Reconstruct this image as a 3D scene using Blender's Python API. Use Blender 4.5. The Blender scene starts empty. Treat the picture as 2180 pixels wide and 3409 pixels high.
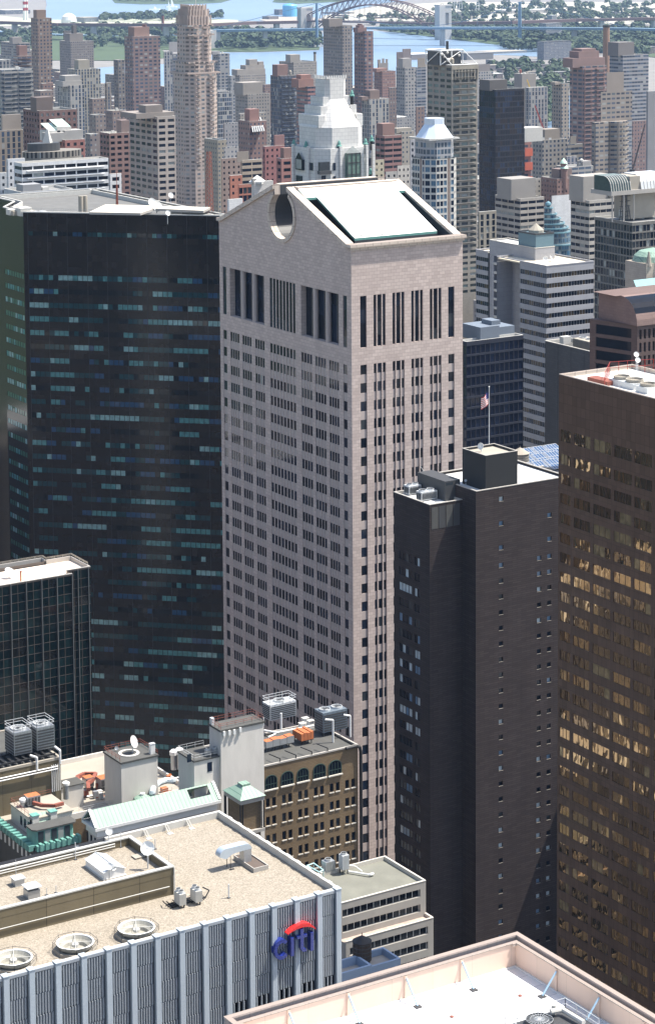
import bpy, math, random
from mathutils import Vector
random.seed(7)
sc = bpy.context.scene
COL = sc.collection
# ---------------- camera (solved from the street-grid vanishing points; X = grid east, Y = grid north) -------------
FPX, PX0, PY0, HC = 7733.0, 1090.0, 589.0, 260.0
_y, _p, _r = map(math.radians, (32.0, 6.084, 0.377))
cf = Vector((math.sin(_y)*math.cos(_p), math.cos(_y)*math.cos(_p), -math.sin(_p)))
cr = Vector((math.cos(_y), -math.sin(_y), 0)); cd = cf.cross(cr)
cr, cd = math.cos(_r)*cr + math.sin(_r)*cd, -math.sin(_r)*cr + math.cos(_r)*cd
CAMP = Vector((0, 0, HC))
from mathutils import Matrix
cam = bpy.data.cameras.new('camera'); co = bpy.data.objects.new('camera', cam); COL.objects.link(co)
m = Matrix((cr, -cd, -cf)).transposed().to_4x4(); m.translation = CAMP; co.matrix_world = m
cam.sensor_fit = 'HORIZONTAL'; cam.sensor_width = 36.0; cam.lens = FPX/2180*36.0
cam.shift_y = -(1704.5-PY0)/2180.0; cam.clip_start = 1.0; cam.clip_end = 60000
sc.camera = co
# ---------------- light -------------
SUN = Vector((0.47, -0.195, 1.0)).normalized()
EL = math.asin(SUN.z); AZ = math.atan2(SUN.x, SUN.y)
w = bpy.data.worlds.new('World'); sc.world = w; w.use_nodes = True
nt = w.node_tree; bgn = nt.nodes['Background']
sky = nt.nodes.new('ShaderNodeTexSky'); sky.sky_type = 'NISHITA'; sky.sun_disc = False
sky.sun_elevation = EL; sky.sun_rotation = AZ; sky.altitude = 200; sky.air_density = 1.2; sky.dust_density = 2.5; sky.ozone_density = 0.6
nt.links.new(sky.outputs[0], bgn.inputs[0]); bgn.inputs[1].default_value = 0.125
sl = bpy.data.lights.new('sun', 'SUN'); sl.energy = 5.0; sl.angle = math.radians(0.5); sl.color = (1.0, 0.94, 0.85)
so = bpy.data.objects.new('sun', sl); COL.objects.link(so); so.rotation_euler = SUN.to_track_quat('Z', 'Y').to_euler()
sc.view_settings.view_transform = 'Standard'; sc.view_settings.look = 'None'
sc.view_settings.exposure = 0.86; sc.view_settings.gamma = 1.0
sc.render.engine = 'CYCLES'
try:
    sc.cycles.max_bounces = 6; sc.cycles.diffuse_bounces = 3; sc.cycles.glossy_bounces = 3; sc.cycles.volume_bounces = 0
    sc.cycles.caustics_reflective = False; sc.cycles.caustics_refractive = False
except Exception: pass

# ---------------- surveying: a pixel of the full photograph plus one known coordinate gives a place -------------
def at(px, py, X=None, Y=None, Z=None, D=None):
    v = cf + cr*((px-PX0)/FPX) + cd*((py-PY0)/FPX)
    t = X/v.x if X is not None else Y/v.y if Y is not None else (Z-HC)/v.z if Z is not None else D
    return v*t + CAMP
def pj(p):
    q = Vector(p)-CAMP; w_ = q.dot(cf)
    if w_ < 1: return (-1e5, -1e5, w_)
    return (PX0+FPX*q.dot(cr)/w_, PY0+FPX*q.dot(cd)/w_, w_)
def tile(ox, oy, s):
    return lambda x, y: (ox+x*s, oy+y*s)
T1, T2, T3, T4 = [tile(o, 0, 545/1540) for o in (0, 545, 1090, 1635)]
T5, T6, T7, T8 = [tile(o, 350, 545/1540) for o in (0, 545, 1090, 1635)]
SA = tile(0, 2250, .5844); SB = tile(600, 2250, .5844); SC_ = tile(0, 2700, .7468); SD = tile(850, 2700, .8636)
SE = tile(1280, 1250, .5844); SF = tile(1500, 550, .4416); SG = tile(700, 550, .5844); SH = tile(0, 600, .487)
SI = tile(540, 2740, 400/1540); SJ = tile(240, 2760, 320/1540); SK = tile(1340, 3200, 840/1540); SL = tile(1180, 2800, 1/4.816)
SM = tile(860, 3020, 300/1540); SN = tile(0, 1820, 340/1540)

# ---------------- mesh builder -------------
class MB:
    def __init__(s): s.v = []; s.f = []; s.m = []
    def quad(s, a, b, c, d, m=0):
        n = len(s.v); s.v += [tuple(a), tuple(b), tuple(c), tuple(d)]; s.f.append((n, n+1, n+2, n+3)); s.m.append(m)
    def poly(s, pts, m=0):
        n = len(s.v); s.v += [tuple(p) for p in pts]; s.f.append(tuple(range(n, n+len(pts)))); s.m.append(m)
    def prism(s, pts, z0, z1, m=0, mt=None, bottom=False):
        k = len(pts)
        for i in range(k):
            a, b = pts[i], pts[(i+1) % k]
            s.quad((a[0], a[1], z0), (b[0], b[1], z0), (b[0], b[1], z1), (a[0], a[1], z1), m)
        s.poly([(p[0], p[1], z1) for p in pts], m if mt is None else mt)
        if bottom: s.poly([(p[0], p[1], z0) for p in reversed(pts)], m)
    def box(s, x0, x1, y0, y1, z0, z1, m=0, mt=None):
        s.prism([(x0, y0), (x1, y0), (x1, y1), (x0, y1)], z0, z1, m, mt, True)
    def tube(s, p0, p1, r, n=8, m=0, r1=None, cap=True):
        p0 = Vector(p0); p1 = Vector(p1); ax = (p1-p0).normalized(); r1 = r if r1 is None else r1
        a = ax.orthogonal().normalized(); b = ax.cross(a)
        c0 = [p0+(a*math.cos(t)+b*math.sin(t))*r for t in [2*math.pi*i/n for i in range(n)]]
        c1 = [p1+(a*math.cos(t)+b*math.sin(t))*r1 for t in [2*math.pi*i/n for i in range(n)]]
        for i in range(n):
            j = (i+1) % n; s.quad(c0[i], c0[j], c1[j], c1[i], m)
        if cap: s.poly(c1, m); s.poly(list(reversed(c0)), m)
    def path(s, pts, r, n=8, m=0):
        for a, b in zip(pts, pts[1:]): s.tube(a, b, r, n, m)
    def lathe(s, c, prof, n=20, m=0):
        rings = [[(c[0]+r*math.cos(2*math.pi*i/n), c[1]+r*math.sin(2*math.pi*i/n), c[2]+z) for i in range(n)] for r, z in prof]
        for A, B in zip(rings, rings[1:]):
            for i in range(n):
                j = (i+1) % n; s.quad(A[i], A[j], B[j], B[i], m)
    def build(s, name, mats, parent=None, smooth=False):
        me = bpy.data.meshes.new(name); me.from_pydata(s.v, [], s.f)
        if not isinstance(mats, (list, tuple)): mats = [mats]
        for q in mats: me.materials.append(q)
        if len(mats) > 1: me.polygons.foreach_set('material_index', s.m)
        if smooth:
            me.polygons.foreach_set('use_smooth', [True]*len(me.polygons))
        me.update()
        o = bpy.data.objects.new(name, me); COL.objects.link(o)
        if parent is not None: attach(o, parent)
        return o
def wloc(o):
    l = Vector((0, 0, 0))
    while o is not None: l += o.location; o = o.parent
    return l
def attach(o, parent):
    o.parent = parent; o.location = -wloc(parent)
def thing(name, label, cat, loc=(0, 0, 0), group=None):
    o = bpy.data.objects.new(name, None); COL.objects.link(o); o.location = loc; o.empty_display_size = 1
    return tag(o, label, cat, group)
def tag(o, label=None, cat=None, group=None, kind=None):
    if label: o['label'] = label
    if cat: o['category'] = cat
    if group: o['group'] = group
    if kind: o['kind'] = kind
    return o
def struct(o): o['kind'] = 'structure'; return o
def copy_tree(o, parent=None):
    c = o.copy(); COL.objects.link(c); c.parent = parent
    for ch in list(o.children): copy_tree(ch, c)
    return c

# ---------------- materials -------------
def nodes(name):
    mt = bpy.data.materials.new(name); mt.use_nodes = True; n = mt.node_tree
    return mt, n, n.nodes['Principled BSDF']
def N(n, t, **k):
    q = n.nodes.new(t)
    for a, b in k.items():
        if a.startswith('i_'):
            key = a[2:]; q.inputs[int(key) if key.isdigit() else key].default_value = b
        else: setattr(q, a, b)
    return q
def L(n, a, b): n.links.new(a, b)
def M_(n, op, a, b=None, c=None):
    q = n.nodes.new('ShaderNodeMath'); q.operation = op
    for i, v in enumerate((a, b, c)):
        if v is None: continue
        if isinstance(v, (int, float)): q.inputs[i].default_value = v
        else: n.links.new(v, q.inputs[i])
    return q.outputs[0]
def mixc(n, fac, a, b, mode='MIX'):
    q = n.nodes.new('ShaderNodeMix'); q.data_type = 'RGBA'; q.blend_type = mode
    for i, v in ((0, fac), (6, a), (7, b)):
        if isinstance(v, (int, float)): q.inputs[i].default_value = v
        elif isinstance(v, tuple): q.inputs[i].default_value = (*v[:3], 1)
        else: n.links.new(v, q.inputs[i])
    return q.outputs[2]
def wall_uv(n):
    g = N(n, 'ShaderNodeNewGeometry')
    cx = N(n, 'ShaderNodeVectorMath', operation='CROSS_PRODUCT'); cx.inputs[0].default_value = (0, 0, 1); L(n, g.outputs['True Normal'], cx.inputs[1])
    dt = N(n, 'ShaderNodeVectorMath', operation='DOT_PRODUCT'); L(n, g.outputs['Position'], dt.inputs[0]); L(n, cx.outputs[0], dt.inputs[1])
    sp = N(n, 'ShaderNodeSeparateXYZ'); L(n, g.outputs['Position'], sp.inputs[0])
    sn = N(n, 'ShaderNodeSeparateXYZ'); L(n, g.outputs['True Normal'], sn.inputs[0])
    cb = N(n, 'ShaderNodeCombineXYZ'); L(n, dt.outputs['Value'], cb.inputs[0]); L(n, sp.outputs[2], cb.inputs[1])
    return dt.outputs['Value'], sp.outputs[2], sn.outputs[2], cb.outputs[0], g.outputs['Position']
def plain(name, col, rough=.7, metal=0.0, var=.18, scale=.35, spec=.5, streak=False):
    mt, n, b = nodes(name)
    g = N(n, 'ShaderNodeNewGeometry'); mp = N(n, 'ShaderNodeMapping'); mp.inputs['Scale'].default_value = (scale, scale, scale*(.25 if streak else 1))
    L(n, g.outputs['Position'], mp.inputs[0])
    no = N(n, 'ShaderNodeTexNoise', i_Scale=1.0, i_Detail=6.0, i_Roughness=.65); L(n, mp.outputs[0], no.inputs['Vector'])
    f = M_(n, 'MULTIPLY_ADD', no.outputs[0], 2*var, 1-var)
    q = N(n, 'ShaderNodeVectorMath', operation='SCALE'); q.inputs[0].default_value = col; L(n, f, q.inputs['Scale'])
    L(n, q.outputs[0], b.inputs['Base Color']); b.inputs['Roughness'].default_value = rough
    b.inputs['Metallic'].default_value = metal; b.inputs['Specular IOR Level'].default_value = spec
    return mt
def masonry(name, c1, c2, mortar, bw, bh, ms=.04, rough=.75, var=.2, off=.5, spec=.15):
    mt, n, b = nodes(name); b.inputs['Specular IOR Level'].default_value = spec; u, z, nz, uv, pos = wall_uv(n)
    br = N(n, 'ShaderNodeTexBrick', offset=off); br.inputs['Scale'].default_value = 1.0
    br.inputs['Brick Width'].default_value = bw; br.inputs['Row Height'].default_value = bh; br.inputs['Mortar Size'].default_value = ms
    br.inputs['Color1'].default_value = (*c1, 1); br.inputs['Color2'].default_value = (*c2, 1); br.inputs['Mortar'].default_value = (*mortar, 1)
    br.inputs['Bias'].default_value = 0.0
    L(n, uv, br.inputs['Vector'])
    mp = N(n, 'ShaderNodeMapping'); mp.inputs['Scale'].default_value = (.25, .25, .06); L(n, pos, mp.inputs[0])
    no = N(n, 'ShaderNodeTexNoise', i_Scale=1.0, i_Detail=5.0, i_Roughness=.6); L(n, mp.outputs[0], no.inputs['Vector'])
    f = M_(n, 'MULTIPLY_ADD', no.outputs[0], 2*var, 1-var)
    q = N(n, 'ShaderNodeVectorMath', operation='SCALE'); L(n, br.outputs[0], q.inputs[0]); L(n, f, q.inputs['Scale'])
    L(n, q.outputs[0], b.inputs['Base Color']); b.inputs['Roughness'].default_value = rough
    return mt
def glass(name, col, rough=.06, wave=.0, wscale=.6, spec=.35, var=.35, metal=0.0):
    mt, n, b = nodes(name); b.inputs['Metallic'].default_value = metal; u, z, nz, uv, pos = wall_uv(n)
    no = N(n, 'ShaderNodeTexNoise', i_Scale=.9, i_Detail=2.0); L(n, pos, no.inputs['Vector'])
    f = M_(n, 'MULTIPLY_ADD', no.outputs[0], 2*var, 1-var)
    q = N(n, 'ShaderNodeVectorMath', operation='SCALE'); q.inputs[0].default_value = col; L(n, f, q.inputs['Scale'])
    L(n, q.outputs[0], b.inputs['Base Color']); b.inputs['Roughness'].default_value = rough; b.inputs['Specular IOR Level'].default_value = spec
    if wave:
        mp = N(n, 'ShaderNodeMapping'); mp.inputs['Scale'].default_value = (1, 1, .45); L(n, pos, mp.inputs[0])
        n2 = N(n, 'ShaderNodeTexNoise', i_Scale=wscale, i_Detail=1.0); L(n, mp.outputs[0], n2.inputs['Vector'])
        bp = N(n, 'ShaderNodeBump', i_Strength=1.0, i_Distance=wave); L(n, n2.outputs[0], bp.inputs['Height']); L(n, bp.outputs[0], b.inputs['Normal'])
    return mt
_fm = {}
def facmat(bay=3.2, fl=3.0, wf=.5, hf=.5, tint=(.03, .045, .07), lite=.25, rough=.2, sub=0):
    """wall with a pattern of windows; the wall's own colour is the object colour"""
    key = (bay, fl, wf, hf, tint, lite, sub)
    if key in _fm: return _fm[key]
    mt, n, b = nodes('facade'); u, z, nz, uv, pos = wall_uv(n)
    oi = N(n, 'ShaderNodeObjectInfo')
    cu = M_(n, 'DIVIDE', u, bay); cz = M_(n, 'DIVIDE', z, fl)
    fu = M_(n, 'FRACT', cu); fz = M_(n, 'FRACT', cz)
    mu = M_(n, 'LESS_THAN', M_(n, 'ABSOLUTE', M_(n, 'SUBTRACT', fu, .5)), wf/2)
    mz = M_(n, 'LESS_THAN', M_(n, 'ABSOLUTE', M_(n, 'SUBTRACT', fz, .5)), hf/2)
    side = M_(n, 'LESS_THAN', M_(n, 'ABSOLUTE', nz), .3)
    mask = M_(n, 'MULTIPLY', M_(n, 'MULTIPLY', mu, mz), side)
    cb = N(n, 'ShaderNodeCombineXYZ'); L(n, M_(n, 'FLOOR', M_(n, 'DIVIDE', u, bay/(sub or 1))), cb.inputs[0]); L(n, M_(n, 'FLOOR', cz), cb.inputs[1])
    L(n, M_(n, 'MULTIPLY', oi.outputs['Random'], 91.7), cb.inputs[2])
    wn = N(n, 'ShaderNodeTexWhiteNoise'); L(n, cb.outputs[0], wn.inputs[0])
    rp = N(n, 'ShaderNodeValToRGB'); L(n, wn.outputs[0], rp.inputs[0]); e = rp.color_ramp.elements
    rp.color_ramp.interpolation = 'CONSTANT'
    e[0].position = 0; e[0].color = (*tint, 1); e[1].position = 1-lite*.5; e[1].color = (.30, .31, .30, 1)
    x = e.new(1-lite); x.color = (.09, .115, .135, 1); x = e.new(.4); x.color = (tint[0]*2, tint[1]*2, tint[2]*2, 1)
    no = N(n, 'ShaderNodeTexNoise', i_Scale=.12, i_Detail=6.0); L(n, pos, no.inputs['Vector'])
    q = N(n, 'ShaderNodeVectorMath', operation='SCALE'); L(n, oi.outputs['Color'], q.inputs[0]); L(n, M_(n, 'MULTIPLY_ADD', no.outputs[0], .4, .5), q.inputs['Scale'])
    L(n, mixc(n, mask, mixc(n, .45, q.outputs[0], (.215, .20, .188)), rp.outputs[0]), b.inputs['Base Color'])
    L(n, M_(n, 'MULTIPLY_ADD', mask, rough-.8, .8), b.inputs['Roughness'])
    _fm[key] = mt; return mt

GRAVEL = None
def gravel(name, c1, c2, sc_=3.0):
    mt, n, b = nodes(name); g = N(n, 'ShaderNodeNewGeometry')
    vo = N(n, 'ShaderNodeTexVoronoi', i_Scale=sc_); L(n, g.outputs['Position'], vo.inputs['Vector'])
    no = N(n, 'ShaderNodeTexNoise', i_Scale=.35, i_Detail=7.0, i_Roughness=.7); L(n, g.outputs['Position'], no.inputs['Vector'])
    sep = N(n, 'ShaderNodeSeparateColor'); L(n, vo.outputs['Color'], sep.inputs[0])
    f = M_(n, 'ADD', M_(n, 'MULTIPLY', sep.outputs[0], .55), M_(n, 'MULTIPLY_ADD', no.outputs[0], .35, .08))
    L(n, mixc(n, f, c1, c2), b.inputs['Base Color']); b.inputs['Roughness'].default_value = .95
    bp = N(n, 'ShaderNodeBump', i_Strength=.5, i_Distance=.05); L(n, sep.outputs[0], bp.inputs['Height']); L(n, bp.outputs[0], b.inputs['Normal'])
    return mt
def seams(name, col, dark, pitch, axis=0, w_=.06, rough=.5, metal=0.0):
    """standing-seam sheet: thin darker lines at an even pitch"""
    mt, n, b = nodes(name); g = N(n, 'ShaderNodeNewGeometry'); sp = N(n, 'ShaderNodeSeparateXYZ'); L(n, g.outputs['Position'], sp.inputs[0])
    f = M_(n, 'LESS_THAN', M_(n, 'FRACT', M_(n, 'DIVIDE', sp.outputs[axis], pitch)), w_)
    no = N(n, 'ShaderNodeTexNoise', i_Scale=.5, i_Detail=5.0); L(n, g.outputs['Position'], no.inputs['Vector'])
    q = N(n, 'ShaderNodeVectorMath', operation='SCALE'); q.inputs[0].default_value = col; L(n, M_(n, 'MULTIPLY_ADD', no.outputs[0], .4, .8), q.inputs['Scale'])
    L(n, mixc(n, f, q.outputs[0], dark), b.inputs['Base Color']); b.inputs['Roughness'].default_value = rough; b.inputs['Metallic'].default_value = metal
    return mt

# ---------------- facade with real depth -------------
def facade(mb, panes, o, u, us, zs, cell, side_m=0):
    """o: point at u=0,z=0 on the wall plane; u: unit vector along wall (n = u x z points outwards).
    cell(i,j) -> (kind, depth): kind int = wall material index, 'p' = pane."""
    o = Vector(o); u = Vector(u); z = Vector((0, 0, 1)); n = u.cross(z)
    nu, nz_ = len(us)-1, len(zs)-1
    C_ = [[cell(i, j) for j in range(nz_)] for i in range(nu)]
    P = lambda a, b, d: o + u*a + z*b - n*d
    for j in range(nz_):
        i = 0
        while i < nu:
            k, d = C_[i][j]; e = i+1
            if k != 'p':
                while e < nu and C_[e][j] == (k, d): e += 1
                mb.quad(P(us[i], zs[j], d), P(us[e], zs[j], d), P(us[e], zs[j+1], d), P(us[i], zs[j+1], d), k)
            else:
                panes.append((P(us[i], zs[j], d), P(us[e], zs[j], d), P(us[e], zs[j+1], d), P(us[i], zs[j+1], d)))
            i = e
    for i in range(nu):
        for j in range(nz_):
            d = C_[i][j][1]
            if i+1 < nu and abs(C_[i+1][j][1]-d) > 1e-6:
                d2 = C_[i+1][j][1]; a, b_ = (d, d2) if d < d2 else (d2, d)
                mb.quad(P(us[i+1], zs[j], a), P(us[i+1], zs[j], b_), P(us[i+1], zs[j+1], b_), P(us[i+1], zs[j+1], a), side_m)
            if j+1 < nz_ and abs(C_[i][j+1][1]-d) > 1e-6:
                d2 = C_[i][j+1][1]; a, b_ = (d, d2) if d < d2 else (d2, d)
                mb.quad(P(us[i], zs[j+1], a), P(us[i], zs[j+1], b_), P(us[i+1], zs[j+1], b_), P(us[i+1], zs[j+1], a), side_m)
def windows(panes, parent, mats, maxn=100, rnd=None, name='window', keep=.35):
    """the panes showing largest become window parts, the rest one part"""
    rnd = rnd or random.Random(3)
    lst = []
    for q in panes:
        a = [pj(p) for p in q]; cx = sum(p[0] for p in a)/4; cy = sum(p[1] for p in a)/4
        ar = abs((a[2][0]-a[0][0])*(a[3][1]-a[1][1])-(a[2][1]-a[0][1])*(a[3][0]-a[1][0]))
        if not (-30 < cx < 2210 and -30 < cy < 3440): ar = 0
        lst.append((ar, q))
    order = sorted(range(len(lst)), key=lambda i: -lst[i][0]); best = set(i for i in order[:maxn] if lst[i][0] > 6)
    tot = sum(w_ for _, w_ in mats); rest = MB(); pk = None
    for i, (ar, q) in enumerate(lst):
        x = rnd.random()*tot; k = 0
        while x > mats[k][1] and k < len(mats)-1: x -= mats[k][1]; k += 1
        if pk is not None and rnd.random() < keep: k = pk
        pk = k
        if i in best:
            b = MB(); b.quad(*q); b.build(name, mats[k][0], parent)
        else: rest.quad(*q, m=k)
    if rest.f:
        tag(rest.build(name+'s', [q for q, _ in mats], parent), kind='stuff')
def spread(a, b, n): return [a+(b-a)*i/n for i in range(n+1)]
M = {}
M['granite'] = masonry('pink_granite', (.56, .47, .425), (.455, .375, .34), (.38, .31, .28), 1.55, .78, .05, .7, .12)
M['granite_plain'] = plain('pink_granite_plain', (.42, .36, .335), .7, var=.12)
M['coping'] = masonry('granite_coping', (.58, .50, .42), (.54, .46, .39), (.3, .25, .22), 2.3, 2.3, .07, .7, .1)
M['dkglass'] = glass('dark_glass', (.006, .009, .016), .05, spec=.2)
M['dkglass2'] = glass('dark_glass_blue', (.010, .018, .036), .06, spec=.25)
M['dkglass3'] = glass('dark_glass_blind', (.035, .043, .05), .2)
M['curtain'] = glass('pale_blind_behind_glass', (.26, .28, .27), .3)
M['white_roof'] = seams('white_roof_sheet', (.80, .80, .76), (.55, .58, .55), .6, 1, .06, .55)
M['black'] = plain('near_black', (.012, .012, .014), .6)
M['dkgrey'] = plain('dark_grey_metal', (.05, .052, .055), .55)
M['steel'] = plain('galvanised_steel', (.42, .44, .46), .38, .6, var=.12, scale=2)
M['ltsteel'] = plain('painted_grey_metal', (.55, .57, .58), .45, .1, var=.12, scale=2)
M['white'] = plain('white_paint', (.75, .75, .73), .5, var=.08)
M['offwhite'] = plain('weathered_white', (.50, .49, .455), .75, var=.2, scale=.8)
M['rust'] = plain('rusty_orange_metal', (.42, .13, .045), .8, var=.5, scale=1.6)
M['redrust'] = plain('red_brown_metal', (.24, .075, .05), .75, var=.4, scale=1.2)
M['stucco'] = plain('grey_white_stucco', (.64, .61, .56), .9, var=.2, scale=.5, streak=True)
M['tar'] = plain('dark_tar_roof', (.075, .075, .07), .9, var=.3, scale=.5)
M['concrete'] = plain('concrete', (.36, .34, .31), .85, var=.18, scale=.5, streak=True)
M['copper'] = seams('green_copper', (.23, .34, .27), (.10, .19, .15), .8, 0, .14, .6)
M['teal'] = plain('teal_copper', (.13, .31, .27), .6, var=.35, scale=1.4)
M['gravel'] = gravel('tan_gravel', (.14, .122, .09), (.40, .35, .285), 7.0)
M['roofgrey'] = plain('grey_flat_roof', (.20, .20, .195), .9, var=.25, scale=.15)
M['rooftan'] = plain('tan_flat_roof', (.33, .30, .25), .9, var=.25, scale=.15)
M['roofwhite'] = plain('white_flat_roof', (.58, .58, .56), .8, var=.12, scale=.12)
M['leaf'] = plain('leaf_green', (.022, .045, .018), .8, var=.6, scale=.6)
M['leaf2'] = plain('leaf_green_light', (.045, .075, .028), .8, var=.6, scale=.6)
M['redpaint'] = plain('red_paint', (.35, .03, .02), .5)

def ring(mb, x0, x1, y0, y1, t, z0, z1, m=0):
    """parapet: four walls butted end to end"""
    mb.box(x0, x1, y0, y0+t, z0, z1, m); mb.box(x0, x1, y1-t, y1, z0, z1, m)
    mb.box(x0, x0+t, y0+t+.003, y1-t-.003, z0, z1-.003, m); mb.box(x1-t, x1, y0+t+.003, y1-t-.003, z0, z1-.003, m)
def rail(mb, pts, h=1.1, step=2.0, r=.035, m=0):
    for a, b in zip(pts, pts[1:]):
        a = Vector(a); b = Vector(b); L_ = (b-a).length; k = max(1, int(L_/step))
        for t in (h, h*.55): mb.tube(a+Vector((0, 0, t)), b+Vector((0, 0, t)), r, 4, m, cap=False)
        for i in range(k+1): p = a.lerp(b, i/k); mb.tube(p, p+Vector((0, 0, h)), r, 4, m, cap=False)
def dish(name, label, p, r, aim, h=2.0, mt='white', group=None):
    """satellite dish on a post"""
    t = thing(name, label, 'satellite dish', p, group); p = Vector(p); aim = Vector(aim).normalized()
    b = MB(); b.tube(p, p+Vector((0, 0, h)), r*.07+.03, 8); b.build('post', M['ltsteel'], t)
    c = p+Vector((0, 0, h)); a = aim.orthogonal().normalized(); e = aim.cross(a); d = MB(); n = 20
    rr = [0.02, .35, .7, 1.0]
    rings = [[c+aim*(r*.28*q*q+.05*r)+(a*math.cos(2*math.pi*i/n)+e*math.sin(2*math.pi*i/n))*r*q for i in range(n)] for q in rr]
    back = [[v-aim*.05 for v in R_] for R_ in rings]
    for RR in (rings, back):
        for A, B in zip(RR, RR[1:]):
            for i in range(n): d.quad(A[i], A[(i+1) % n], B[(i+1) % n], B[i])
    for i in range(n): d.quad(rings[-1][i], rings[-1][(i+1) % n], back[-1][(i+1) % n], back[-1][i])
    d.build('reflector', M[mt], t, True)
    f = MB()
    for k in (0, 7, 14): f.tube(rings[-1][k % n], c+aim*r*.85, .025*r+.01, 5, cap=False)
    f.tube(c+aim*r*.8, c+aim*r*.95, .1*r, 6); f.build('feed_arm', M['ltsteel'], t)
    return t
def cooling_unit(name, label, x0, x1, y0, y1, z0, z1, fans=2, mt='steel', group=None, louvre=True, legs=.6, cage=False):
    t = thing(name, label, 'cooling unit', ((x0+x1)/2, (y0+y1)/2, z0), group)
    b = MB(); b.box(x0, x1, y0, y1, z0+legs, z1)
    n = 5
    for i in range(n+1):
        x = x0+(x1-x0)*i/n; b.box(x-.03, x+.03, y0-.05, y0-.004, z0+legs, z1)
    b.build('casing', M[mt], t)
    if louvre:
        l = MB(); k = 7
        for i in range(k):
            z = z0+legs+.25+(z1-z0-legs-.5)*i/k
            l.box(x0+.15, x1-.15, y0-.09, y0-.052, z, z+(z1-z0-legs-.5)/k*.55)
            l.box(x0-.09, x0-.01, y0+.15, y1-.15, z, z+(z1-z0-legs-.5)/k*.55)
        l.build('louvre', M['dkgrey'], t)
    for i in range(fans):
        if (x1-x0) > (y1-y0): cx = x0+(x1-x0)*(i+.5)/fans; cy = (y0+y1)/2; r = min((x1-x0)/fans, y1-y0)*.4
        else: cy = y0+(y1-y0)*(i+.5)/fans; cx = (x0+x1)/2; r = min((y1-y0)/fans, x1-x0)*.4
        f = MB(); f.lathe((cx, cy, z1), [(r, 0), (r, .35), (r*.92, .35), (r*.92, .05), (0.01, .05)], 16)
        f.build('fan_shroud', M['ltsteel'], t)
        g = MB()
        for a in range(6):
            an = a*math.pi/6; dx, dy = math.cos(an)*r*.9, math.sin(an)*r*.9
            g.tube((cx-dx, cy-dy, z1+.3), (cx+dx, cy+dy, z1+.3), .035, 4, cap=False)
        g.lathe((cx, cy, z1+.26), [(r*.25, 0), (r*.25, .1), (.01, .1)], 10); g.build('fan_grille', M['dkgrey'], t)
    if legs:
        for xx in (x0+.1, x1-.25):
            for yy in (y0+.1, y1-.25):
                g = MB(); g.box(xx, xx+.15, yy, yy+.15, z0, z0+legs-.003); g.build('leg', M['dkgrey'], t)
    if cage:
        g = MB(); rail(g, [(x0, y0, z1), (x1, y0, z1), (x1, y1, z1), (x0, y1, z1), (x0, y0, z1)], 1.2, 1.5, .05); g.build('railing', M['ltsteel'], t)
    return t
def water_tank(name, label, x, y, z, r, h, mt='wood', legs=2.5, group=None):
    t = thing(name, label, 'water tank', (x, y, z), group)
    b = MB(); b.lathe((x, y, z+legs), [(.01, 0), (r, 0), (r*.97, h)], 20); b.build('tank', M[mt], t)
    c = MB(); c.lathe((x, y, z+legs+h), [(r*1.05, 0), (.02, r*.62)], 20); c.tube((x, y, z+legs+h+r*.58), (x, y, z+legs+h+r*.58+.5), .06, 5); c.build('conical_roof', M['black'] if mt == 'wood' else M[mt], t)
    for k in range(5):
        zz = z+legs+h*(k+.5)/5; g = MB(); g.lathe((x, y, zz), [(r*1.0, 0), (r*1.02, .03), (r*1.02, .09), (r*1.0, .12)], 20); g.build('hoop', M['dkgrey'], t)
    for k in range(6):
        an = k*math.pi/3; px, py = x+math.cos(an)*r*.8, y+math.sin(an)*r*.8
        g = MB(); g.tube((px, py, z), (px, py, z+legs), .12, 5); g.build('leg', M['dkgrey'], t)
    return t
M['wood'] = seams('dark_cedar_staves', (.07, .045, .03), (.02, .015, .01), .25, 0, .15, .85)
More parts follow.
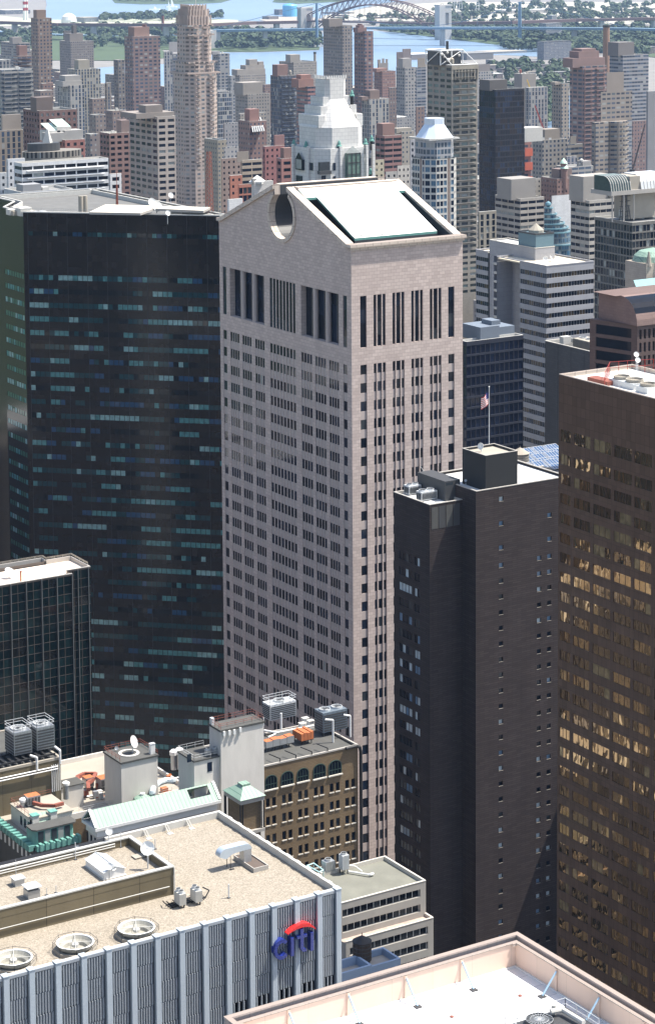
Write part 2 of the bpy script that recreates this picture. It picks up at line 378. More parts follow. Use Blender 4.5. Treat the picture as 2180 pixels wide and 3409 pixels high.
# =============== the pink granite tower with the notched pediment ===============
def build_pediment_tower():
    t = thing('office_tower', 'tall pink granite tower whose gabled top is split by a round notch', 'skyscraper', (304.7, 483.3, 0))
    X0, X1, Y0, Y1 = 288.8, 320.6, 452.0, 514.7; ZC = 186.2; LW = Y1-Y0; LS = X1-X0
    w_ = MB(); panes = []
    FL = 4.4; ztop = 158.2; zb = 4.4
    rows = []; z = ztop
    zs = [];
    while z > zb: rows.append((z-2.35, z)); z -= FL
    rows.reverse(); zs = [0.0]
    for a, b in rows: zs += [a, b]
    zs += [162.3, 174.6]
    # ---- west face; s runs north to south
    def grp(a, b, n, mw): # n panes with n-1 mullions
        p = (b-a-(n-1)*mw)/n; out = [a]
        for i in range(n):
            out += [out[-1]+p]
            if i < n-1: out += [out[-1]+mw]
        return out
    specs = [(1.65, 3.47, 1, .2)] + [(5.28, 9.85, 4, .17), (11.4, 16.0, 4, .17), (17.8, 22.44, 4, .17)] + [(25.17, 37.38, 8, .36)] + \
            [(40.0, 45.0, 4, .17), (46.4, 51.3, 4, .17), (52.7, 57.07, 4, .17)] + [(59.0, 60.69, 1, .25)]
    us = [0.0]; kinds = ['w']
    for a, b, n_, mw in specs:
        g = grp(a, b, n_, mw)
        us.append(a); 
        for i in range(len(g)-1):
            kinds.append('g' if i % 2 == 0 else 'm'); us.append(g[i+1])
        kinds.append('w')
    us.append(LW)
    nb = len(zs)-1
    def cellW(i, j):
        k = kinds[i]
        if k == 'w': return (0, 0)
        if j == nb-1 or j == nb-2: return None
        if j % 2 == 1: return ('p', .15) if k == 'g' else (0, .02)
        if j == 0: return (0, 0)
        return (1, .10) if k == 'g' else (0, .02)
    zl = zs[:-2]; 
    facade(w_, panes, (X0, Y1, 0), (0, -1, 0), us, zl, cellW)
    # ---- south face
    sS = [(2.42, 4.23, 1, .2), (6.15, 9.56, 3, .36), (11.49, 14.89, 3, .36), (16.85, 20.23, 3, .36), (22.2, 25.57, 3, .36), (27.56, 29.36, 1, .2)]
    usS = [0.0]; kS = ['w']
    for a, b, n_, mw in sS:
        if n_ == 3:
            pw = (b-a-2*.27); g = [a, a+pw*.29, a+pw*.29+.27, a+pw*.71+.27, a+pw*.71+.54, b]
        else: g = [a, b]
        usS.append(a)
        for i in range(len(g)-1): kS.append('g' if i % 2 == 0 else 'm'); usS.append(g[i+1])
        kS.append('w')
    usS.append(LS)
    def cellS(i, j):
        k = kS[i]
        if k == 'w' or j == 0: return (0, 0)
        if j % 2 == 1: return ('p', .34) if k == 'g' else (0, .02)
        return (1, .24) if k == 'g' else (0, .02)
    facade(w_, panes, (X0, Y0, 0), (1, 0, 0), usS, zl, cellS)
    # ---- tall windows zone 158.2 .. 174.6
    ztall = [ztop, 162.3, 164.9, 168.1, 171.3, 174.6]
    topS = lambda i, j: (0, 0) if (j == 0 or kS[i] == 'w') else (('p', .38) if kS[i] == 'g' else (0, .02))
    facade(w_, panes, (X0, Y0, 0), (1, 0, 0), usS, ztall, topS)
    spW = [(1.65, 3.47, 's'), (5.28, 22.44, 'r'), (25.17, 37.38, 'c'), (40.0, 57.07, 'r'), (59.0, 60.69, 's')]
    uw = [0.0]; kw = ['w']
    for a, b, c in spW:
        if c == 's': uw += [a, b]; kw += ['g', 'w']
        elif c == 'c':
            g = grp(a, b, 8, .34); uw.append(a)
            for i in range(len(g)-1): kw.append('g' if i % 2 == 0 else 'm'); uw.append(g[i+1])
            kw.append('w')
        else:
            g = grp(a, b, 6, .2); uw.append(a)
            for i in range(len(g)-1): kw.append('r' if i % 2 == 0 else 'q'); uw.append(g[i+1])
            kw.append('w')
    uw.append(LW)
    def cellT(i, j):
        k = kw[i]
        if k == 'w' or j == 0: return (0, 0)
        if k == 'g': return ('p', .2)
        if k == 'm': return (0, .02)
        if k == 'r': return ('p', 1.5)
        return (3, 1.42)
    facade(w_, panes, (X0, Y1, 0), (0, -1, 0), uw, ztall, cellT)
    # masonry above
    w_.quad((X0, Y0, 174.6), (X1, Y0, 174.6), (X1, Y0, ZC), (X0, Y0, ZC))
    yc, zc_, R_ = 483.4, 190.7, 5.75; ya, yb = 480.3, 486.7   # throat
    z_of = lambda y: 187+ (197.8-187)*min(1, (y-454)/(480.5-454)) if y < yc else 187+(197.8-187)*min(1, (514.0-y)/(514.0-488.0))
    a0 = math.asin(3.2/R_); cir = []
    for i in range(29):
        an = (math.pi/2-a0) - (2*math.pi-2*a0)*i/28      # from south side of the throat, down and round to the north side
        cir.append((yc-math.cos(an-0)*0, 0)) if False else None
    cirS = [(yc - R_*math.sin(a0+(math.pi-a0)*k/14), zc_+R_*math.cos(a0+(math.pi-a0)*k/14)) for k in range(15)]
    cirN = [(yc + R_*math.sin(a0+(math.pi-a0)*k/14), zc_+R_*math.cos(a0+(math.pi-a0)*k/14)) for k in range(15)]
    def gable(x, flip):
        S_ = [(Y0, 174.6), (yc, 174.6)] + list(reversed(cirS)) + [(ya, 197.8), (480.0, 197.8), (454, 187), (Y0, 187)]
        N_ = [(yc, 174.6), (Y1, 174.6), (Y1, 187), (514.0, 187), (488.0, 197.8), (yb, 197.8)] + cirN
        for P_ in (S_, N_):
            pts = [(x, a, b) for a, b in P_]
            w_.poly(pts if flip else list(reversed(pts)))
    gable(X0, False); gable(X1, True)
    # trough of the notch, running right through; shade inside is put in as dark grey
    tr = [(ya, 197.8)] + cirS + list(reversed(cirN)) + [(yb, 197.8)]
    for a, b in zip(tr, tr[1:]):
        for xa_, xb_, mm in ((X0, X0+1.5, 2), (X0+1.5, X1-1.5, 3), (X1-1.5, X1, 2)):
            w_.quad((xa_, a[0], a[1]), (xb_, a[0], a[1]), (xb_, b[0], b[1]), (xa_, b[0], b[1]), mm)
    # other sides
    w_.quad((X1, Y0, 0), (X1, Y1, 0), (X1, Y1, 174.6), (X1, Y0, 174.6)); w_.quad((X1, Y1, 0), (X0, Y1, 0), (X0, Y1, 187), (X1, Y1, 187))
    # blind arch voussoirs / ring moulding round the notch
    for x, sg in ((X0, -1),):
        for CC in (cirS, cirN):
            for a, b in zip(CC, CC[1:]):
                va = Vector((0, a[0]-yc, a[1]-zc_)).normalized(); vb = Vector((0, b[0]-yc, b[1]-zc_)).normalized()
                A = Vector((x, a[0], a[1])); B = Vector((x, b[0], b[1])); A2 = A+va*.95; B2 = B+vb*.95; o_ = Vector((-.3, 0, 0))
                w_.quad(A+o_, B+o_, B2+o_, A2+o_, 2); w_.quad(A, B, B+o_, A+o_, 2); w_.quad(A2, B2, B2+o_, A2+o_, 2)
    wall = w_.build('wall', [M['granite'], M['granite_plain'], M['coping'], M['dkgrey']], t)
    windows(panes, t, [(M['dkglass'], 5), (M['dkglass2'], 3), (M['dkglass3'], .5), (M['curtain'], .05)], 100)
    # round columns standing in the deep west recesses
    for a, b in ((5.28, 22.44), (40.0, 57.07)):
        for k in (1, 2):
            s = a+(b-a)*k/3; c = MB(); c.tube((X0+.72, Y1-s, 162.3), (X0+.72, Y1-s, 174.55), .68, 16); c.build('column', M['granite_plain'], wall, True)
    # cornice and sloping copings
    c = MB()
    c.box(X0-.7, X1+.6, Y0-.82, Y0+1.5, ZC, 187.0); c.box(X0-.35, X1+.3, Y0-.4, Y0-.003, ZC-.6, ZC-.003)
    c.box(X0-.55, X1+.5, Y1-.8, Y1+.5, ZC, 187.0)
    def slab(x0, x1, ya_, za, yb_, zb_, th):
        for (x_, f) in ((x0, 0), (x1, 1)):
            q = [(x_, ya_, za-th), (x_, yb_, zb_-th), (x_, yb_, zb_), (x_, ya_, za)]; c.poly(q if f else list(reversed(q)))
        c.quad((x0, ya_, za), (x1, ya_, za), (x1, yb_, zb_), (x0, yb_, zb_)); c.quad((x0, ya_, za-th), (x1, ya_, za-th), (x1, yb_, zb_-th), (x0, yb_, zb_-th))
        c.quad((x0, yb_, zb_-th), (x1, yb_, zb_-th), (x1, yb_, zb_), (x0, yb_, zb_))
        c.quad((x0, ya_, za-th), (x1, ya_, za-th), (x1, ya_, za), (x0, ya_, za))
    for xa, xb in ((X0-.55, X0+1.6), (X1-1.6, X1+.5)):
        slab(xa, xb, Y0+1.503, 187.1, 480.28, 198.0, 1.1); slab(xa, xb, Y1-.803, 187.1, 486.72, 198.05, 1.1)
    c.box(X0+1.603, X1-1.603, 478.2, 480.27, 196.6, 198.0)
    c.box(X0+1.603, X1-1.603, 486.73, 488.9, 196.6, 198.02)
    c.build('coping', M['coping'], t)
    r = MB(); # south roof well: floor, back wall, sloped white sheet
    r.quad((X0+1.6, Y0+1.5, 183.5), (X1-1.6, Y0+1.5, 183.5), (X1-1.6, 479, 183.5), (X0+1.6, 479, 183.5))
    for x in (X0+1.605, X1-1.605):
        r.poly([(x, Y0+1.5, 183.5), (x, 479, 183.5), (x, 479, 197.0), (x, Y0+1.5, 186.3)])
    r.quad((X0+1.6, 478.3, 183.5), (X1-1.6, 478.3, 183.5), (X1-1.6, 478.3, 197), (X0+1.6, 478.3, 197))
    r.build('roof_well', M['dkgrey'], t)
    s = MB(); xa, xb = 293.4, 317.0; ya_, yb_ = 457.6, 474.5; za = 187.55; k = (197.6-za)/(478.3-ya_); zm = za+k*(yb_-ya_)
    for (x0, x1, y0_, y1_) in ((xa, xb, ya_, yb_), (X0+1.62, X1-1.62, yb_+.002, 478.28)):
        z0 = za+k*(y0_-ya_); z1 = za+k*(y1_-ya_)
        s.quad((x0, y0_, z0), (x1, y0_, z0), (x1, y1_, z1), (x0, y1_, z1))
        s.quad((x0, y0_, z0-.6), (x1, y0_, z0-.6), (x1, y0_, z0), (x0, y0_, z0), 1)
        for x in (x0, x1): s.quad((x, y0_, z0-.6), (x, y1_, z1-.6), (x, y1_, z1), (x, y0_, z0), 1)
    s.quad((xa, ya_, 183.6), (xb, ya_, 183.6), (xb, ya_+.01, za-.6), (xa, ya_+.01, za-.6), 2)
    s.build('roof_sheet', [M['white_roof'], M['teal'], M['dkgrey']], t)
    s = MB(); s.quad((X0+1.6, 488.9, 197.2), (X1-1.6, 488.9, 197.2), (X1-1.6, Y1-.8, 186.6), (X0+1.6, Y1-.8, 186.6)); s.build('roof_sheet', M['white_roof'], t)
    b = MB(); z0 = za+.05
    for i in range(6):
        x = xa+.3+i*1.9; b.tube((x, ya_+.3, z0), (x, ya_+.3, z0+1.0), .05, 5)
    b.tube((xa+.3, ya_+.3, z0+1), (xa+9.8, ya_+.3, z0+1), .06, 5); b.tube((xa+.3, ya_+.3, z0+.4), (xa+9.8, ya_+.3, z0+.4), .12, 5)
    b.build('railing', M['offwhite'], t)
    dish('satellite_dish', 'white dish at the lower left of the sloping white roof', (xa+3.0, ya_+.9, z0+.3), .55, (-.3, -.8, .5), 1.0)
    dish('satellite_dish', 'smaller white dish just right of the bigger one on the sloping white roof', (xa+5.4, ya_+.9, z0+.3), .33, (-.3, -.8, .5), .8)
build_pediment_tower()
# =============== dark polished tower with the cut corner ===============
M['bkgranite'] = masonry('dark_polished_granite', (.004, .003, .0026), (.015, .0115, .0095), (.002, .002, .002), 1.55, 1.85, .015, .18, .45, off=0, spec=.34)
def build_dark_tower():
    c = at(77, 706, D=690); Z = c.z; pr = at(721, 718, Z=Z); d = Vector((pr.x-c.x, pr.y-c.y, 0)); d.normalize()
    t = thing('office_tower', 'broad dark green-black polished tower with bands of teal windows, left of the pink tower', 'skyscraper', (c.x, c.y, 0))
    W = 64.0; e = Vector((c.x, c.y, 0))+d*W; nL = at(9.7, 690, Z=Z).y-c.y; nW = Vector((c.x, c.y+nL, 0)); nV = Vector((c.x+9, c.y+nL+12, 0)); back = Vector((e.x, c.y+45, 0)); back0 = Vector((c.x+9, c.y+45, 0))
    w_ = MB(); panes = []; up = []
    F_ = 4.18; zt = Z-18.6; rows = []; z = zt
    while z > 5: rows.append((z-1.55, z)); z -= F_
    rows.reverse(); zs = [0.0]
    for a, b in rows: zs += [a, b]
    zs += [Z-6.9, Z-5.6, Z]; nr = len(zs)-1
    bay = 6.1; us = [0.0, 1.3]; kind = ['w']
    x = 1.3
    while x+bay < W-1:
        for k in range(4): us += [x+k*bay/4+.09, x+(k+1)*bay/4-.05]; kind += ['m', 'g']
        x += bay
    us.append(W); kind.append('w')
    def cell(i, j):
        if kind[i] == 'w': return (0, 0)
        if j == nr-1 or j == nr-3: return (0, 0)
        if j == nr-2: return ('p', .35) if kind[i] == 'g' else (0, .25)
        if j % 2 == 1: return ('p', .10) if kind[i] == 'g' else (0, .05)
        return (0, 0)
    facade(w_, panes, (c.x, c.y, 0), (d.x, d.y, 0), us, zs, cell)
    uW = [0.0]; kW = ['w']; x = .5
    while x+1.7 < nL: uW += [x, x+1.55]; kW += ['g', 'w']; x += 1.72
    uW.append(nL)
    facade(w_, up, (c.x, c.y+nL, 0), (0, -1, 0), uW, zs[:-3]+[Z], lambda i, j: ('p', .1) if (kW[i] == 'g' and j % 2 == 1 and j < nr-2) else (0, 0))
    w_.quad(e, back, back+Vector((0, 0, Z)), e+Vector((0, 0, Z))); w_.quad(back, back0, back0+Vector((0, 0, Z)), back+Vector((0, 0, Z))); w_.quad(back0, nV, nV+Vector((0, 0, Z)), back0+Vector((0, 0, Z))); w_.quad(nV, nW, nW+Vector((0, 0, Z)), nV+Vector((0, 0, Z)))
    w_.build('wall', [M['bkgranite']], t)
    # vertical joints
    j = MB(); n = Vector((d.y, -d.x, 0)); x = 1.3
    while x < W:
        p = Vector((c.x, c.y, 0))+d*x+n*.02; j.quad(p, p+d*.14, p+d*.14+Vector((0, 0, Z)), p+Vector((0, 0, Z))); x += bay
    j.build('joint', M['black'], t)
    g1 = glass('teal_glass', (.010, .045, .052), .05); g2 = glass('teal_glass_bright', (.07, .20, .205), .12, var=.6); g3 = glass('black_glass', (.004, .008, .01), .05); g4 = glass('pale_teal_blind', (.20, .34, .34), .25, var=.6); g5 = glass('blue_glass', (.02, .06, .12), .06)  # darker and brighter teal pane tones, mixed at random
    windows(panes, t, [(g3, 4), (g1, 4), (g5, 1.6), (g2, 3.4), (g4, 1.6)], 100, random.Random(5), keep=.5)
    gg = glass('green_reflecting_glass', (.05, .12, .09), .04, .03, .5); windows(up, t, [(gg, 3), (g2, 1), (g4, 1.3)], 0, random.Random(8), 'side_window')
    # roof, rim and the things on it
    zr = Z-1.2
    r = MB(); r.poly([(c.x, c.y, zr), (e.x, e.y, zr), (back.x, back.y, zr), (back0.x, back0.y, zr), (nV.x, nV.y, zr), (nW.x, nW.y, zr)]); r.build('roof', plain('dark_tower_roof', (.13, .13, .125), .9, var=.35, scale=.3), t)
    p = MB(); P4 = [Vector((c.x, c.y, 0)), e, back, back0, nV, nW]; cen = sum(P4, Vector())/6
    for a, b in zip(P4, P4[1:]+P4[:1]):
        dd = (b-a).normalized(); nn = Vector((dd.y, -dd.x, 0))
        for (o0, o1, z0, z1) in ((0.02, -.5, Z-.02, Z+.28), (-2.4, -2.9, zr, Z+.1)):
            q = [a+nn*o0, b+nn*o0, b+nn*o1, a+nn*o1]; p.prism([(v.x, v.y) for v in q], z0, z1)
    p.build('parapet', M['offwhite'], t)
    ra = MB(); rail(ra, [Vector((v.x, v.y, Z+.25)) for v in (P4[0]*.99+cen*.01, P4[1]*.99+cen*.01)], 1.0, 3.0, .04); ra.build('railing', M['offwhite'], t)
    # big pale roof slab
    s = MB(); q = [at(*SH(610, 215), Z=Z+1.6), at(*SH(960, 222), Z=Z+1.6), at(*SH(1050, 190), Z=Z+1.6), at(*SH(1390, 205), Z=Z+1.6), at(*SH(1440, 180), Z=Z+1.6), at(*SH(720, 163), Z=Z+1.6)]
    s.prism([(v.x, v.y) for v in q], Z+.9, Z+1.6, 0, 1, True); s.build('roof_slab', [M['concrete'], plain('cream_roof_deck', (.60, .55, .46), .8, var=.08)], t)
    # roof clutter
    rr = random.Random(4)
    for k in range(26):
        px = 100+rr.random()*200 if k < 17 else 1200+rr.random()*160; py = 205+rr.random()*12 if k < 17 else 212+rr.random()*12
        g = at(*SH(px, py), Z=Z-.2); b = MB(); a, bb, h = .6+rr.random()*1.8, .5+rr.random()*1.2, .5+rr.random()*1.4
        if k % 3: b.box(g.x-a, g.x+a, g.y-bb, g.y+bb, zr, zr+h+.6)
        else: b.lathe((g.x, g.y, zr), [(1.5, 0), (1.5, 1.2), (1.3, 1.3), (.1, 1.3)], 14)
        b.build('roof_unit', [M['ltsteel'], M['offwhite'], M['rooftan']][k % 3], t)
    g = at(*SH(572, 210), Z=Z-.3); ch = MB()
    for dx in (-.9, .5): ch.tube((g.x+dx, g.y, zr), (g.x+dx, g.y, zr+5.6), .75, 12)
    ch.build('flue', M['rooftan'], t)
    # lattice masts
    for nm, px, py, h, wd, lb in (('radio_mast', 800, 165, 7.5, .5, 'thin rust red radio mast standing on the cream roof deck of the dark tower'), ('lattice_mast', 1432, 205, 19, 1.7, 'tall red and white lattice mast at the right end of the dark tower roof')):
        g = at(*SH(px, py), Z=Z+.5); m_ = thing(nm, lb, 'mast', (g.x, g.y, zr)); b = MB()
        cs = [(-wd/2, -wd/2), (wd/2, -wd/2), (wd/2, wd/2), (-wd/2, wd/2)]; z0 = Z-.9
        for a in cs: b.tube((g.x+a[0], g.y+a[1], z0), (g.x+a[0]*.6, g.y+a[1]*.6, z0+h), .10, 5)
        k = int(h/1.2)
        for i in range(k):
            for a, c2 in zip(cs, cs[1:]+cs[:1]):
                f0 = 1-.4*i/k; f1 = 1-.4*(i+1)/k
                b.tube((g.x+a[0]*f0, g.y+a[1]*f0, z0+h*i/k), (g.x+c2[0]*f1, g.y+c2[1]*f1, z0+h*(i+1)/k), .07, 4, cap=False)
        b.build('lattice', M['redrust'], m_)
        if wd < 1:
            b = MB(); b.tube((g.x, g.y, z0+h), (g.x, g.y, z0+h+4), .09, 5); b.build('antenna', M['redrust'], m_)
    for i, (px, py, r_) in enumerate(((1035, 150, 1.35), (1070, 178, 1.6), (1145, 222, .8), (1165, 100, .9))):
        g = at(*SH(px, py), Z=Z+2); dish('satellite_dish', ['white round dish, upper of the pair amid the dark tower roof', 'larger white round dish, lower of the pair amid the dark tower roof', 'small white dish on the near rim of the dark tower roof', 'little white dish at the far corner of the dark tower roof'][i], (g.x, g.y, zr), r_, (.1, -1, .35), g.z-zr)
build_dark_tower()
# =============== near building with the aluminium fin facade and the sign ===============
M['alu'] = plain('blue_grey_aluminium', (.38, .41, .44), .4, .2, var=.1, scale=.6)
M['alu2'] = plain('blue_grey_pilaster', (.45, .505, .55), .5, .1, var=.16, scale=.6, streak=True)
M['aludk'] = plain('dark_panel_behind_fins', (.06, .07, .09), .5, var=.2)
M['wallbrown'] = masonry('stained_brown_concrete', (.17, .14, .09), (.15, .125, .08), (.06, .05, .035), 6, 9, .04, .85, .3, off=0)
CX0, CX1, CY0, CY1, CZ, CR = 62.0, 141.0, 224.1, 253.0, 147.0, 146.2
def build_sign_building():
    t = thing('office_building', 'blue-grey metal finned building with a tan gravel roof and a bank sign', 'office building', (100, 238, 0))
    b = MB(); dark = MB(); panes = []
    pil = [at(*SC_(x, 345+(1508-x)*.2653), Y=CY0).x for x in (8, 122, 240, 355, 466, 576, 684, 792, 897, 1000, 1103, 1203, 1305, 1405)]
    step = (pil[-1]-pil[0])/13; pil = [pil[0]-step*k for k in range(3, 0, -1)]+pil; pw = .66
    z0, z1 = 0.0, CZ-.35; zo1 = 136.45; zo0 = 133.3
    # back panel with openings in the right-hand bays
    us = [CX0]; k_ = ['w']; 
    for i, x in enumerate(pil+[CX1-pw]):
        if i >= len(pil)-5: 
            us += [x+pw+.25, (pil+[CX1-pw])[i+1]-.25 if i+1 < len(pil)+1 else None]; 
            if us[-1] is None: us = us[:-2]; break
            k_ += ['o', 'w']
    us.append(CX1)
    if len(k_) < len(us)-1: k_.append('w')
    facade(b, panes, (0, CY0, 0), (1, 0, 0), us, [0, zo0-7, zo0-3.9, zo0, zo1, z1], lambda i, j: ('p', 1.6) if k_[i] == 'o' and j in (1, 3) else (0, 0))
    b.quad((CX1, CY0, 0), (CX1, CY1, 0), (CX1, CY1, CZ), (CX1, CY0, CZ)); b.quad((CX1, CY1, 0), (CX0, CY1, 0), (CX0, CY1, CZ), (CX1, CY1, CZ))
    b.quad((CX0, CY1, 0), (CX0, CY0, 0), (CX0, CY0, CZ), (CX0, CY1, CZ))
    b.build('wall', M['aludk'], t)
    windows(panes, t, [(M['dkglass'], 1)], 100)
    allp = pil+[CX1-pw-.05]
    for i, x in enumerate(allp):
        q = MB(); q.box(x, x+pw, CY0-.55, CY0-.003, 40, CZ+.06); 
        q.box(x-.05, x+pw+.05, CY0-.6, CY0+.35, CZ+.063, CZ+.16); q.build('pilaster', M['alu2'], t)
    for i in range(len(allp)-1):
        x0, x1 = allp[i]+pw+.22, allp[i+1]-.22; q = MB(); p = (x1-x0)/6
        q.box(x0-.2, x1+.2, CY0-.32, CY0-.004, z1-.02, CZ-.02)
        z = z1-.1; r = 0
        while z > 112:
            h = 2.45; off = (0 if r % 2 else .5)*p*.45
            opening = i >= len(allp)-6 and ((z-.4 <= zo1 and z > zo0+.2) or (z-.4 <= zo0-3.9+.1 and z > zo0-6.8))
            for k in range(6):
                if opening and k % 2: continue
                xx = x0+p*(k+.5)+off-p*.25
                q.box(xx-.06, xx+.06, CY0-.30, CY0-.004, z-h+.02, z-.02)
                if not opening:
                    q.quad((xx+.062, CY0-.20, z-h), (xx+p-.062, CY0-.06, z-h), (xx+p-.062, CY0-.06, z), (xx+.062, CY0-.20, z))
            z -= h+.05; r += 1
        q.build('fin_panel', M['alu'], t)
    # roofs
    xe = at(*SC_(772, 247), Z=149.7).x; ys = at(*SC_(772, 247), Z=149.7).y; yn = at(*SC_(575, 112), Z=149.7).y
    r = MB(); r.box(CX0+.01, CX1-.35, CY0+.33, CY1-.35, CR-1, CR); r.build('roof', M['gravel'], t)
    p = MB(); p.box(CX1-.38, CX1+.02, CY0+.353, CY1+.02, CR-.5, CZ+.05); p.box(xe, CX1-.383, CY1-.4, CY1+.02, CR-.5, CZ+.05)
    p.box(CX0, CX1-.02, CY0-.02, CY0+.35, CR-.3, CZ+.0)
    k = 0; y = CY0+1.5
    while y < CY1-1:
        p.box(CX1-.45, CX1+.06, y, y+.9, CZ+.053, CZ+.13); y += 2.4
    p.build('parapet', M['offwhite'], t)
    u = MB(); u.box(CX0, xe, ys, yn, CR-.02, 148.6, 0, 1); ring(u, CX0-.02, xe+.02, ys-.02, yn+.02, .32, 148.603, 149.55, 0)
    u.build('upper_storey', [M['wallbrown'], M['gravel']], t)
    cp = MB(); ring(cp, CX0-.06, xe+.08, ys-.08, yn+.08, .46, 149.553, 149.72); 
    cp.tube((CX0, ys-.12, 147.35), (xe-.6, ys-.12, 147.35), .06, 6); cp.tube((xe+.06, ys-.1, CR), (xe+.06, ys-.1, 149.6), .08, 6)
    for q_ in (0.45, .75): cp.tube((CX0, yn-.6, 148.6+q_), (xe-2.4, yn-.6, 148.6+q_), .09, 6)
    cp.build('coping', M['offwhite'], t)
    # props leaning on the north parapet
    for i, (a, c) in enumerate(((650, 90), (743, 66), (838, 43))):
        g = at(*SC_(a+6, c+30), Z=CR); q = MB()
        for d in (-.16, .16):
            q.tube((g.x+d, CY1-.45, CZ-.02), (g.x+d, CY1-1.5, CR+.02), .05, 5)
        q.tube((g.x-.16, CY1-.5, CZ-.04), (g.x+.16, CY1-.5, CZ-.04), .05, 5); q.box(g.x-.35, g.x+.35, CY1-1.9, CY1-1.2, CR+.003, CR+.06)
        o = q.build('parapet_brace', M['offwhite'], t)
    return xe, ys, yn
xe, ys, yn = build_sign_building()
def build_sign():
    YP = CY0-.62
    t = thing('bank_sign', 'bank sign of four blue letters under a red arc on the finned wall', 'sign', at(*SM(620, 860), Y=YP))
    blue = plain('glossy_blue_letter', (.015, .03, .22), .2, var=.05, spec=.8); red = plain('glossy_red_arc', (.75, .03, .03), .3, var=.05)
    def P(x, y): g = at(*SM(x, y), Y=YP-.45); return g.x, g.z
    def extr(b, ring_, y0, y1):
        k = len(ring_)
        for i in range(k):
            a, c = ring_[i], ring_[(i+1) % k]; b.quad((a[0], y0, a[1]), (c[0], y0, c[1]), (c[0], y1, c[1]), (a[0], y1, a[1]))
    def strip(b, A, B, y0, y1):
        for i in range(len(A)-1):
            b.quad((A[i][0], y0, A[i][1]), (A[i+1][0], y0, A[i+1][1]), (B[i+1][0], y0, B[i+1][1]), (B[i][0], y0, B[i][1]))
        extr(b, A+list(reversed(B)), y0, y1)
    y0, y1 = YP-.45, YP+.35
    c0 = P(405, 735); rx = abs(P(525, 735)[0]-P(270, 735)[0])/2*1.02; rz = abs(P(400, 560)[1]-P(400, 905)[1])/2
    an = [math.radians(42+276*i/22) for i in range(23)]
    b = MB(); strip(b, [(c0[0]+rx*math.cos(a), c0[1]+rz*math.sin(a)) for a in an], [(c0[0]+rx*.62*math.cos(a), c0[1]+rz*.64*math.sin(a)) for a in an], y0, y1)
    b.build('letter', blue, t)
    def bar(px, pt, pb, nm='letter', w_=.40):
        a = P(px, pt); c = P(px, pb); b = MB(); b.box(a[0]-w_/2, a[0]+w_/2, y0, y1, c[1], a[1]); b.build(nm, blue, t)
    bar(583, 535, 850); bar(920, 440, 755)
    a = P(748, 385); c = P(748, 700); b = MB(); b.box(a[0]-.2, a[0]+.2, y0, y1, c[1], a[1])
    e = P(665, 520)[0]; f = P(835, 520)[0]; zb = P(748, 515)[1]
    b.box(e, a[0]-.203, y0, y1, zb-.17, zb+.17); b.box(a[0]+.203, f, y0, y1, zb-.17, zb+.17)
    cc = (a[0]+.35, c[1]); an = [math.radians(180+125*i/8) for i in range(9)]
    strip(b, [(cc[0]+.55*math.cos(q), cc[1]+.6*math.sin(q)) for q in an], [(cc[0]+.15*math.cos(q), cc[1]+.2*math.sin(q)) for q in an], y0, y1)
    b.build('letter', blue, t)
    A = P(508, 470); Bm = P(772, 285); Cc = P(985, 375); arcA = []; arcB = []
    for i in range(17):
        s = i/16; x = (1-s)**2*A[0]+2*s*(1-s)*(2*Bm[0]-(A[0]+Cc[0])/2)+s*s*Cc[0]; z = (1-s)**2*A[1]+2*s*(1-s)*(2*Bm[1]-(A[1]+Cc[1])/2)+s*s*Cc[1]
        th = .12+.36*math.sin(math.pi*s); arcA.append((x, z)); arcB.append((x, z-th))
    b = MB(); strip(b, arcA, arcB, y0, y1); b.build('red_arc', red, t)
build_sign()
def ring8(o, pts, x, y):
    for i in range(8):
        a, b = pts[i], pts[(i+1) % 8]; f = lambda p: (x+(p[0]-x)*.8, y+(p[1]-y)*.8)
        o.prism([a, b, f(b), f(a)], CR+.003, CR+.4)
def roof_fans():
    for i, (cx, cy) in enumerate(((608, 512), (335, 578), (60, 647))):
        g = at(*SC_(cx, cy+8), Z=CR+1.0); x, y = g.x, g.y
        t = thing('exhaust_fan', ['large white round roof fan, right one of the three by the metal wall', 'large white round roof fan, middle one of the three by the metal wall', 'large white round roof fan cut by the left edge of the picture'][i], 'roof fan', (x, y, CR), 'round roof fans')
        R_ = 2.1
        o = MB(); pts = [(x+R_*1.16*math.cos(math.pi/8+k*math.pi/4), y+R_*1.16*math.sin(math.pi/8+k*math.pi/4)) for k in range(8)]; o.prism(pts, CR+.003, CR+.4, 0, 0) if False else ring8(o, pts, x, y); o.build('kerb', M['rooftan'], t)
        o = MB(); o.lathe((x, y, CR+.42), [(R_*.86, 0), (R_*.98, .3), (R_, .55), (R_*.93, .57), (R_*.80, .2), (R_*.66, .0), (R_*.6, -.35), (.02, -.38)], 28); o.build('cowl', plain('cowl_metal', (.30, .29, .25), .6, var=.45, scale=2.0) if i == 0 else bpy.data.materials['cowl_metal'], t, True)  # cowl toned darker to deepen the shade inside the bowl
        o = MB(); o.lathe((x, y, CR+.96), [(R_*.99, 0), (R_*1.02, .06), (R_*.93, .08), (R_*.91, .0)], 28); o.build('rim', M['white'], t)
        o = MB(); 
        for a in (1.15, 2.7): o.tube((x-math.cos(a)*R_*.92, y-math.sin(a)*R_*.92, CR+.98), (x+math.cos(a)*R_*.92, y+math.sin(a)*R_*.92, CR+.98), .035, 5)
        o.lathe((x, y, CR+.5), [(.4, 0), (.4, .3), (.02, .3)], 12); o.build('motor_bar', M['offwhite'], t)
        o = MB(); rr = R_*1.2; pp = [Vector((x+rr*math.cos(math.pi/8+k*math.pi/4), y+rr*math.sin(math.pi/8+k*math.pi/4), CR+.4)) for k in range(9)]; rail(o, pp, .75, 3, .025); o.build('railing', M['dkgrey'], t)
roof_fans()
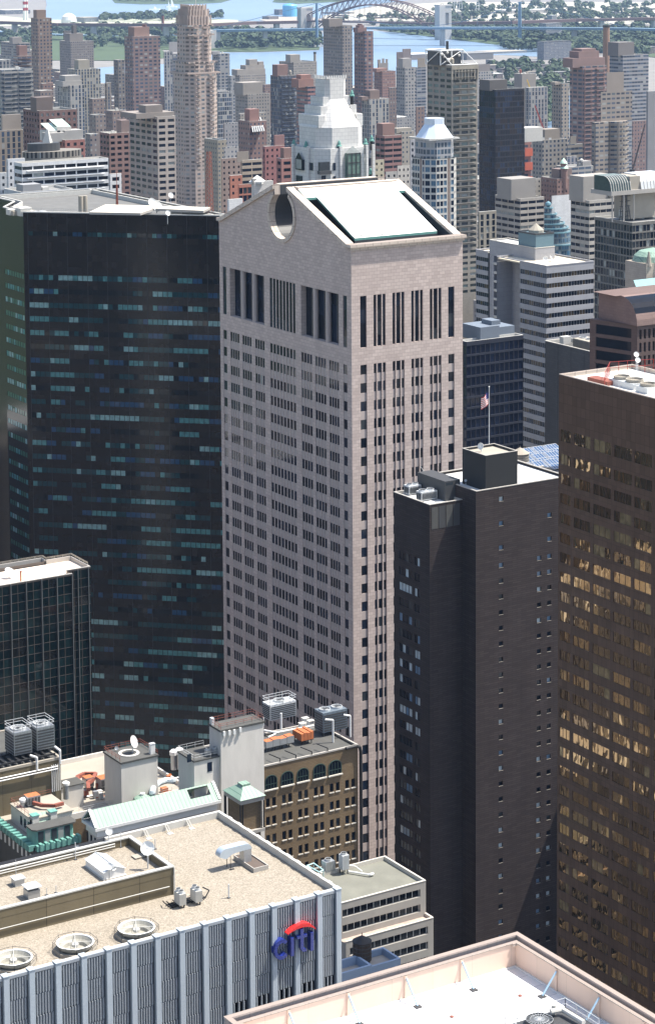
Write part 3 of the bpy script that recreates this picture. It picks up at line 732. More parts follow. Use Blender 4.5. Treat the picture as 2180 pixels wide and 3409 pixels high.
def roof_items():
    # pitched skylight box on the raised roof
    ZU = 148.6
    t = thing('skylight', 'silver gabled metal skylight box on the raised gravel roof', 'skylight', at(*SJ(520, 800), Z=ZU))
    a = at(*SJ(512, 815), Z=ZU+.15); bb = at(*SJ(845, 735), Z=ZU+.15); c = at(*SJ(222, 590), Z=ZU+.15)
    x0, x1, y0, y1 = a.x, bb.x, a.y, c.y; h = .95; rz = 1.45; xm = (x0+x1)/2
    o = MB(); o.box(x0-.12, x1+.2, y0-.15, y1+.1, ZU+.003, ZU+.14); o.build('kerb', M['offwhite'], t)
    o = MB(); o.box(x0, x1, y0, y1, ZU+.143, ZU+h); o.poly([(x0, y0, ZU+h), (x1, y0, ZU+h), (xm, y0, ZU+rz)]); o.poly([(x1, y1, ZU+h), (x0, y1, ZU+h), (xm, y1, ZU+rz)]); o.build('body', M['white'], t)
    o = MB()
    for s, xa in ((-1, x0-.12), (1, x1+.12)):
        o.quad((xa, y0-.12, ZU+h-.02), (xa, y1+.1, ZU+h-.02), (xm, y1+.1, ZU+rz+.04), (xm, y0-.12, ZU+rz+.04))
        for k in range(5):
            yy = y0+(y1-y0)*k/4; o.tube((xa, yy, ZU+h+.0), (xm, yy, ZU+rz+.06), .035, 4)
    o.tube((xm, y0-.1, ZU+rz+.06), (xm, y1+.1, ZU+rz+.06), .05, 5); o.build('roof', M['ltsteel'], t)
    # small hooded vents at far left
    for i, (px, py, s) in enumerate(((142, 385, 1.0), (80, 330, .8))):
        g = at(*SC_(px, py), Z=ZU); t = thing('roof_vent', ['square metal vent with a flat white lid, nearer one at the left', 'square grey metal vent box, farther one at the left'][i], 'vent', g)
        o = MB(); o.box(g.x-.75*s, g.x+.75*s, g.y-.7*s, g.y+.7*s, ZU+.003, ZU+1.0*s); o.build('housing', M['steel'], t)
        o = MB(); zz = ZU+1.0*s+(.3 if i == 0 else .01); o.box(g.x-.9*s, g.x+.9*s, g.y-.85*s, g.y+.85*s, zz, zz+.12); o.build('lid', M['white'] if i == 0 else M['ltsteel'], t)
        if i == 0:
            o = MB(); o.box(g.x-.6, g.x+.6, g.y-.55, g.y+.55, ZU+1.002, zz-.002); o.build('neck', M['dkgrey'], t)
    # dishes
    g = at(*SJ(1215, 640), Z=ZU); dish('satellite_dish', 'big white satellite dish on a pole beside the raised roof wall', g, .84, (-.45, -.72, .42), 2.5)
    g = at(*SJ(605, 815), Z=ZU); dish('satellite_dish', 'pale blue dish in front of the left side of the skylight box', g, .42, (-.5, -.7, .5), 1.6); 
    g = at(*SJ(660, 790), Z=ZU); dish('satellite_dish', 'pale dish at the right corner of the skylight box', g, .38, (-.2, -.8, .5), 1.3)
    g = at(*SJ(590, 190), Z=149.72); dish('satellite_dish', 'white round dish above the white parapet in front of the green roof', g, .45, (-.1, -.9, .3), 1.15)
    g = at(*SJ(88, 400), Z=148.7); dish('satellite_dish', 'small grey dish beside a mast by the left parapet', g, .3, (-.3, -.9, .3), .7)
    # curved duct on its grey tray
    t = thing('ventilation_duct', 'curved silver exhaust duct on a brown tray on the gravel roof', 'duct', at(*SI(1060, 520), Z=CR))
    q = [at(*SI(*p_), Z=CR+.42) for p_ in ((1175, 600), (1362, 560), (1140, 400), (930, 430))]
    o = MB(); x0 = q[0].x; x1 = q[1].x; y0 = q[0].y; y1 = q[3].y
    o.box(x0, x1, y0, y1, CR+.003, CR+.4); o.build('tray', plain('brown_tray', (.10, .075, .06), .8, var=.3, scale=1.5), t)
    o = MB(); ring(o, x0-.06, x1+.06, y0-.06, y1+.06, .12, CR+.01, CR+.55); o.build('tray_rim', M['concrete'], t)
    bx = at(*SI(1085, 505), Z=CR+.4); o = MB(); wd, dp = .75, 1.0; xr = bx.x+.6; xl = bx.x-.45
    o.box(xl, xr, bx.y-.1, bx.y+dp, CR+.403, CR+2.0); o.build('riser', M['steel'], t)
    o = MB(); n = 9; ya, yb = bx.y-.12, bx.y+dp+.02; zc0 = CR+2.0
    L_ = 2.6; prof_o = []; prof_i = []
    for k in range(n+1):
        a = math.pi/2*k/n; prof_o.append((xr-.9+.9*math.cos(a)+.05, zc0+.75*math.sin(a))); prof_i.append((xl+.0, zc0))
    for k in range(n+1):
        a = math.pi/2+math.pi/2*k/n; prof_o.append((xr-.9-L_+.95*math.cos(a), zc0-.15+.9*math.sin(a)))
    inn = [(x+(.0), z) for x, z in prof_o]
    pts = prof_o+[(xr-.9-L_-.1, zc0-.55), (xr-.9-L_+.1, zc0-.5), (xl-1.6, zc0-.1), (xl-.5, zc0), (xr+.05, zc0-.0)]
    o.poly([(x, ya, z) for x, z in reversed(pts)]); o.poly([(x, yb, z) for x, z in pts])
    for A, B in zip(pts, pts[1:]+pts[:1]): o.quad((A[0], ya, A[1]), (B[0], ya, B[1]), (B[0], yb, B[1]), (A[0], yb, A[1]))
    o.build('elbow', plain('pale_blue_sheet_metal', (.5, .58, .66), .35, .4, var=.1, scale=2), t)
    o = MB()
    for dy in (0, .9): o.tube((xr-.9-L_+.6, bx.y+dy, CR), (xr-.9-L_+.6, bx.y+dy, zc0-.2), .04, 5)
    o.box(xr-L_-.5, xr-L_+.1, bx.y-.3, bx.y, CR+.003, CR+.06); o.build('support', M['black'], t)
    # air conditioners
    for i, (px, py) in enumerate(((228, 1065), (435, 1025))):
        g = at(*SI(px, py), Z=CR+.45)
        cooling_unit('air_conditioner', ['beige twin-fan air conditioner, left one of the pair beside the brown wall', 'beige twin-fan air conditioner, right one of the pair'][i], g.x, g.x+.78, g.y, g.y+1.45, CR, CR+1.75, 2, 'offwhite', 'twin air conditioners', False, .4)
    g = at(*SI(130, 1100), Z=CR); t = thing('pipework', 'black pipes and steel skid beneath the two beige air conditioners', 'pipes', g); o = MB()
    for dy in (0, .5, 1.0): o.path([(g.x-.3, g.y+dy, CR+.12), (g.x+4.6, g.y+dy+.5, CR+.12)], .09, 5)
    for k in range(6): o.path([(g.x+.1+k*.8, g.y-.2, CR+.2), (g.x+.1+k*.8, g.y+1.7, CR+.2)], .07, 5)
    o.path([(g.x-.3, g.y, CR+.2), (g.x-.7, g.y+.6, CR+.6), (g.x-.5, g.y+1.4, CR+.5)], .07, 5); o.path([(g.x+4.6, g.y+.3, CR+.2), (g.x+5.2, g.y+.5, CR+.8), (g.x+4.9, g.y+1.5, CR+.9)], .08, 5)
    o.build('pipe', M['black'], t)
    poles = ((SI(853, 968), 1.7, .09, 'single grey vent pipe standing alone on the gravel'), (SI(88, 530), 1.1, .03, 'thin rod on the corner of the brown wall'), (SJ(1330, 330), 1.3, .06, 'thin grey pole behind the big white dish'), (SJ(780, 300), 1.9, .05, 'short grey antenna pole by the north parapet'), (SJ(55, 500), 2.2, .05, 'grey antenna pole at the left end of the parapet'), (SC_(72, 315), 2.6, .03, 'thin whip antenna at the far left of the raised roof'), (SC_(208, 378), .9, .04, 'short post right of the white-lidded vent'), (SC_(250, 368), .9, .05, 'short post with a red fitting by the brown wall top'))
    for p_, h, r_, lb in poles:
        zz = CR if lb.startswith(('single',)) else 148.6
        g = at(*p_, Z=zz); t = thing('roof_pole', lb, 'pole', g); o = MB(); o.tube(g, g+Vector((0, 0, h)), r_, 7); o.build('shaft', M['ltsteel'], t); o = MB(); o.box(g.x-.18, g.x+.18, g.y-.18, g.y+.18, zz+.003, zz+.07); o.build('foot', M['dkgrey'], t)
    g = at(*SJ(1060, 455), Z=148.6); t = thing('roof_hatch', 'low flat grey hatch slab on the raised roof behind the dish', 'hatch', g); o = MB(); o.box(g.x-.6, g.x+.6, g.y-.5, g.y+.5, 148.603, 148.72); o.build('slab', M['rooftan'], t); o = MB(); o.box(g.x-.7, g.x+.7, g.y-.6, g.y+.6, 148.723, 148.77); o.build('lid', M['rooftan'], t)
roof_items()

# =============== nearest roof: pink parapet and white deck ===============
M['pinkwall'] = masonry('pink_parapet_panels', (.70, .53, .43), (.68, .52, .42), (.5, .39, .31), 5.2, 9, .02, .8, .12, off=0)
M['pinkstone'] = masonry('grey_pink_stone', (.50, .42, .38), (.47, .40, .36), (.3, .25, .22), 1.3, 3.3, .02, .7, .12, off=0)
M['deck'] = masonry('white_roof_deck', (.86, .87, .88), (.84, .85, .87), (.62, .64, .68), 3.2, 1.4, .03, .6, .05)
def deckmat():
    mt, n, b = nodes('white_roof_pavers'); g = N(n, 'ShaderNodeNewGeometry')
    br = N(n, 'ShaderNodeTexBrick'); br.inputs['Scale'].default_value = 1; br.inputs['Brick Width'].default_value = 2.6; br.inputs['Row Height'].default_value = 1.15; br.inputs['Mortar Size'].default_value = .035
    br.inputs['Color1'].default_value = (.74, .74, .74, 1); br.inputs['Color2'].default_value = (.66, .665, .67, 1); br.inputs['Mortar'].default_value = (.36, .37, .41, 1)
    mp = N(n, 'ShaderNodeMapping'); mp.inputs['Rotation'].default_value = (0, 0, math.pi/2); L(n, g.outputs['Position'], mp.inputs[0]); L(n, mp.outputs[0], br.inputs['Vector'])
    L(n, br.outputs[0], b.inputs['Base Color']); b.inputs['Roughness'].default_value = .6; return mt
def build_pink_roof():
    X0, X1, Y0, Y1, Z = 110.4, 147.4, 150.0, 197.5, 150.0
    t = thing('office_building', 'nearest building with a white roof deck inside pink parapet walls', 'office building', (128, 175, 0))
    i_ = at(1716.6, 3139.6, Z=149.55); xi, yi = i_.x, i_.y          # inner face of inner wall top
    fl = at(1711, 3215, Z=149.55-2.25); zr = at(1711, 3215, X=xi).z
    b = MB(); b.box(X0, X1, Y0, Y1, 0, zr-.3); ring(b, X0, X1, Y0, Y1, .42, zr-.297, Z-.2); b.build('wall', M['pinkstone'], t)
    c = MB(); ring(c, X0-.08, X1+.08, Y0-.08, Y1+.08, .62, Z-.197, Z); c.build('coping', M['pinkstone'], t)
    g = MB(); g.box(X0+.42, X1-.42, Y0+.42, Y1-.42, zr-.28, 148.75-.6); 
    g = MB(); ring(g, X0+.425, X1-.425, Y0+.425, Y1-.425, .45, zr-.29, 148.9); g.build('gutter', M['dkgrey'], t)
    th = .26; xw = X0+(X1-xi); 
    q = MB(); ring(q, xw-th, xi+th, Y0+3, yi+th, th, zr, 149.5)
    for k in range(5):
        x = xi-.02-7.25*k
        if k: q.box(x-.18, x+.18, yi-.13, yi-.003, zr, 149.45)
        y = yi-7.25*k; 
        if k: q.box(xi-.13, xi-.003, y-.18, y+.18, zr, 149.45)
    q.build('inner_parapet', M['pinkwall'], t)
    q = MB(); ring(q, xw-th-.1, xi+th+.1, Y0+2.9, yi+th+.1, th+.2, 149.503, 149.62); q.box(xi-.55, xi, yi-.25, yi-.1, 149.3, 149.6); q.build('inner_coping', M['coping'], t)
    q = MB(); q.box(xw, xi-.003, Y0+3.3, yi-.003, zr-.29, zr+.003); q.build('roof_deck', deckmat(), t)
    q = MB(); ring(q, xw+.003, xi-.006, Y0+3.3, yi-.006, .22, zr+.005, zr+.14); q.build('kerb', M['white'], t)
    bl = plain('pale_blue_strut', (.35, .52, .66), .4, var=.06)
    for k in (1, 2, 3, 4):
        for ax in (0, 1):
            o = MB()
            if ax == 0:
                x = xi-7.25*k; o.tube((x, yi-.16, 149.2), (x+.0, yi-2.2, zr+.12), .11, 6)
            else:
                y = yi-7.25*k-.2; o.tube((xi-.16, y, 149.2), (xi-2.0, y, zr+.12), .11, 6)
            o.build('strut', bl, t); o = MB()
            if ax == 0: o.box(x-.35, x+.35, yi-2.6, yi-1.9, zr+.006, zr+.12)
            else: o.box(xi-2.4, xi-1.7, y-.35, y+.35, zr+.006, zr+.12)
            o.build('strut_base', M['dkgrey'], t)
    for px, py in ((716, 217), (300, 345)):
        g = at(*SK(px, py), Z=zr); o = MB(); o.lathe((g.x, g.y, zr+.005), [(.22, 0), (.2, .12), (.02, .2)], 10); o.build('drain', M['redrust'], t)
    # fan machinery at the lower edge of the picture
    g = at(*SK(835, 365), Z=zr+1.3); t2 = thing('cooling_tower', 'dark round-fan cooling machine with railings on the white roof deck', 'cooling tower', (g.x, g.y, zr))
    o = MB(); o.box(g.x-2.6, g.x+4.6, g.y-3.5, g.y+1.6, zr+.006, zr+.9); o.build('casing', M['dkgrey'], t2)
    o = MB(); o.lathe((g.x, g.y, zr+.9), [(1.45, 0), (1.45, .55), (1.36, .55), (1.3, .2), (.02, .2)], 24); o.build('fan_shroud', M['dkgrey'], t2)
    o = MB()
    for k in range(24):
        a = k*math.pi/12; o.tube((g.x, g.y, zr+1.47), (g.x+1.4*math.cos(a), g.y+1.4*math.sin(a), zr+1.47), .018, 4, cap=False)
    for rr in (.5, .95, 1.4):
        o.lathe((g.x, g.y, zr+1.46), [(rr-.02, 0), (rr, .03), (rr+.02, 0)], 24)
    o.build('fan_grille', M['ltsteel'], t2)
    o = MB(); rail(o, [(g.x-2.9, g.y-3.6, zr+.3), (g.x-2.9, g.y+2.0, zr+.3), (g.x+4.9, g.y+2.0, zr+.3), (g.x+4.9, g.y-3.6, zr+.3)], 1.35, 1.5, .035); o.build('railing', M['ltsteel'], t2)
    o = MB(); o.path([(g.x+1.9, g.y+.6, zr+1.5), (g.x+3.2, g.y+.3, zr+1.5), (g.x+3.4, g.y-3, zr+1.4)], .28, 8); o.tube((g.x+2.6, g.y+1.0, zr+.9), (g.x+2.6, g.y+1.0, zr+1.9), .25, 8); o.build('pipe', M['offwhite'], t2)
build_pink_roof()
M['tanbrick'] = masonry('tan_brown_brick', (.20, .145, .085), (.17, .12, .07), (.12, .09, .06), .9, .3, .03, .85, .28)
M['sill'] = plain('stone_sill', (.55, .52, .46), .8, var=.1)
M['frame'] = plain('dark_green_frame', (.03, .06, .05), .5)
def simple_box(mb, x0, x1, y0, y1, z0, z1, m=0, mt=None): mb.box(x0, x1, y0, y1, z0, z1, m, mt)

# ---------- tan brick hotel ----------
def build_tan_hotel():
    Z = 98.0; a = at(*SB(1010, 400), Z=Z); X1, Y0 = a.x, a.y; X0 = at(*SB(290, 557), Y=Y0).x; Y1 = Y0+16
    t = thing('brick_hotel', 'tan brown brick hotel wall with arched top windows and paired windows below', 'hotel', ((X0+X1)/2, Y0+8, 0))
    b = MB(); panes = []
    def wx(px, py=700): return at(*SB(px, py), Y=Y0).x
    cols = [(488, 545, 2), (580, 637, 2), (672, 728, 2), (762, 818, 2), (852, 908, 2), (940, 997, 2)]
    us = [0.0]; k_ = ['w']
    for p0, p1, n in cols:
        a0, a1 = wx(p0)-X0, wx(p1)-X0; w_ = (a1-a0-.55)/2
        us += [a0, a0+w_, a0+w_+.55, a1]; k_ += ['g', 'w', 'g', 'w']
    us.append(X1-X0)
    zr = [at(*SB(520, 700+104*k), Y=Y0).z for k in (0, 1)]; pitch = zr[0]-zr[1]
    zs = [0.0]; ztop = at(*SB(515, 698), Y=Y0).z; rows = []; z = ztop
    while z > 6: rows.append((z-1.75, z)); z -= pitch
    rows.reverse()
    for r in rows: zs += list(r)
    zs.append(Z)
    rr = random.Random(2)
    skip = set((c, r) for c in range(14) for r in range(60) if rr.random() < .0)
    facade(b, panes, (X0, Y0, 0), (1, 0, 0), us, zs, lambda i, j: ('p', .28) if (k_[i] == 'g' and j % 2 == 1) else (0, 0))
    b.quad((X1, Y0, 0), (X1, Y1, 0), (X1, Y1, Z), (X1, Y0, Z)); b.quad((X1, Y1, 0), (X0, Y1, 0), (X0, Y1, Z), (X1, Y1, Z)); b.quad((X0, Y1, 0), (X0, Y0, 0), (X0, Y0, Z), (X0, Y1, Z))
    b.build('wall', M['tanbrick'], t)
    windows(panes, t, [(M['dkglass'], 4), (M['dkglass3'], 3), (M['dkglass2'], 1)], 100)
    s = MB(); ns = 0
    for (lo, hi) in reversed(rows):
        for i, kk in enumerate(k_):
            if kk == 'g':
                ns += 1; q = MB() if ns <= 100 else s; q.box(X0+us[i]-.12, X0+us[i+1]+.12, Y0-.14, Y0-.003, lo-.2, lo-.003)
                if ns <= 100: q.build('sill', M['sill'], t)
    if s.f: tag(s.build('sills', M['sill'], t), kind='stuff')
    # arched windows
    for p0, p1, pt, pb in ((485, 547, 570, 645), (577, 640, 548, 622), (668, 727, 530, 600), (760, 824, 506, 582), (848, 914, 485, 562)):
        x0, x1 = wx(p0, pt+30), wx(p1, pt+30); xm = (x0+x1)/2; r = (x1-x0)/2; zt = at(*SB((p0+p1)/2, pt), Y=Y0).z; zb = at(*SB((p0+p1)/2, pb), Y=Y0).z; zc = zt-r*.75
        arc = [(xm+r*math.cos(math.pi*i/12), zc+r*.75*math.sin(math.pi*i/12)) for i in range(13)]
        f = MB(); f.poly([(x, Y0-.03, z) for x, z in [(x0, zb), (x1, zb)]+arc]); f.build('arched_window', M['dkglass'], t)
        f = MB(); out = [(xm+(r+.16)*math.cos(math.pi*i/12), zc+(r*.75+.16)*math.sin(math.pi*i/12)) for i in range(13)]
        for i in range(12):
            A, B, C, D = arc[i], arc[i+1], out[i+1], out[i]
            f.quad((A[0], Y0-.12, A[1]), (D[0], Y0-.12, D[1]), (C[0], Y0-.12, C[1]), (B[0], Y0-.12, B[1])); f.quad((D[0], Y0-.12, D[1]), (D[0], Y0, D[1]), (C[0], Y0, C[1]), (C[0], Y0-.12, C[1])); f.quad((A[0], Y0-.12, A[1]), (A[0], Y0, A[1]), (B[0], Y0, B[1]), (B[0], Y0-.12, B[1]))
        for xx in (x0-.16, x1-.0): f.box(xx, xx+.16, Y0-.12, Y0-.003, zb, zc)
        for k in (1, 2, 3): xx = x0+(x1-x0)*k/4; f.box(xx-.04, xx+.04, Y0-.09, Y0-.035, zb, zc+r*.5)
        f.box(x0, x1, Y0-.09, Y0-.035, zb+.9, zb+1.0); f.build('window_frame', M['frame'], t)
        f = MB(); f.box(x0-.3, x1+.3, Y0-.32, Y0-.003, zb-.28, zb-.04); f.build('window_ledge', M['sill'], t)
    r = MB(); r.box(X0+.3, X1-.3, Y0+.3, Y1-.3, Z-.8, Z-.25); r.build('roof', M['tar'], t)
    c = MB(); ring(c, X0-.1, X1+.12, Y0-.12, Y1+.1, .4, Z+.003, Z+.3)
    c.build('coping', M['concrete'], t)
    c = MB(); c.path([(X1+.55, Y0-.3, 30), (X1+.55, Y0-.3, Z-1.2), (X1+.3, Y0-.3, Z-.2), (X1-.5, Y0-.3, Z+.15), (X0+26, Y0-.35, Z+.12)], .32, 10)
    c.build('flue_pipe', M['black'], t)
    for k in range(4):
        g = at(*SB(560+90*k, 485-20*k), Z=Z+.3); c = MB(); c.path([(g.x, g.y-.6, Z+.1), (g.x, g.y-.6, Z+.9), (g.x-.6, g.y+2.6, Z+.95)], .11, 6); c.build('pipe_support', M['black'], t)
    # stucco penthouse block
    a = at(*SB(230, 310), Y=Y0-.25); b_ = at(*SB(475, 262), Y=Y0-.25); c_ = at(*SB(165, 265), X=a.x); zt = a.z
    p = thing('penthouse_block', 'tall grey-white stucco block with railings round its flat dark top', 'penthouse', ((a.x+b_.x)/2, Y0+3, Z-14))
    x0, x1, y0, y1 = a.x, b_.x, Y0-.25, c_.y; zb = at(*SB(230, 620), Y=Y0-.25).z
    q = MB(); q.box(x0, x1, y0, y1, 60, zt-.4); q.build('wall', M['stucco'], p)
    q = MB(); q.box(x0-.2, x1+.2, y0-.2, y1+.2, zt-.397, zt); q.build('roof', M['tar'], p)
    q = MB(); rail(q, [(x0, y0, zt), (x0, y1, zt), (x1, y1, zt), (x1, y0+.1, zt)], 1.1, 1.6, .04); rail(q, [(x0+.2, y0+1.0, zt), (x1-.3, y0+1.0, zt)], .8, 1.6, .04); q.build('railing', M['redrust'], p)
    q = MB()
    for i, (px, py) in enumerate(((250, 318), (280, 313), (308, 308), (342, 296))):
        g = at(*SB(px, py), Y=y0-.3); q.box(g.x-.22, g.x+.22, y0-.45, y0-.05, g.z-.9, g.z); q.tube((g.x, y0-.25, g.z-.9), (g.x-.1, y0-.1, g.z-1.8), .05, 4)
    q.build('antenna_panel', M['white'], p)
    q = MB(); q.tube((x1+.25, y0+.5, zt-1.2), (x1+.25, y0+.5, zt+.4), .16, 8); q.box(x0-.1, x0+.5, y1-1.2, y1-.3, zt+.003, zt+1.3); q.build('roof_vent', M['ltsteel'], p)
    # lower annex at its left, same stucco
    e = thing('penthouse_block', 'lower pale stucco penthouse with dark roof, left of the tall stucco block', 'penthouse', (x0-4, y0+3, Z-14))
    ax0 = at(*SB(15, 385), Y=y0+5).x; zt2 = at(*SB(140, 480), Y=y0+.0).z
    q = MB(); q.box(ax0, x0-.02, y0+.6, y1+2.5, 60, zt2-.3); q.build('wall', M['stucco'], e)
    q = MB(); q.box(ax0-.15, x0-.01, y0+.45, y1+2.6, zt2-.297, zt2); q.build('roof', M['tar'], e)
    q = MB(); rail(q, [(x0-.2, y0+.6, zt2), (ax0, y0+.6, zt2), (ax0, y1+2.4, zt2), (x0, y1+2.4, zt2)], 1.1, 1.6, .035); q.build('railing', M['ltsteel'], e)
    for px, py, sx, sy in ((168, 520, .5, .9), (50, 470, .45, .8)):
        g = at(*SB(px, py), Y=y0+.6); q = MB(); q.box(g.x-sx, g.x+sx, y0+.54, y0+.597, g.z-sy, g.z+sy); q.build('window', M['dkglass2'], e)
    for i, (px, py) in enumerate(((158, 455), (195, 448))):
        g = at(*SB(px, py), Z=zt2); cooling_unit('air_conditioner', ['small grey box unit, left of two on the dark penthouse roof', 'small grey box unit, right of two on the dark penthouse roof'][i], g.x-.5, g.x+.5, g.y-.4, g.y+.5, zt2, zt2+1.1, 1, 'steel', None, False, .15)
    # duct boxes and plant
    zr = Z-.2
    def gb(px, py, z=zr): return at(*SB(px, py), Z=z)
    for i, (pa, pb, h, mt, lb) in enumerate(((490, 600, 1.5, 'rust', 'long orange rusty duct box, front left one of two on the hotel roof'), (690, 780, 1.7, 'rust', 'higher orange and white rusty duct box, right one of two on the hotel roof'))):
        g = gb(pa, 415 if i == 0 else 375, zr+.9); g2 = gb((660 if i == 0 else 785), (385 if i == 0 else 372), zr+.9)
        tt = thing('duct_box', lb, 'duct', (g.x, g.y, zr)); q = MB(); x0_, x1_ = g.x, g2.x; yy = g.y
        d = 1.6 if i == 0 else 3.4
        n = 4
        for k in range(n): q.box(x0_+(x1_-x0_)*k/n, x0_+(x1_-x0_)*(k+1)/n-.08, yy, yy+d, zr+.9, zr+.9+h*.85+(.15 if k % 2 else 0), 0, 1)
        q.build('casing', [M['steel'] if i == 0 else M['rust'], M['rust']], tt)
        q = MB()
        for k in range(4): xx = x0_+(x1_-x0_)*(k+.3)/4; q.box(xx, xx+.12, yy+.2, yy+.35, zr, zr+.897); q.box(xx, xx+.12, yy+d-.4, yy+d-.25, zr, zr+.897)
        q.box(x0_, x1_, yy+.05, yy+.17, zr+.75, zr+.89); q.build('stand', M['black'], tt)
    g = gb(520, 300); g2 = gb(672, 270); cooling_unit('cooling_tower', 'pale silver cooling tower with caged railing behind the rusty ducts', g.x, g2.x, g.y+.5, g.y+3.6, zr+.6, zr+4.6, 1, 'ltsteel', None, True, .8, True)
    g = gb(815, 350); g2 = gb(970, 330); cooling_unit('cooling_tower', 'blue-grey cooling tower at the right end of the hotel roof', g.x, g2.x, g.y, g.y+3.4, zr, zr+4.9, 2, 'bluegrey', None, True, .8)
    for i, (px, py) in enumerate(((695, 300), (742, 285), (712, 270))):
        g = gb(px, py, zr+.5); tt = thing('vent_cap', ['white box vent, left of three behind the rusty ducts', 'white box vent, right of three behind the rusty ducts', 'white box vent, rear of three behind the rusty ducts'][i], 'vent', g); q = MB(); q.box(g.x-.6, g.x+.6, g.y-.5, g.y+.5, zr, zr+1.5); q.build('housing', M['white'], tt); q = MB(); q.box(g.x-.7, g.x+.7, g.y-.6, g.y+.6, zr+1.503, zr+1.65); q.build('lid', M['offwhite'], tt)
    g = gb(480, 330); tt = thing('pipework', 'thick white pipes winding between the plant on the hotel roof', 'pipes', g); q = MB()
    p0 = gb(478, 312, zr+1); p1 = gb(545, 325, zr+1); p2 = gb(760, 285, zr+1); p3 = gb(500, 352, zr+.8)
    q.path([p0, p1, p2], .22, 8); q.path([p3, p1+Vector((0, 0, -.2))], .16, 8); a_ = gb(870, 380, zr); q.path([a_, a_+Vector((0, 0, 4.6)), a_+Vector((-1.6, .4, 4.9))], .2, 8); a_ = gb(968, 350, zr); q.path([a_, a_+Vector((0, 0, 4.4)), a_+Vector((-1.2, .5, 4.7))], .2, 8)
    a_ = gb(575, 318, zr); q.path([a_, a_+Vector((0, 0, 3.8))], .22, 8); q.build('pipe', M['white'], tt)
M['bluegrey'] = plain('blue_grey_steel', (.17, .21, .25), .45, .3, var=.15)
build_tan_hotel()

# ---------- chimney lantern with copper pyramid ----------
def build_lantern():
    z = 99.0; c0 = at(*SA(1372, 712), Z=z); c1 = at(*SA(1500, 680), Z=z); s = (c1.x-c0.x)
    x0, y0 = c0.x, c0.y; x1, y1 = x0+s, y0+s*1.25; xm, ym = (x0+x1)/2, (y0+y1)/2
    t = thing('lantern_turret', 'dark square turret with a green copper pyramid cap, in front of the tan hotel', 'turret', (xm, ym, 60))
    b = MB(); b.box(x0+.45, x1-.45, y0+.45, y1-.45, 60, z-.4); b.build('core', M['tanbrick'], t)
    b = MB(); hz = z+1.6; q = s*.22
    for (ax, ay), (bx, by) in zip([(x0-.3, y0-.3), (x1+.3, y0-.3), (x1+.3, y1+.3), (x0-.3, y1+.3)], [(x1+.3, y0-.3), (x1+.3, y1+.3), (x0-.3, y1+.3), (x0-.3, y0-.3)]):
        f = lambda X, Y: (xm+(X-xm)*.28, ym+(Y-ym)*.28, hz)
        b.quad((ax, ay, z), (bx, by, z), f(bx, by), f(ax, ay))
    b.box(xm-q*.8, xm+q*.8, ym-q*.8, ym+q*.8, hz, hz+.35); b.build('roof', M['copper'], t)
    b = MB(); ring(b, x0-.1, x1+.1, y0-.1, y1+.1, .5, z-.9, z-.02); b.build('cornice', M['concrete'], t); b = MB(); ring(b, x0-.15, x1+.15, y0-.15, y1+.15, .6, z-6.9, z-6.3); b.build('balustrade', M['concrete'], t)
    for cx, cy in ((x0, y0), (x1, y0), (x0, y1), (x1, y1)):
        for d in (-.25, .25):
            b = MB(); b.tube((cx+(d if cy == y0 else 0)+(.2 if cx == x0 else -.2), cy+(0 if cy == y0 else d)+.15, z-6.3), (cx+(d if cy == y0 else 0)+(.2 if cx == x0 else -.2), cy+(0 if cy == y0 else d)+.15, z-.9), .14, 8); b.build('column', M['black'], t)
build_lantern()

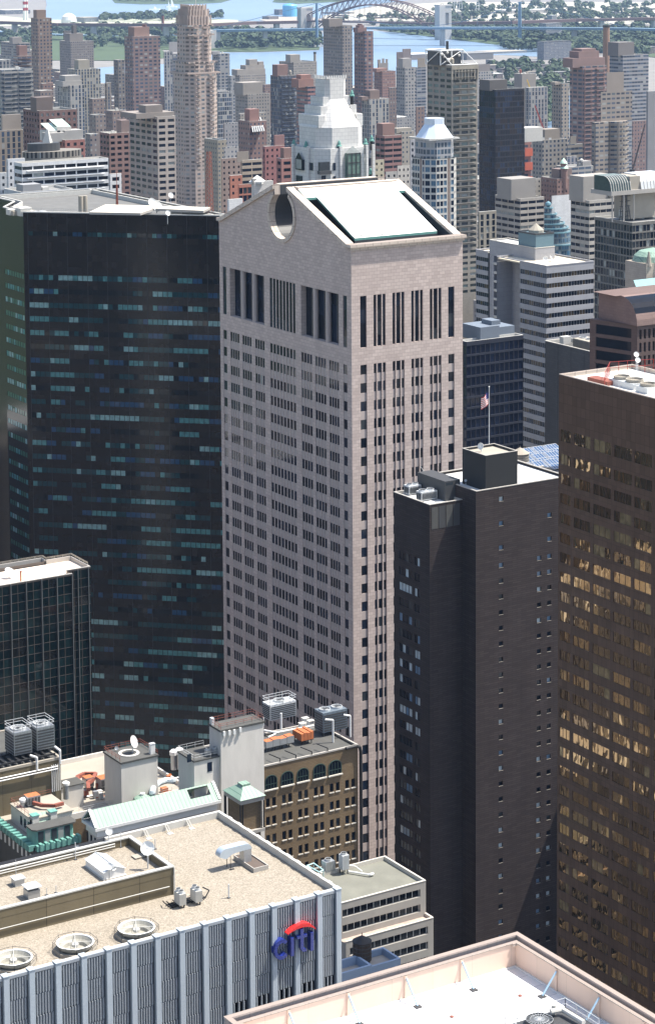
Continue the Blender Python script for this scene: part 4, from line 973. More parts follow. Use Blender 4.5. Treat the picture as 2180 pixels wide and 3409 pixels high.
# ---------- white and green gabled attic ----------
def build_gable():
    z = 95.0; a = at(*SA(545, 875), Z=z); b_ = at(*SA(1250, 705), Z=z); X0, X1, Y0 = a.x, b_.x, a.y; rid = at(*SA(1185, 615), Z=z+2.6); Y1 = Y0+2*(rid.y-Y0); ym = (Y0+Y1)/2; zr = z+2.6
    t = thing('gabled_building', 'long low building with a pale green copper gable roof and white cornice', 'building', ((X0+X1)/2, ym, 0))
    w_ = MB(); w_.box(X0+.8, X1-.8, Y0+.8, Y1-.8, 0, z-1.5)
    w_.poly([(X0+.8, Y0+.8, z-1.5), (X0+.8, Y1-.8, z-1.5), (X0+.8, ym, zr-.5)]); w_.poly([(X1-.8, Y0+.8, z-1.5), (X1-.8, ym, zr-.5), (X1-.8, Y1-.8, z-1.5)]); w_.build('wall', M['stucco'], t)
    k = (zr-z)/(ym-Y0); r = MB(); h0 = at(*SA(1060, 660), Z=z+2).x; h1 = at(*SA(1170, 630), Z=z+2).x
    def S(x0, x1, ya, yb): r.quad((x0, ya, z+k*(ya-Y0)), (x1, ya, z+k*(ya-Y0)), (x1, yb, z+k*(yb-Y0)), (x0, yb, z+k*(yb-Y0)))
    ya, yb = Y0+(ym-Y0)*.40, Y0+(ym-Y0)*.92
    S(X0, h0, Y0, ym); S(h1, X1, Y0, ym); S(h0, h1, Y0, ya); S(h0, h1, yb, ym)
    r.quad((X0, Y1, z), (X0, ym, zr), (X1, ym, zr), (X1, Y1, z)); r.build('roof', M['copper'], t)
    q = MB(); q.box(h0, h1, ya, yb, z-1.49, z-.5); q.build('roof_well', M['dkgrey'], t)
    c = MB(); ring(c, X0-.1, X1+.1, Y0-.1, Y1+.1, .9, z-.55, z-.02); ring(c, X0+.5, X1-.5, Y0+.5, Y1-.5, .5, z-1.9, z-.553)
    for x in (X0-.12, X1-.35):
        for s_ in (0, 1):
            ya_, yb_ = (Y0, ym) if s_ == 0 else (Y1, ym)
            c.quad((x, ya_, z+.25), (x+.5, ya_, z+.25), (x+.5, yb_, zr+.28), (x, yb_, zr+.28)); c.quad((x, ya_, z-.1), (x, yb_, zr-.1), (x, yb_, zr+.28), (x, ya_, z+.25))
    c.build('cornice', M['white'], t)
    for i in range(3):
        g = at(*SA(498+22*i, 905+12*i), X=X0+.75); o = MB(); o.box(X0+.7, X0+.797, g.y-.28, g.y+.28, z-4.2, z-2.5); o.build('window', M['dkglass'], t)
build_gable()

# ---------- stucco lift house with the dish, and the roof it stands on ----------
def build_left_roofs():
    zt = 99.0; f = [at(*SA(*p), Z=zt) for p in ((690, 495), (905, 455), (600, 430))]; x0, x1, y0, y1 = f[0].x, f[1].x, f[0].y, f[2].y
    t = thing('penthouse_block', 'square grey-white stucco block carrying a big white dish', 'penthouse', ((x0+x1)/2, (y0+y1)/2, 70))
    q = MB(); q.box(x0, x1, y0, y1, 60, zt-.35); q.build('wall', M['stucco'], t)
    q = MB(); q.box(x0-.2, x1+.2, y0-.2, y1+.2, zt-.347, zt); q.build('roof', M['tar'], t)
    q = MB(); rail(q, [(x0, y0+.5, zt), (x0, y1, zt), (x1, y1, zt), (x1, y0, zt)], 1.0, 1.5, .04); q.build('railing', M['redrust'], t)
    q = MB(); q.lathe(((x0+x1)/2-.4, (y0+y1)/2, zt), [(2.1, .01), (2.1, .14), (1.5, .16), (1.5, .02)], 22); q.build('ring_track', M['offwhite'], t)
    g = at(*SA(755, 440), Z=zt); dish('satellite_dish', 'big white dish tilted up on the square stucco block', (g.x, g.y, zt), 1.25, (.55, -.75, .35), 2.2)
    g = at(*SA(665, 430), Z=zt); dish('satellite_dish', 'small grey dish on the left rim of the square stucco block', (g.x, g.y, zt), .4, (-.5, -.7, .4), .6, 'steel')
    g = at(*SA(868, 445), Z=zt); o = tag(None or MB().build('x', M['white']) if False else thing('roof_cabinet', 'white metal cabinet standing at the right of the big dish', 'cabinet', (g.x, g.y, zt)), None)
    q = MB(); q.box(g.x-.5, g.x+.5, g.y-.3, g.y+.5, zt+.003, zt+2.0); q.build('housing', M['white'], o); q = MB(); q.box(g.x-.55, g.x+.55, g.y-.35, g.y+.55, zt+2.003, zt+2.1); q.build('lid', M['ltsteel'], o)
    # host building with low tiled/paved terrace
    ZR = 88.5; X0, X1, Y0, Y1 = x0-30, x1+9, 396.0, 424.0
    h = thing('hotel_building', 'old hotel block with a cluttered pale terrace roof below the stucco blocks', 'hotel', ((X0+X1)/2, 404, 0))
    q = MB(); q.box(X0, X1, Y0, Y1, 0, ZR-.3); q.build('wall', M['tanbrick'], h); q = MB(); q.box(X0+.4, X1-.4, Y0+.4, Y1-.4, ZR-.297, ZR); q.build('roof', M['rooftan'], h)
    q = MB(); ring(q, X0, X1, Y0, Y1, .38, ZR-.29, ZR+.9); q.build('parapet', M['stucco'], h)
    q = MB(); rail(q, [(X0, Y0+.1, ZR+.9), (X1, Y0+.1, ZR+.9)], .9, 2, .03); q.build('railing', M['ltsteel'], h)
    # penthouse with ornate teal cornice at far left
    ZM = 95.0; a = at(*SA(190, 950), Z=ZM-2.3); b_ = at(*SA(470, 905), Z=ZM-2.3); c = at(*SA(0, 795), Z=ZM-2.3)
    mx0, mx1, my0 = a.x, b_.x, a.y; my1 = at(*SA(0, 795), X=mx0).y+4
    m_ = thing('mansard_building', 'ornate old building with a scalloped turquoise copper cornice at the left', 'building', ((mx0+mx1)/2, my0+6, 0))
    q = MB(); zc = ZM-3.4; q.box(mx0, mx1, my0, my1, 0, zc)
    for k in range(14):
        pass
    q.build('wall', M['tar'], m_)
    for k in range(9):
        y = my0+1.2+k*1.9
        if y < my1-1: o = MB(); o.box(mx0-.12, mx0-.003, y-.28, y+.28, zc-3.2, zc-1.6); o.build('window', M['white'], m_)
    q = MB(); n = 26
    for i in range(n):
        y = my0+(my1-my0)*i/n; dy = (my1-my0)/n; zz = zc+.35*(i % 2); q.box(mx0-.9-.15*(i % 2), mx0+.35, y, y+dy-.02, zc-.6, zc+.45+.3*(i % 2))
    n = 16
    for i in range(n):
        x = mx0+.36+(mx1-mx0-.36)*i/n; dx = (mx1-mx0-.36)/n; q.box(x, x+dx-.02, my0-.9-.15*(i % 2), my0+.35, zc-.6, zc+.45+.3*(i % 2))
    q.build('cornice', M['teal'], m_)
    q = MB(); q.box(mx0+.4, mx1-.1, my0+.4, my1, zc+.003, zc+.1); q.build('roof', M['rooftan'], m_)
    # bay window pavilion with dark roof
    g0 = at(*SA(190, 880), Z=ZM); g1 = at(*SA(440, 840), Z=ZM); p = thing('glazed_pavilion', 'small green glazed pavilion with a dark roof above the turquoise cornice', 'pavilion', (g0.x+2, g0.y+1, zc))
    pts = [(g0.x, g0.y+.6), (g0.x+.6, g0.y-.1), (g1.x-.5, g0.y-.1), (g1.x, g0.y+.5), (g1.x, g0.y+3), (g0.x, g0.y+3)]
    q = MB(); q.prism(pts, zc+.1, ZM-.35); q.build('wall', M['teal'], p)
    q = MB(); ex = [(x+(x-g0.x-2)*.08, y-.25 if y < g0.y+1 else y) for x, y in pts]; q.prism(ex, ZM-.347, ZM-.1, 0, 0, True); q.build('roof', M['tar'], p)
    for i in range(5):
        x = g0.x+.9+i*(g1.x-g0.x-1.6)/5; o = MB(); o.box(x, x+(g1.x-g0.x-1.6)/5-.25, g0.y-.2, g0.y-.103, zc+.5, ZM-.6); o.build('window', M['curtain'] if i % 2 else M['dkglass3'], p)
    # penthouse house left, with white walls
    hz = 95.3; a = at(*SA(205, 855), Z=zc+1); 
    w0 = at(*SA(62, 725), Z=hz); w1 = at(*SA(205, 860), Z=hz-1.6)
    ph = thing('penthouse_house', 'pale rooftop house with a copper gable strip, at the left behind the turquoise cornice', 'penthouse', (w0.x+3, w1.y+4, zc))
    hx0, hy0, hy1 = w0.x, w1.y+.3, w0.y; hx1 = at(*SA(412, 800), Y=hy0).x
    q = MB(); q.box(hx0, hx1, hy0, hy1, zc+.1, hz-.3); q.build('wall', M['stucco'], ph)
    q = MB(); q.box(hx0-.2, hx1+.2, hy0-.2, hy1+.2, hz-.297, hz-.1); q.build('roof', M['rooftan'], ph)
    q = MB(); q.quad((hx0+.8, hy0-.5, hz-1.3), (hx0+3.6, hy0-.5, hz-1.3), (hx0+3.6, hy0+1.2, hz+.3), (hx0+.8, hy0+1.2, hz+.3)); q.build('copper_strip', M['copper'], ph)
    for xx in (hx0+.0, hx0+3.7):
        q = MB(); q.box(xx, xx+1.3, hy0-.45, hy0+.9, hz-2.2, hz+.45); q.build('chimney', M['stucco'], ph); q = MB(); q.box(xx-.12, xx+1.42, hy0-.57, hy0+1.02, hz+.453, hz+.6); q.build('chimney_cap', M['teal'], ph)
    for k in range(3): o = MB(); o.box(hx0-.06, hx0-.003, hy0+.9+k*1.7, hy0+1.7+k*1.7, zc+.9, hz-1.1); o.build('window', M['dkglass2'], ph)
    q = MB(); rail(q, [(hx0, hy0+1.5, hz-.1), (hx0, hy1, hz-.1), (hx1, hy1, hz-.1)], 1.0, 1.5, .035); q.build('railing', M['redrust'], ph)
    # rusty duct network
    d = thing('duct_run', 'winding red-brown rusty ducts across the terrace roof', 'duct', at(*SA(480, 600), Z=ZR)); q = MB()
    def bx(px, py, w_, dp, h, z=ZR, mt=0):
        g = at(*SA(px, py), Z=z); q.box(g.x, g.x+w_, g.y, g.y+dp, z, z+h)
    zz = 90.6
    pts = [at(*SA(*p), Z=zz) for p in ((445, 600), (440, 580), (480, 560), (545, 560), (530, 590), (500, 615), (505, 650))]
    for a, c2 in zip(pts, pts[1:]): q.tube(a, c2, .5, 4)
    q.build('duct', M['redrust'], d)
    q = MB(); pts = [at(*SA(*p), Z=zz+5.4) for p in ((190, 725), (240, 740), (310, 742), (360, 728))]
    for a, c2 in zip(pts, pts[1:]): q.tube(a, c2, .42, 4)
    q.build('duct', M['redrust'], d)
    for i, (px, py, w_, dp, h, z, lb) in enumerate(((575, 640, 4.4, 2.4, 1.7, 89.4, 'orange rusted box unit against the square stucco block'), (160, 745, 2.6, 2.0, 1.7, 95.5, 'orange rusted box unit on the left rooftop house'), (490, 640, 1.8, 1.8, 1.9, 89.3, 'grey box unit with a red rusted top between the ducts'))):
        g = at(*SA(px, py), Z=z); u = thing('rooftop_unit', lb, 'roof unit', g); q = MB(); q.box(g.x, g.x+w_, g.y, g.y+dp, z, z+h, 0, 1); q.build('casing', [M['steel'], M['rust']], u)
        q = MB()
        for k in range(4): q.box(g.x+w_*(k+.15)/4, g.x+w_*(k+.8)/4, g.y-.06, g.y-.003, z+.2, z+h-.25)
        q.build('louvre', M['dkgrey'], u)
        q = MB(); zf = ZR if z < 92 else 95.2; q.box(g.x+.1, g.x+w_-.1, g.y+.1, g.y+.3, zf, z-.003); q.build('stand', M['dkgrey'], u)
    lbs = ['squat white mushroom vent, left of the pair by the grey shed', 'squat white mushroom vent, right of the pair by the grey shed', 'white box vent near the red handrail at the left', 'silver drum vent on the small tiled terrace by the turret', 'white cabinet behind the pale penthouse roof edge', 'white barrel vent at the edge of the white terrace']
    for i, (px, py, r_, h, z) in enumerate(((298, 655, .7, 1.2, 93.9), (375, 640, .75, 1.2, 93.9), (130, 735, .7, 1.2, 95.6), (1247, 650, .6, 1.3, 91.0), (1020, 470, .9, 2.0, 92.0), (988, 475, .8, 1.8, 92.0))):
        g = at(*SA(px, py), Z=z); u = thing('roof_vent', lbs[i], 'vent', g); q = MB(); q.lathe(g, [(r_*.7, -2.2), (r_*.7, h*.5)], 14); q.build('pipe', M['steel'], u); q = MB(); q.lathe((g.x, g.y, g.z+h*.5), [(r_, 0), (r_, h*.4), (r_*.5, h*.6), (.02, h*.62)], 14); q.build('cap', M['white'], u)
    # grey shed
    g = at(*SA(345, 700), Z=91); u = thing('roof_shed', 'grey shed with a dark flat roof among the rusty ducts', 'shed', g); q = MB(); q.box(g.x, g.x+5.0, g.y, g.y+3.4, ZR, 93.0); q.build('wall', M['stucco'], u); q = MB(); q.box(g.x-.2, g.x+5.2, g.y-.2, g.y+3.6, 93.003, 93.2); q.build('roof', M['tar'], u)
    rj = random.Random(6)
    for k in range(16):
        px, py = rj.uniform(440, 680), rj.uniform(640, 720); 
        if k % 4 == 0: px, py = rj.uniform(925, 1010), rj.uniform(560, 690)
        g = at(*SA(px, py), Z=ZR); u = thing('pipe_stub', 'small vent box or pipe stub in the clutter of the pale terrace roof', 'vent', g, 'small clutter on the terrace roof'); q = MB(); s_ = rj.uniform(.25, .6)
        q.box(g.x-s_, g.x+s_*1.4, g.y-s_, g.y+s_, ZR+.003, ZR+rj.uniform(.5, 1.5)); q.build('body', M[('rust', 'steel', 'redrust', 'offwhite')[k % 4]], u); q = MB(); q.tube((g.x, g.y-s_-.2, ZR+.3), (g.x+rj.uniform(1, 3.4), g.y-s_-.2, ZR+.3), .12, 6); q.build('pipe', M[('steel', 'redrust', 'dkgrey')[k % 3]], u)
    # silver curved duct and teal lump
    u = thing('silver_duct', 'fat silver insulated duct curling beside the square stucco block', 'duct', at(*SA(900, 640), Z=ZR)); q = MB(); pts = [at(*SA(*p), Z=92.3) for p in ((868, 668), (872, 640), (900, 615), (945, 598), (985, 600))]
    for a, c2 in zip(pts, pts[1:]): q.tube(a, c2, .62, 10)
    for p in pts: q.lathe((p.x, p.y, p.z-.66), [(.02, 0), (.5, .15), (.68, .66), (.5, 1.17), (.02, 1.32)], 10)
    q.build('duct', plain('silver_insulation', (.62, .70, .74), .4, .3, var=.15, scale=2), u, True); q = MB(); p = pts[0]; q.box(p.x-.5, p.x+.5, p.y-.5, p.y+.5, ZR, p.z-.4); q.build('plinth', M['steel'], u)
    u = thing('copper_mound', 'low green copper dome vent beside the silver duct', 'vent', at(*SA(800, 690), Z=ZR)); g = at(*SA(812, 690), Z=92); q = MB(); q.lathe((g.x, g.y, 91.2), [(2.0, 0), (1.7, .6), (.9, 1.0), (.5, 1.15)], 10); q.build('dome', M['copper'], u); q = MB(); q.lathe((g.x, g.y, 92.3), [(.5, 0), (.5, .4), (.02, .5)], 10); q.build('cap', M['white'], u)
build_left_roofs()

# ---------- block with two cooling towers ----------
def build_cooling_block():
    Z = 101.0; a = at(*SA(345, 462), Z=Z); X1, Y0 = a.x, a.y; X0, Y1 = X1-26, Y0+20
    t = thing('office_building', 'dark brown block at the left edge carrying two big cooling towers', 'building', (X1-10, Y0+8, 0))
    q = MB(); q.box(X0, X1, Y0, Y1, 0, Z-.5); q.build('wall', M['wallbrown'], t)
    q = MB(); q.box(X0+.4, X1-.4, Y0+.4, Y1-.4, Z-.497, Z-.3); q.build('roof', M['tar'], t)
    q = MB(); ring(q, X0-.1, X1+.1, Y0-.1, Y1+.1, .45, Z-.49, Z); q.build('parapet', M['rooftan'], t)
    q = MB(); 
    for k, z in enumerate((Z-1.6, Z-2.1)): q.tube((X0, Y0-.45, z), (X1-.8, Y0-.45, z), .14, 6)
    for k in range(5): q.tube((X1-.4-k*.42, Y0-.4, Z-6.5), (X1-.4-k*.42, Y0-.4, Z-1.2), .09, 6)
    q.path([(X1-.3, Y0-.4, Z-1.2), (X1-.3, Y0-.4, Z+1.4), (X1-.8, Y0+.8, Z+1.9)], .24, 8); q.path([(X1-5.2, Y0-.4, Z-1.6), (X1-5.2, Y0-.4, Z+1.0), (X1-6.0, Y0+.8, Z+1.2)], .24, 8); q.build('white_pipe', M['white'], t)
    for i, (p0, p1, py, pt) in enumerate(((30, 187, 470, 300), (160, 316, 440, 275))):
        g = at(*SA(p0+52, py), Z=Z+.2); g2 = at(*SA(p1, py-18), Z=Z+.2)
        cooling_unit('cooling_tower', ['silver cooling tower, left one of the pair on the dark brown block', 'silver cooling tower, right one of the pair on the dark brown block'][i], g.x, g2.x, g.y, g.y+4.3, Z-.3, Z+5.1, 1, 'steel', 'pair of cooling towers', True, .9, True)
    q = MB()
    for k in range(10): q.box(X1-15+k*1.4, X1-14.6+k*1.4, Y0+.6, Y0+7, Z-.29, Z+.25)
    q.box(X1-16, X1-.6, Y0+1.0, Y0+1.3, Z+.253, Z+.55); q.box(X1-16, X1-.6, Y0+5.4, Y0+5.7, Z+.253, Z+.55); q.build('steel_grillage', M['black'], t)
build_cooling_block()

# ---------- green-black glass curtain wall ----------
def build_green_glass():
    Z = 124.0; P = [at(*SN(*p), Z=Z) for p in ((1090, 412), (1365, 305), (1040, 365), (1100, 172), (660, 188), (740, 245))]
    xa, ya = P[0].x, P[0].y; xb = P[1].x; yb = P[2].y; X0 = xa-34; yn = P[3].y+1.0
    yb = at(*SN(1235, 325), Z=Z).y
    t = thing('office_tower', 'black-green glass curtain wall tower with silver mullions and a cream roof, at the left edge', 'office tower', (xa-10, ya+8, 0))
    gl = glass('green_black_glass', (.003, .010, .012), .05, 0, var=.6, spec=.2); gl2 = glass('green_black_glass_b', (.006, .018, .020), .06, 0, var=.6, spec=.25); gl3 = glass('brown_black_glass', (.008, .010, .011), .08, var=.5)
    b = MB(); panes = []; fl = 1.95
    def wallrun(o, u, Lw, step, nm):
        us = [0.0]; k_ = []; x = 0
        while x+step/2 < Lw+.01: us += [x+.09, min(x+step/2, Lw)]; k_ += ['m', 'g']; x += step/2
        us2 = sorted(set(round(v, 4) for v in us+[Lw])); kk = []
        for a_, b__ in zip(us2, us2[1:]): kk.append('m' if (b__-a_) < .12 else 'g')
        zs = [0.0]; z = Z-.35; rows = []
        while z > 3: rows.append((z-fl+.09, z)); z -= fl
        rows.reverse()
        for r in rows: zs += list(r)
        zs.append(Z)
        facade(b, panes, o, u, us2, zs, lambda i, j: ('p', .04) if (kk[i] == 'g' and j % 2 == 1) else (0, 0))
    wallrun((X0, ya, 0), (1, 0, 0), xa-X0, 3.55, 's'); wallrun((xa, yb, 0), (1, 0, 0), xb-xa, 3.4, 's')
    b.quad((xb, yb, 0), (xb, yn, 0), (xb, yn, Z), (xb, yb, Z)); b.quad((xa, ya, 0), (xa, yb, 0), (xa, yb, Z), (xa, ya, Z)); b.quad((xb, yn, 0), (X0, yn, 0), (X0, yn, Z), (xb, yn, Z)); b.quad((X0, yn, 0), (X0, ya, 0), (X0, ya, Z), (X0, yn, Z))
    b.build('frame_grid', M['redrust2'], t)
    windows(panes, t, [(gl, 3), (gl2, 2), (gl3, .8)], 100)
    x = xa-.06; mb_ = MB()
    while x > X0: q = MB(); q.box(x-.09, x+.02, ya-.28, ya-.003, 0, Z); q.build('mullion', M['mull'], t); x -= 3.55
    for x in (xa+2.6, xb-.6): q = MB(); q.box(x, x+.11, yb-.28, yb-.003, 0, Z); q.build('mullion', M['mull'], t)
    r = MB(); r.poly([(X0, ya+.3, Z-.7), (xa-.3, ya+.3, Z-.7), (xa-.3, yb+.3, Z-.7), (xb-.3, yb+.3, Z-.7), (xb-.3, yn-.3, Z-.7), (X0, yn-.3, Z-.7)]); r.build('roof', plain('cream_roof', (.82, .70, .58), .8, var=.1), t)
    r = MB(); n1 = P[5].x
    r.box(X0, xa, ya-.05, ya+.3, Z+.003, Z+.15); r.box(xa, xb, yb-.05, yb+.3, Z+.003, Z+.15); r.box(xb-.3, xb+.05, yb+.303, yn, Z-.7, Z+.15); r.box(n1, xb-.303, yn-.3, yn+.05, Z-.7, Z+.3)
    r.box(X0, n1-.003, yn+1.5, yn+1.9, Z-.7, Z+.4); r.box(n1-.3, n1-.003, yn+.0, yn+1.497, Z-.7, Z+.3); r.build('parapet', M['concrete'], t)
    r = MB(); rail(r, [(X0, yn+1.7, Z+.4), (n1, yn+1.7, Z+.4), (n1, yn, Z+.3), (xb, yn, Z+.3), (xb, yb+1.2, Z+.2)], .5, 1.8, .05); r.build('railing', M['rooftan'], t)
    g = at(*SN(140, 470), Z=Z-.6); dish('satellite_dish', 'white dish bowl on the cream roof at the far left edge', g, 1.1, (.2, -.5, .85), 1.2)
    g = at(*SN(315, 515), Z=Z-.6); u = thing('roof_post', 'short orange post on the cream roof of the glass tower', 'post', g); q = MB(); q.tube(g, g+Vector((0, 0, 1.9)), .2, 8); q.build('shaft', M['rust'], u); q = MB(); q.tube(g+Vector((0, 0, 1.9)), g+Vector((0, 0, 2.1)), .28, 8); q.build('cap', M['redrust'], u)
M['mull'] = plain('silver_mullion', (.20, .21, .21), .4, .3, var=.1); M['redrust2'] = plain('bronze_glazing_bar', (.10, .085, .075), .5, .3)
build_green_glass()
# ---------- brown granite tower at the right ----------
M['browngranite'] = masonry('brown_granite', (.120, .073, .052), (.094, .057, .040), (.038, .024, .018), 1.15, 1.6, .02, .32, .35, off=0)
def build_brown():
    Z = 187.0; X0, Y1 = 231.5, 299.1; X1 = 247.0; Y0 = 262.0
    t = thing('office_tower', 'brown granite tower with bronze windows filling the right edge', 'skyscraper', (240, 280, 0))
    b = MB(); panes = []
    def yy(px, py): return at(*SE(px, py), X=X0).y
    cols = [(1002, 1060), (1078, 1172), (1190, 1290), (1308, 1408), (1424, 1524)]
    us = [0.0]; k_ = ['w']; w_last = None
    edges = [(Y1-yy(a, 400), Y1-yy(b_, 400)) for a, b_ in cols]
    per = edges[3][0]-edges[2][0]
    while edges[-1][1]+per < Y1-Y0: edges.append((edges[-1][0]+per, edges[-1][1]+per))
    for a, c in edges:
        n = 3; g = (c-a)/n
        us.append(a); 
        for i in range(n):
            us += [a+g*(i+1)-.07, a+g*(i+1)] if i < n-1 else [c]; k_ += ['g', 'm'] if i < n-1 else ['g']
        k_.append('w')
    us.append(Y1-Y0)
    ztop = at(*SE(1030, 312), X=X0).z; z2 = at(*SE(1030, 452), X=X0).z; z3 = at(*SE(1030, 565), X=X0).z
    pit = z2-z3; h = 2.0; rows = [(ztop-h, ztop)]; z = z2
    while z > 5: rows.append((z-1.75, z)); z -= pit
    rows.reverse(); zs = [0.0]
    for r in rows: zs += list(r)
    zs.append(Z)
    facade(b, panes, (X0, Y1, 0), (0, -1, 0), us, zs, lambda i, j: (('p', .09) if k_[i] == 'g' else (0, .05)) if (k_[i] != 'w' and j % 2 == 1) else (0, 0))
    b.quad((X0, Y0, 0), (X1, Y0, 0), (X1, Y0, Z), (X0, Y0, Z)); b.quad((X1, Y0, 0), (X1, Y1, 0), (X1, Y1, Z), (X1, Y0, Z)); b.quad((X1, Y1, 0), (X0, Y1, 0), (X0, Y1, Z), (X1, Y1, Z))
    b.build('wall', M['browngranite'], t)
    g1 = glass('bronze_glass', (.26, .18, .10), .03, .05, .8, var=.3, metal=.9); g2 = glass('bronze_glass_pale', (.33, .24, .14), .04, .09, .7, var=.3, metal=.9); g3 = glass('bronze_glass_dark', (.14, .10, .062), .03, .06, .9, metal=.8); g4 = glass('tan_blind', (.20, .155, .085), .15, .05, .8, var=.7, metal=.4)
    windows(panes, t, [(g1, 4), (g2, 1.6), (g3, 4), (g4, 1.2)], 100, random.Random(11), keep=.55)
    r = MB(); r.box(X0+.02, X1-.02, Y0+.02, Y1-.02, Z-.9, Z-.6); r.build('roof', M['roofwhite'], t)
    r = MB(); ring(r, X0+.0, X1, Y0, Y1, .38, Z+.003, Z+.12); ring(r, X0+.05, X1-.05, Y0+.05, Y1-.05, .25, Z-.597, Z); r.build('parapet', M['coping'], t)
    # plant
    zr = Z-.6
    q = [at(2010, 1262, Z=zr), at(2150, 1252, Z=zr)]
    for i, (px, py, r_) in enumerate(((2070, 1258, 1.35), (2113, 1268, 1.45), (2158, 1282, 1.3))):
        g = at(px, py, Z=zr+1.1); u = thing('cooling_fan', ['round pale roof fan, left of the row on the brown tower', 'round pale roof fan, middle of the row on the brown tower', 'round pale roof fan, right of the row on the brown tower'][i], 'roof fan', (g.x, g.y, zr), 'fans on the brown tower'); o = MB(); o.box(g.x-r_*1.1, g.x+r_*1.1, g.y-r_*1.1, g.y+r_*1.1, zr+.003, zr+1.0); o.build('casing', M['ltsteel'], u)
        o = MB(); o.lathe((g.x, g.y, zr+1.0), [(r_, 0), (r_, .5), (r_*.9, .5), (r_*.85, .15), (.02, .15)], 20); o.build('fan_shroud', M['rooftan'], u)
    o = thing('plant_frame', 'thin dark red railings round the plant on the brown tower roof', 'railing', (242, 290, zr)); e = MB(); 
    pts = [at(px, py, Z=zr) for px, py in ((2012, 1285), (2030, 1248), (2175, 1238))]; rail(e, [p+Vector((0, 0, 0)) for p in pts], 2.2, 1.5, .045); e.build('railing', M['redpaint'], o); e = MB(); e.box(pts[0].x+.4, pts[0].x+2.4, pts[0].y-.2, pts[0].y+5, zr+.003, zr+.7); e.build('platform', M['redrust'], o)
    for i, (px, py, hh) in enumerate(((2117, 1245, 3.3), (2122, 1250, 2.6))):
        g = at(px, py, Z=zr); dish('satellite_dish', ['white ball-like dish on the taller pole on the brown tower roof', 'white ball-like dish on the shorter pole on the brown tower roof'][i], g, .45, (-.3, -.8, .5), hh)
build_brown()

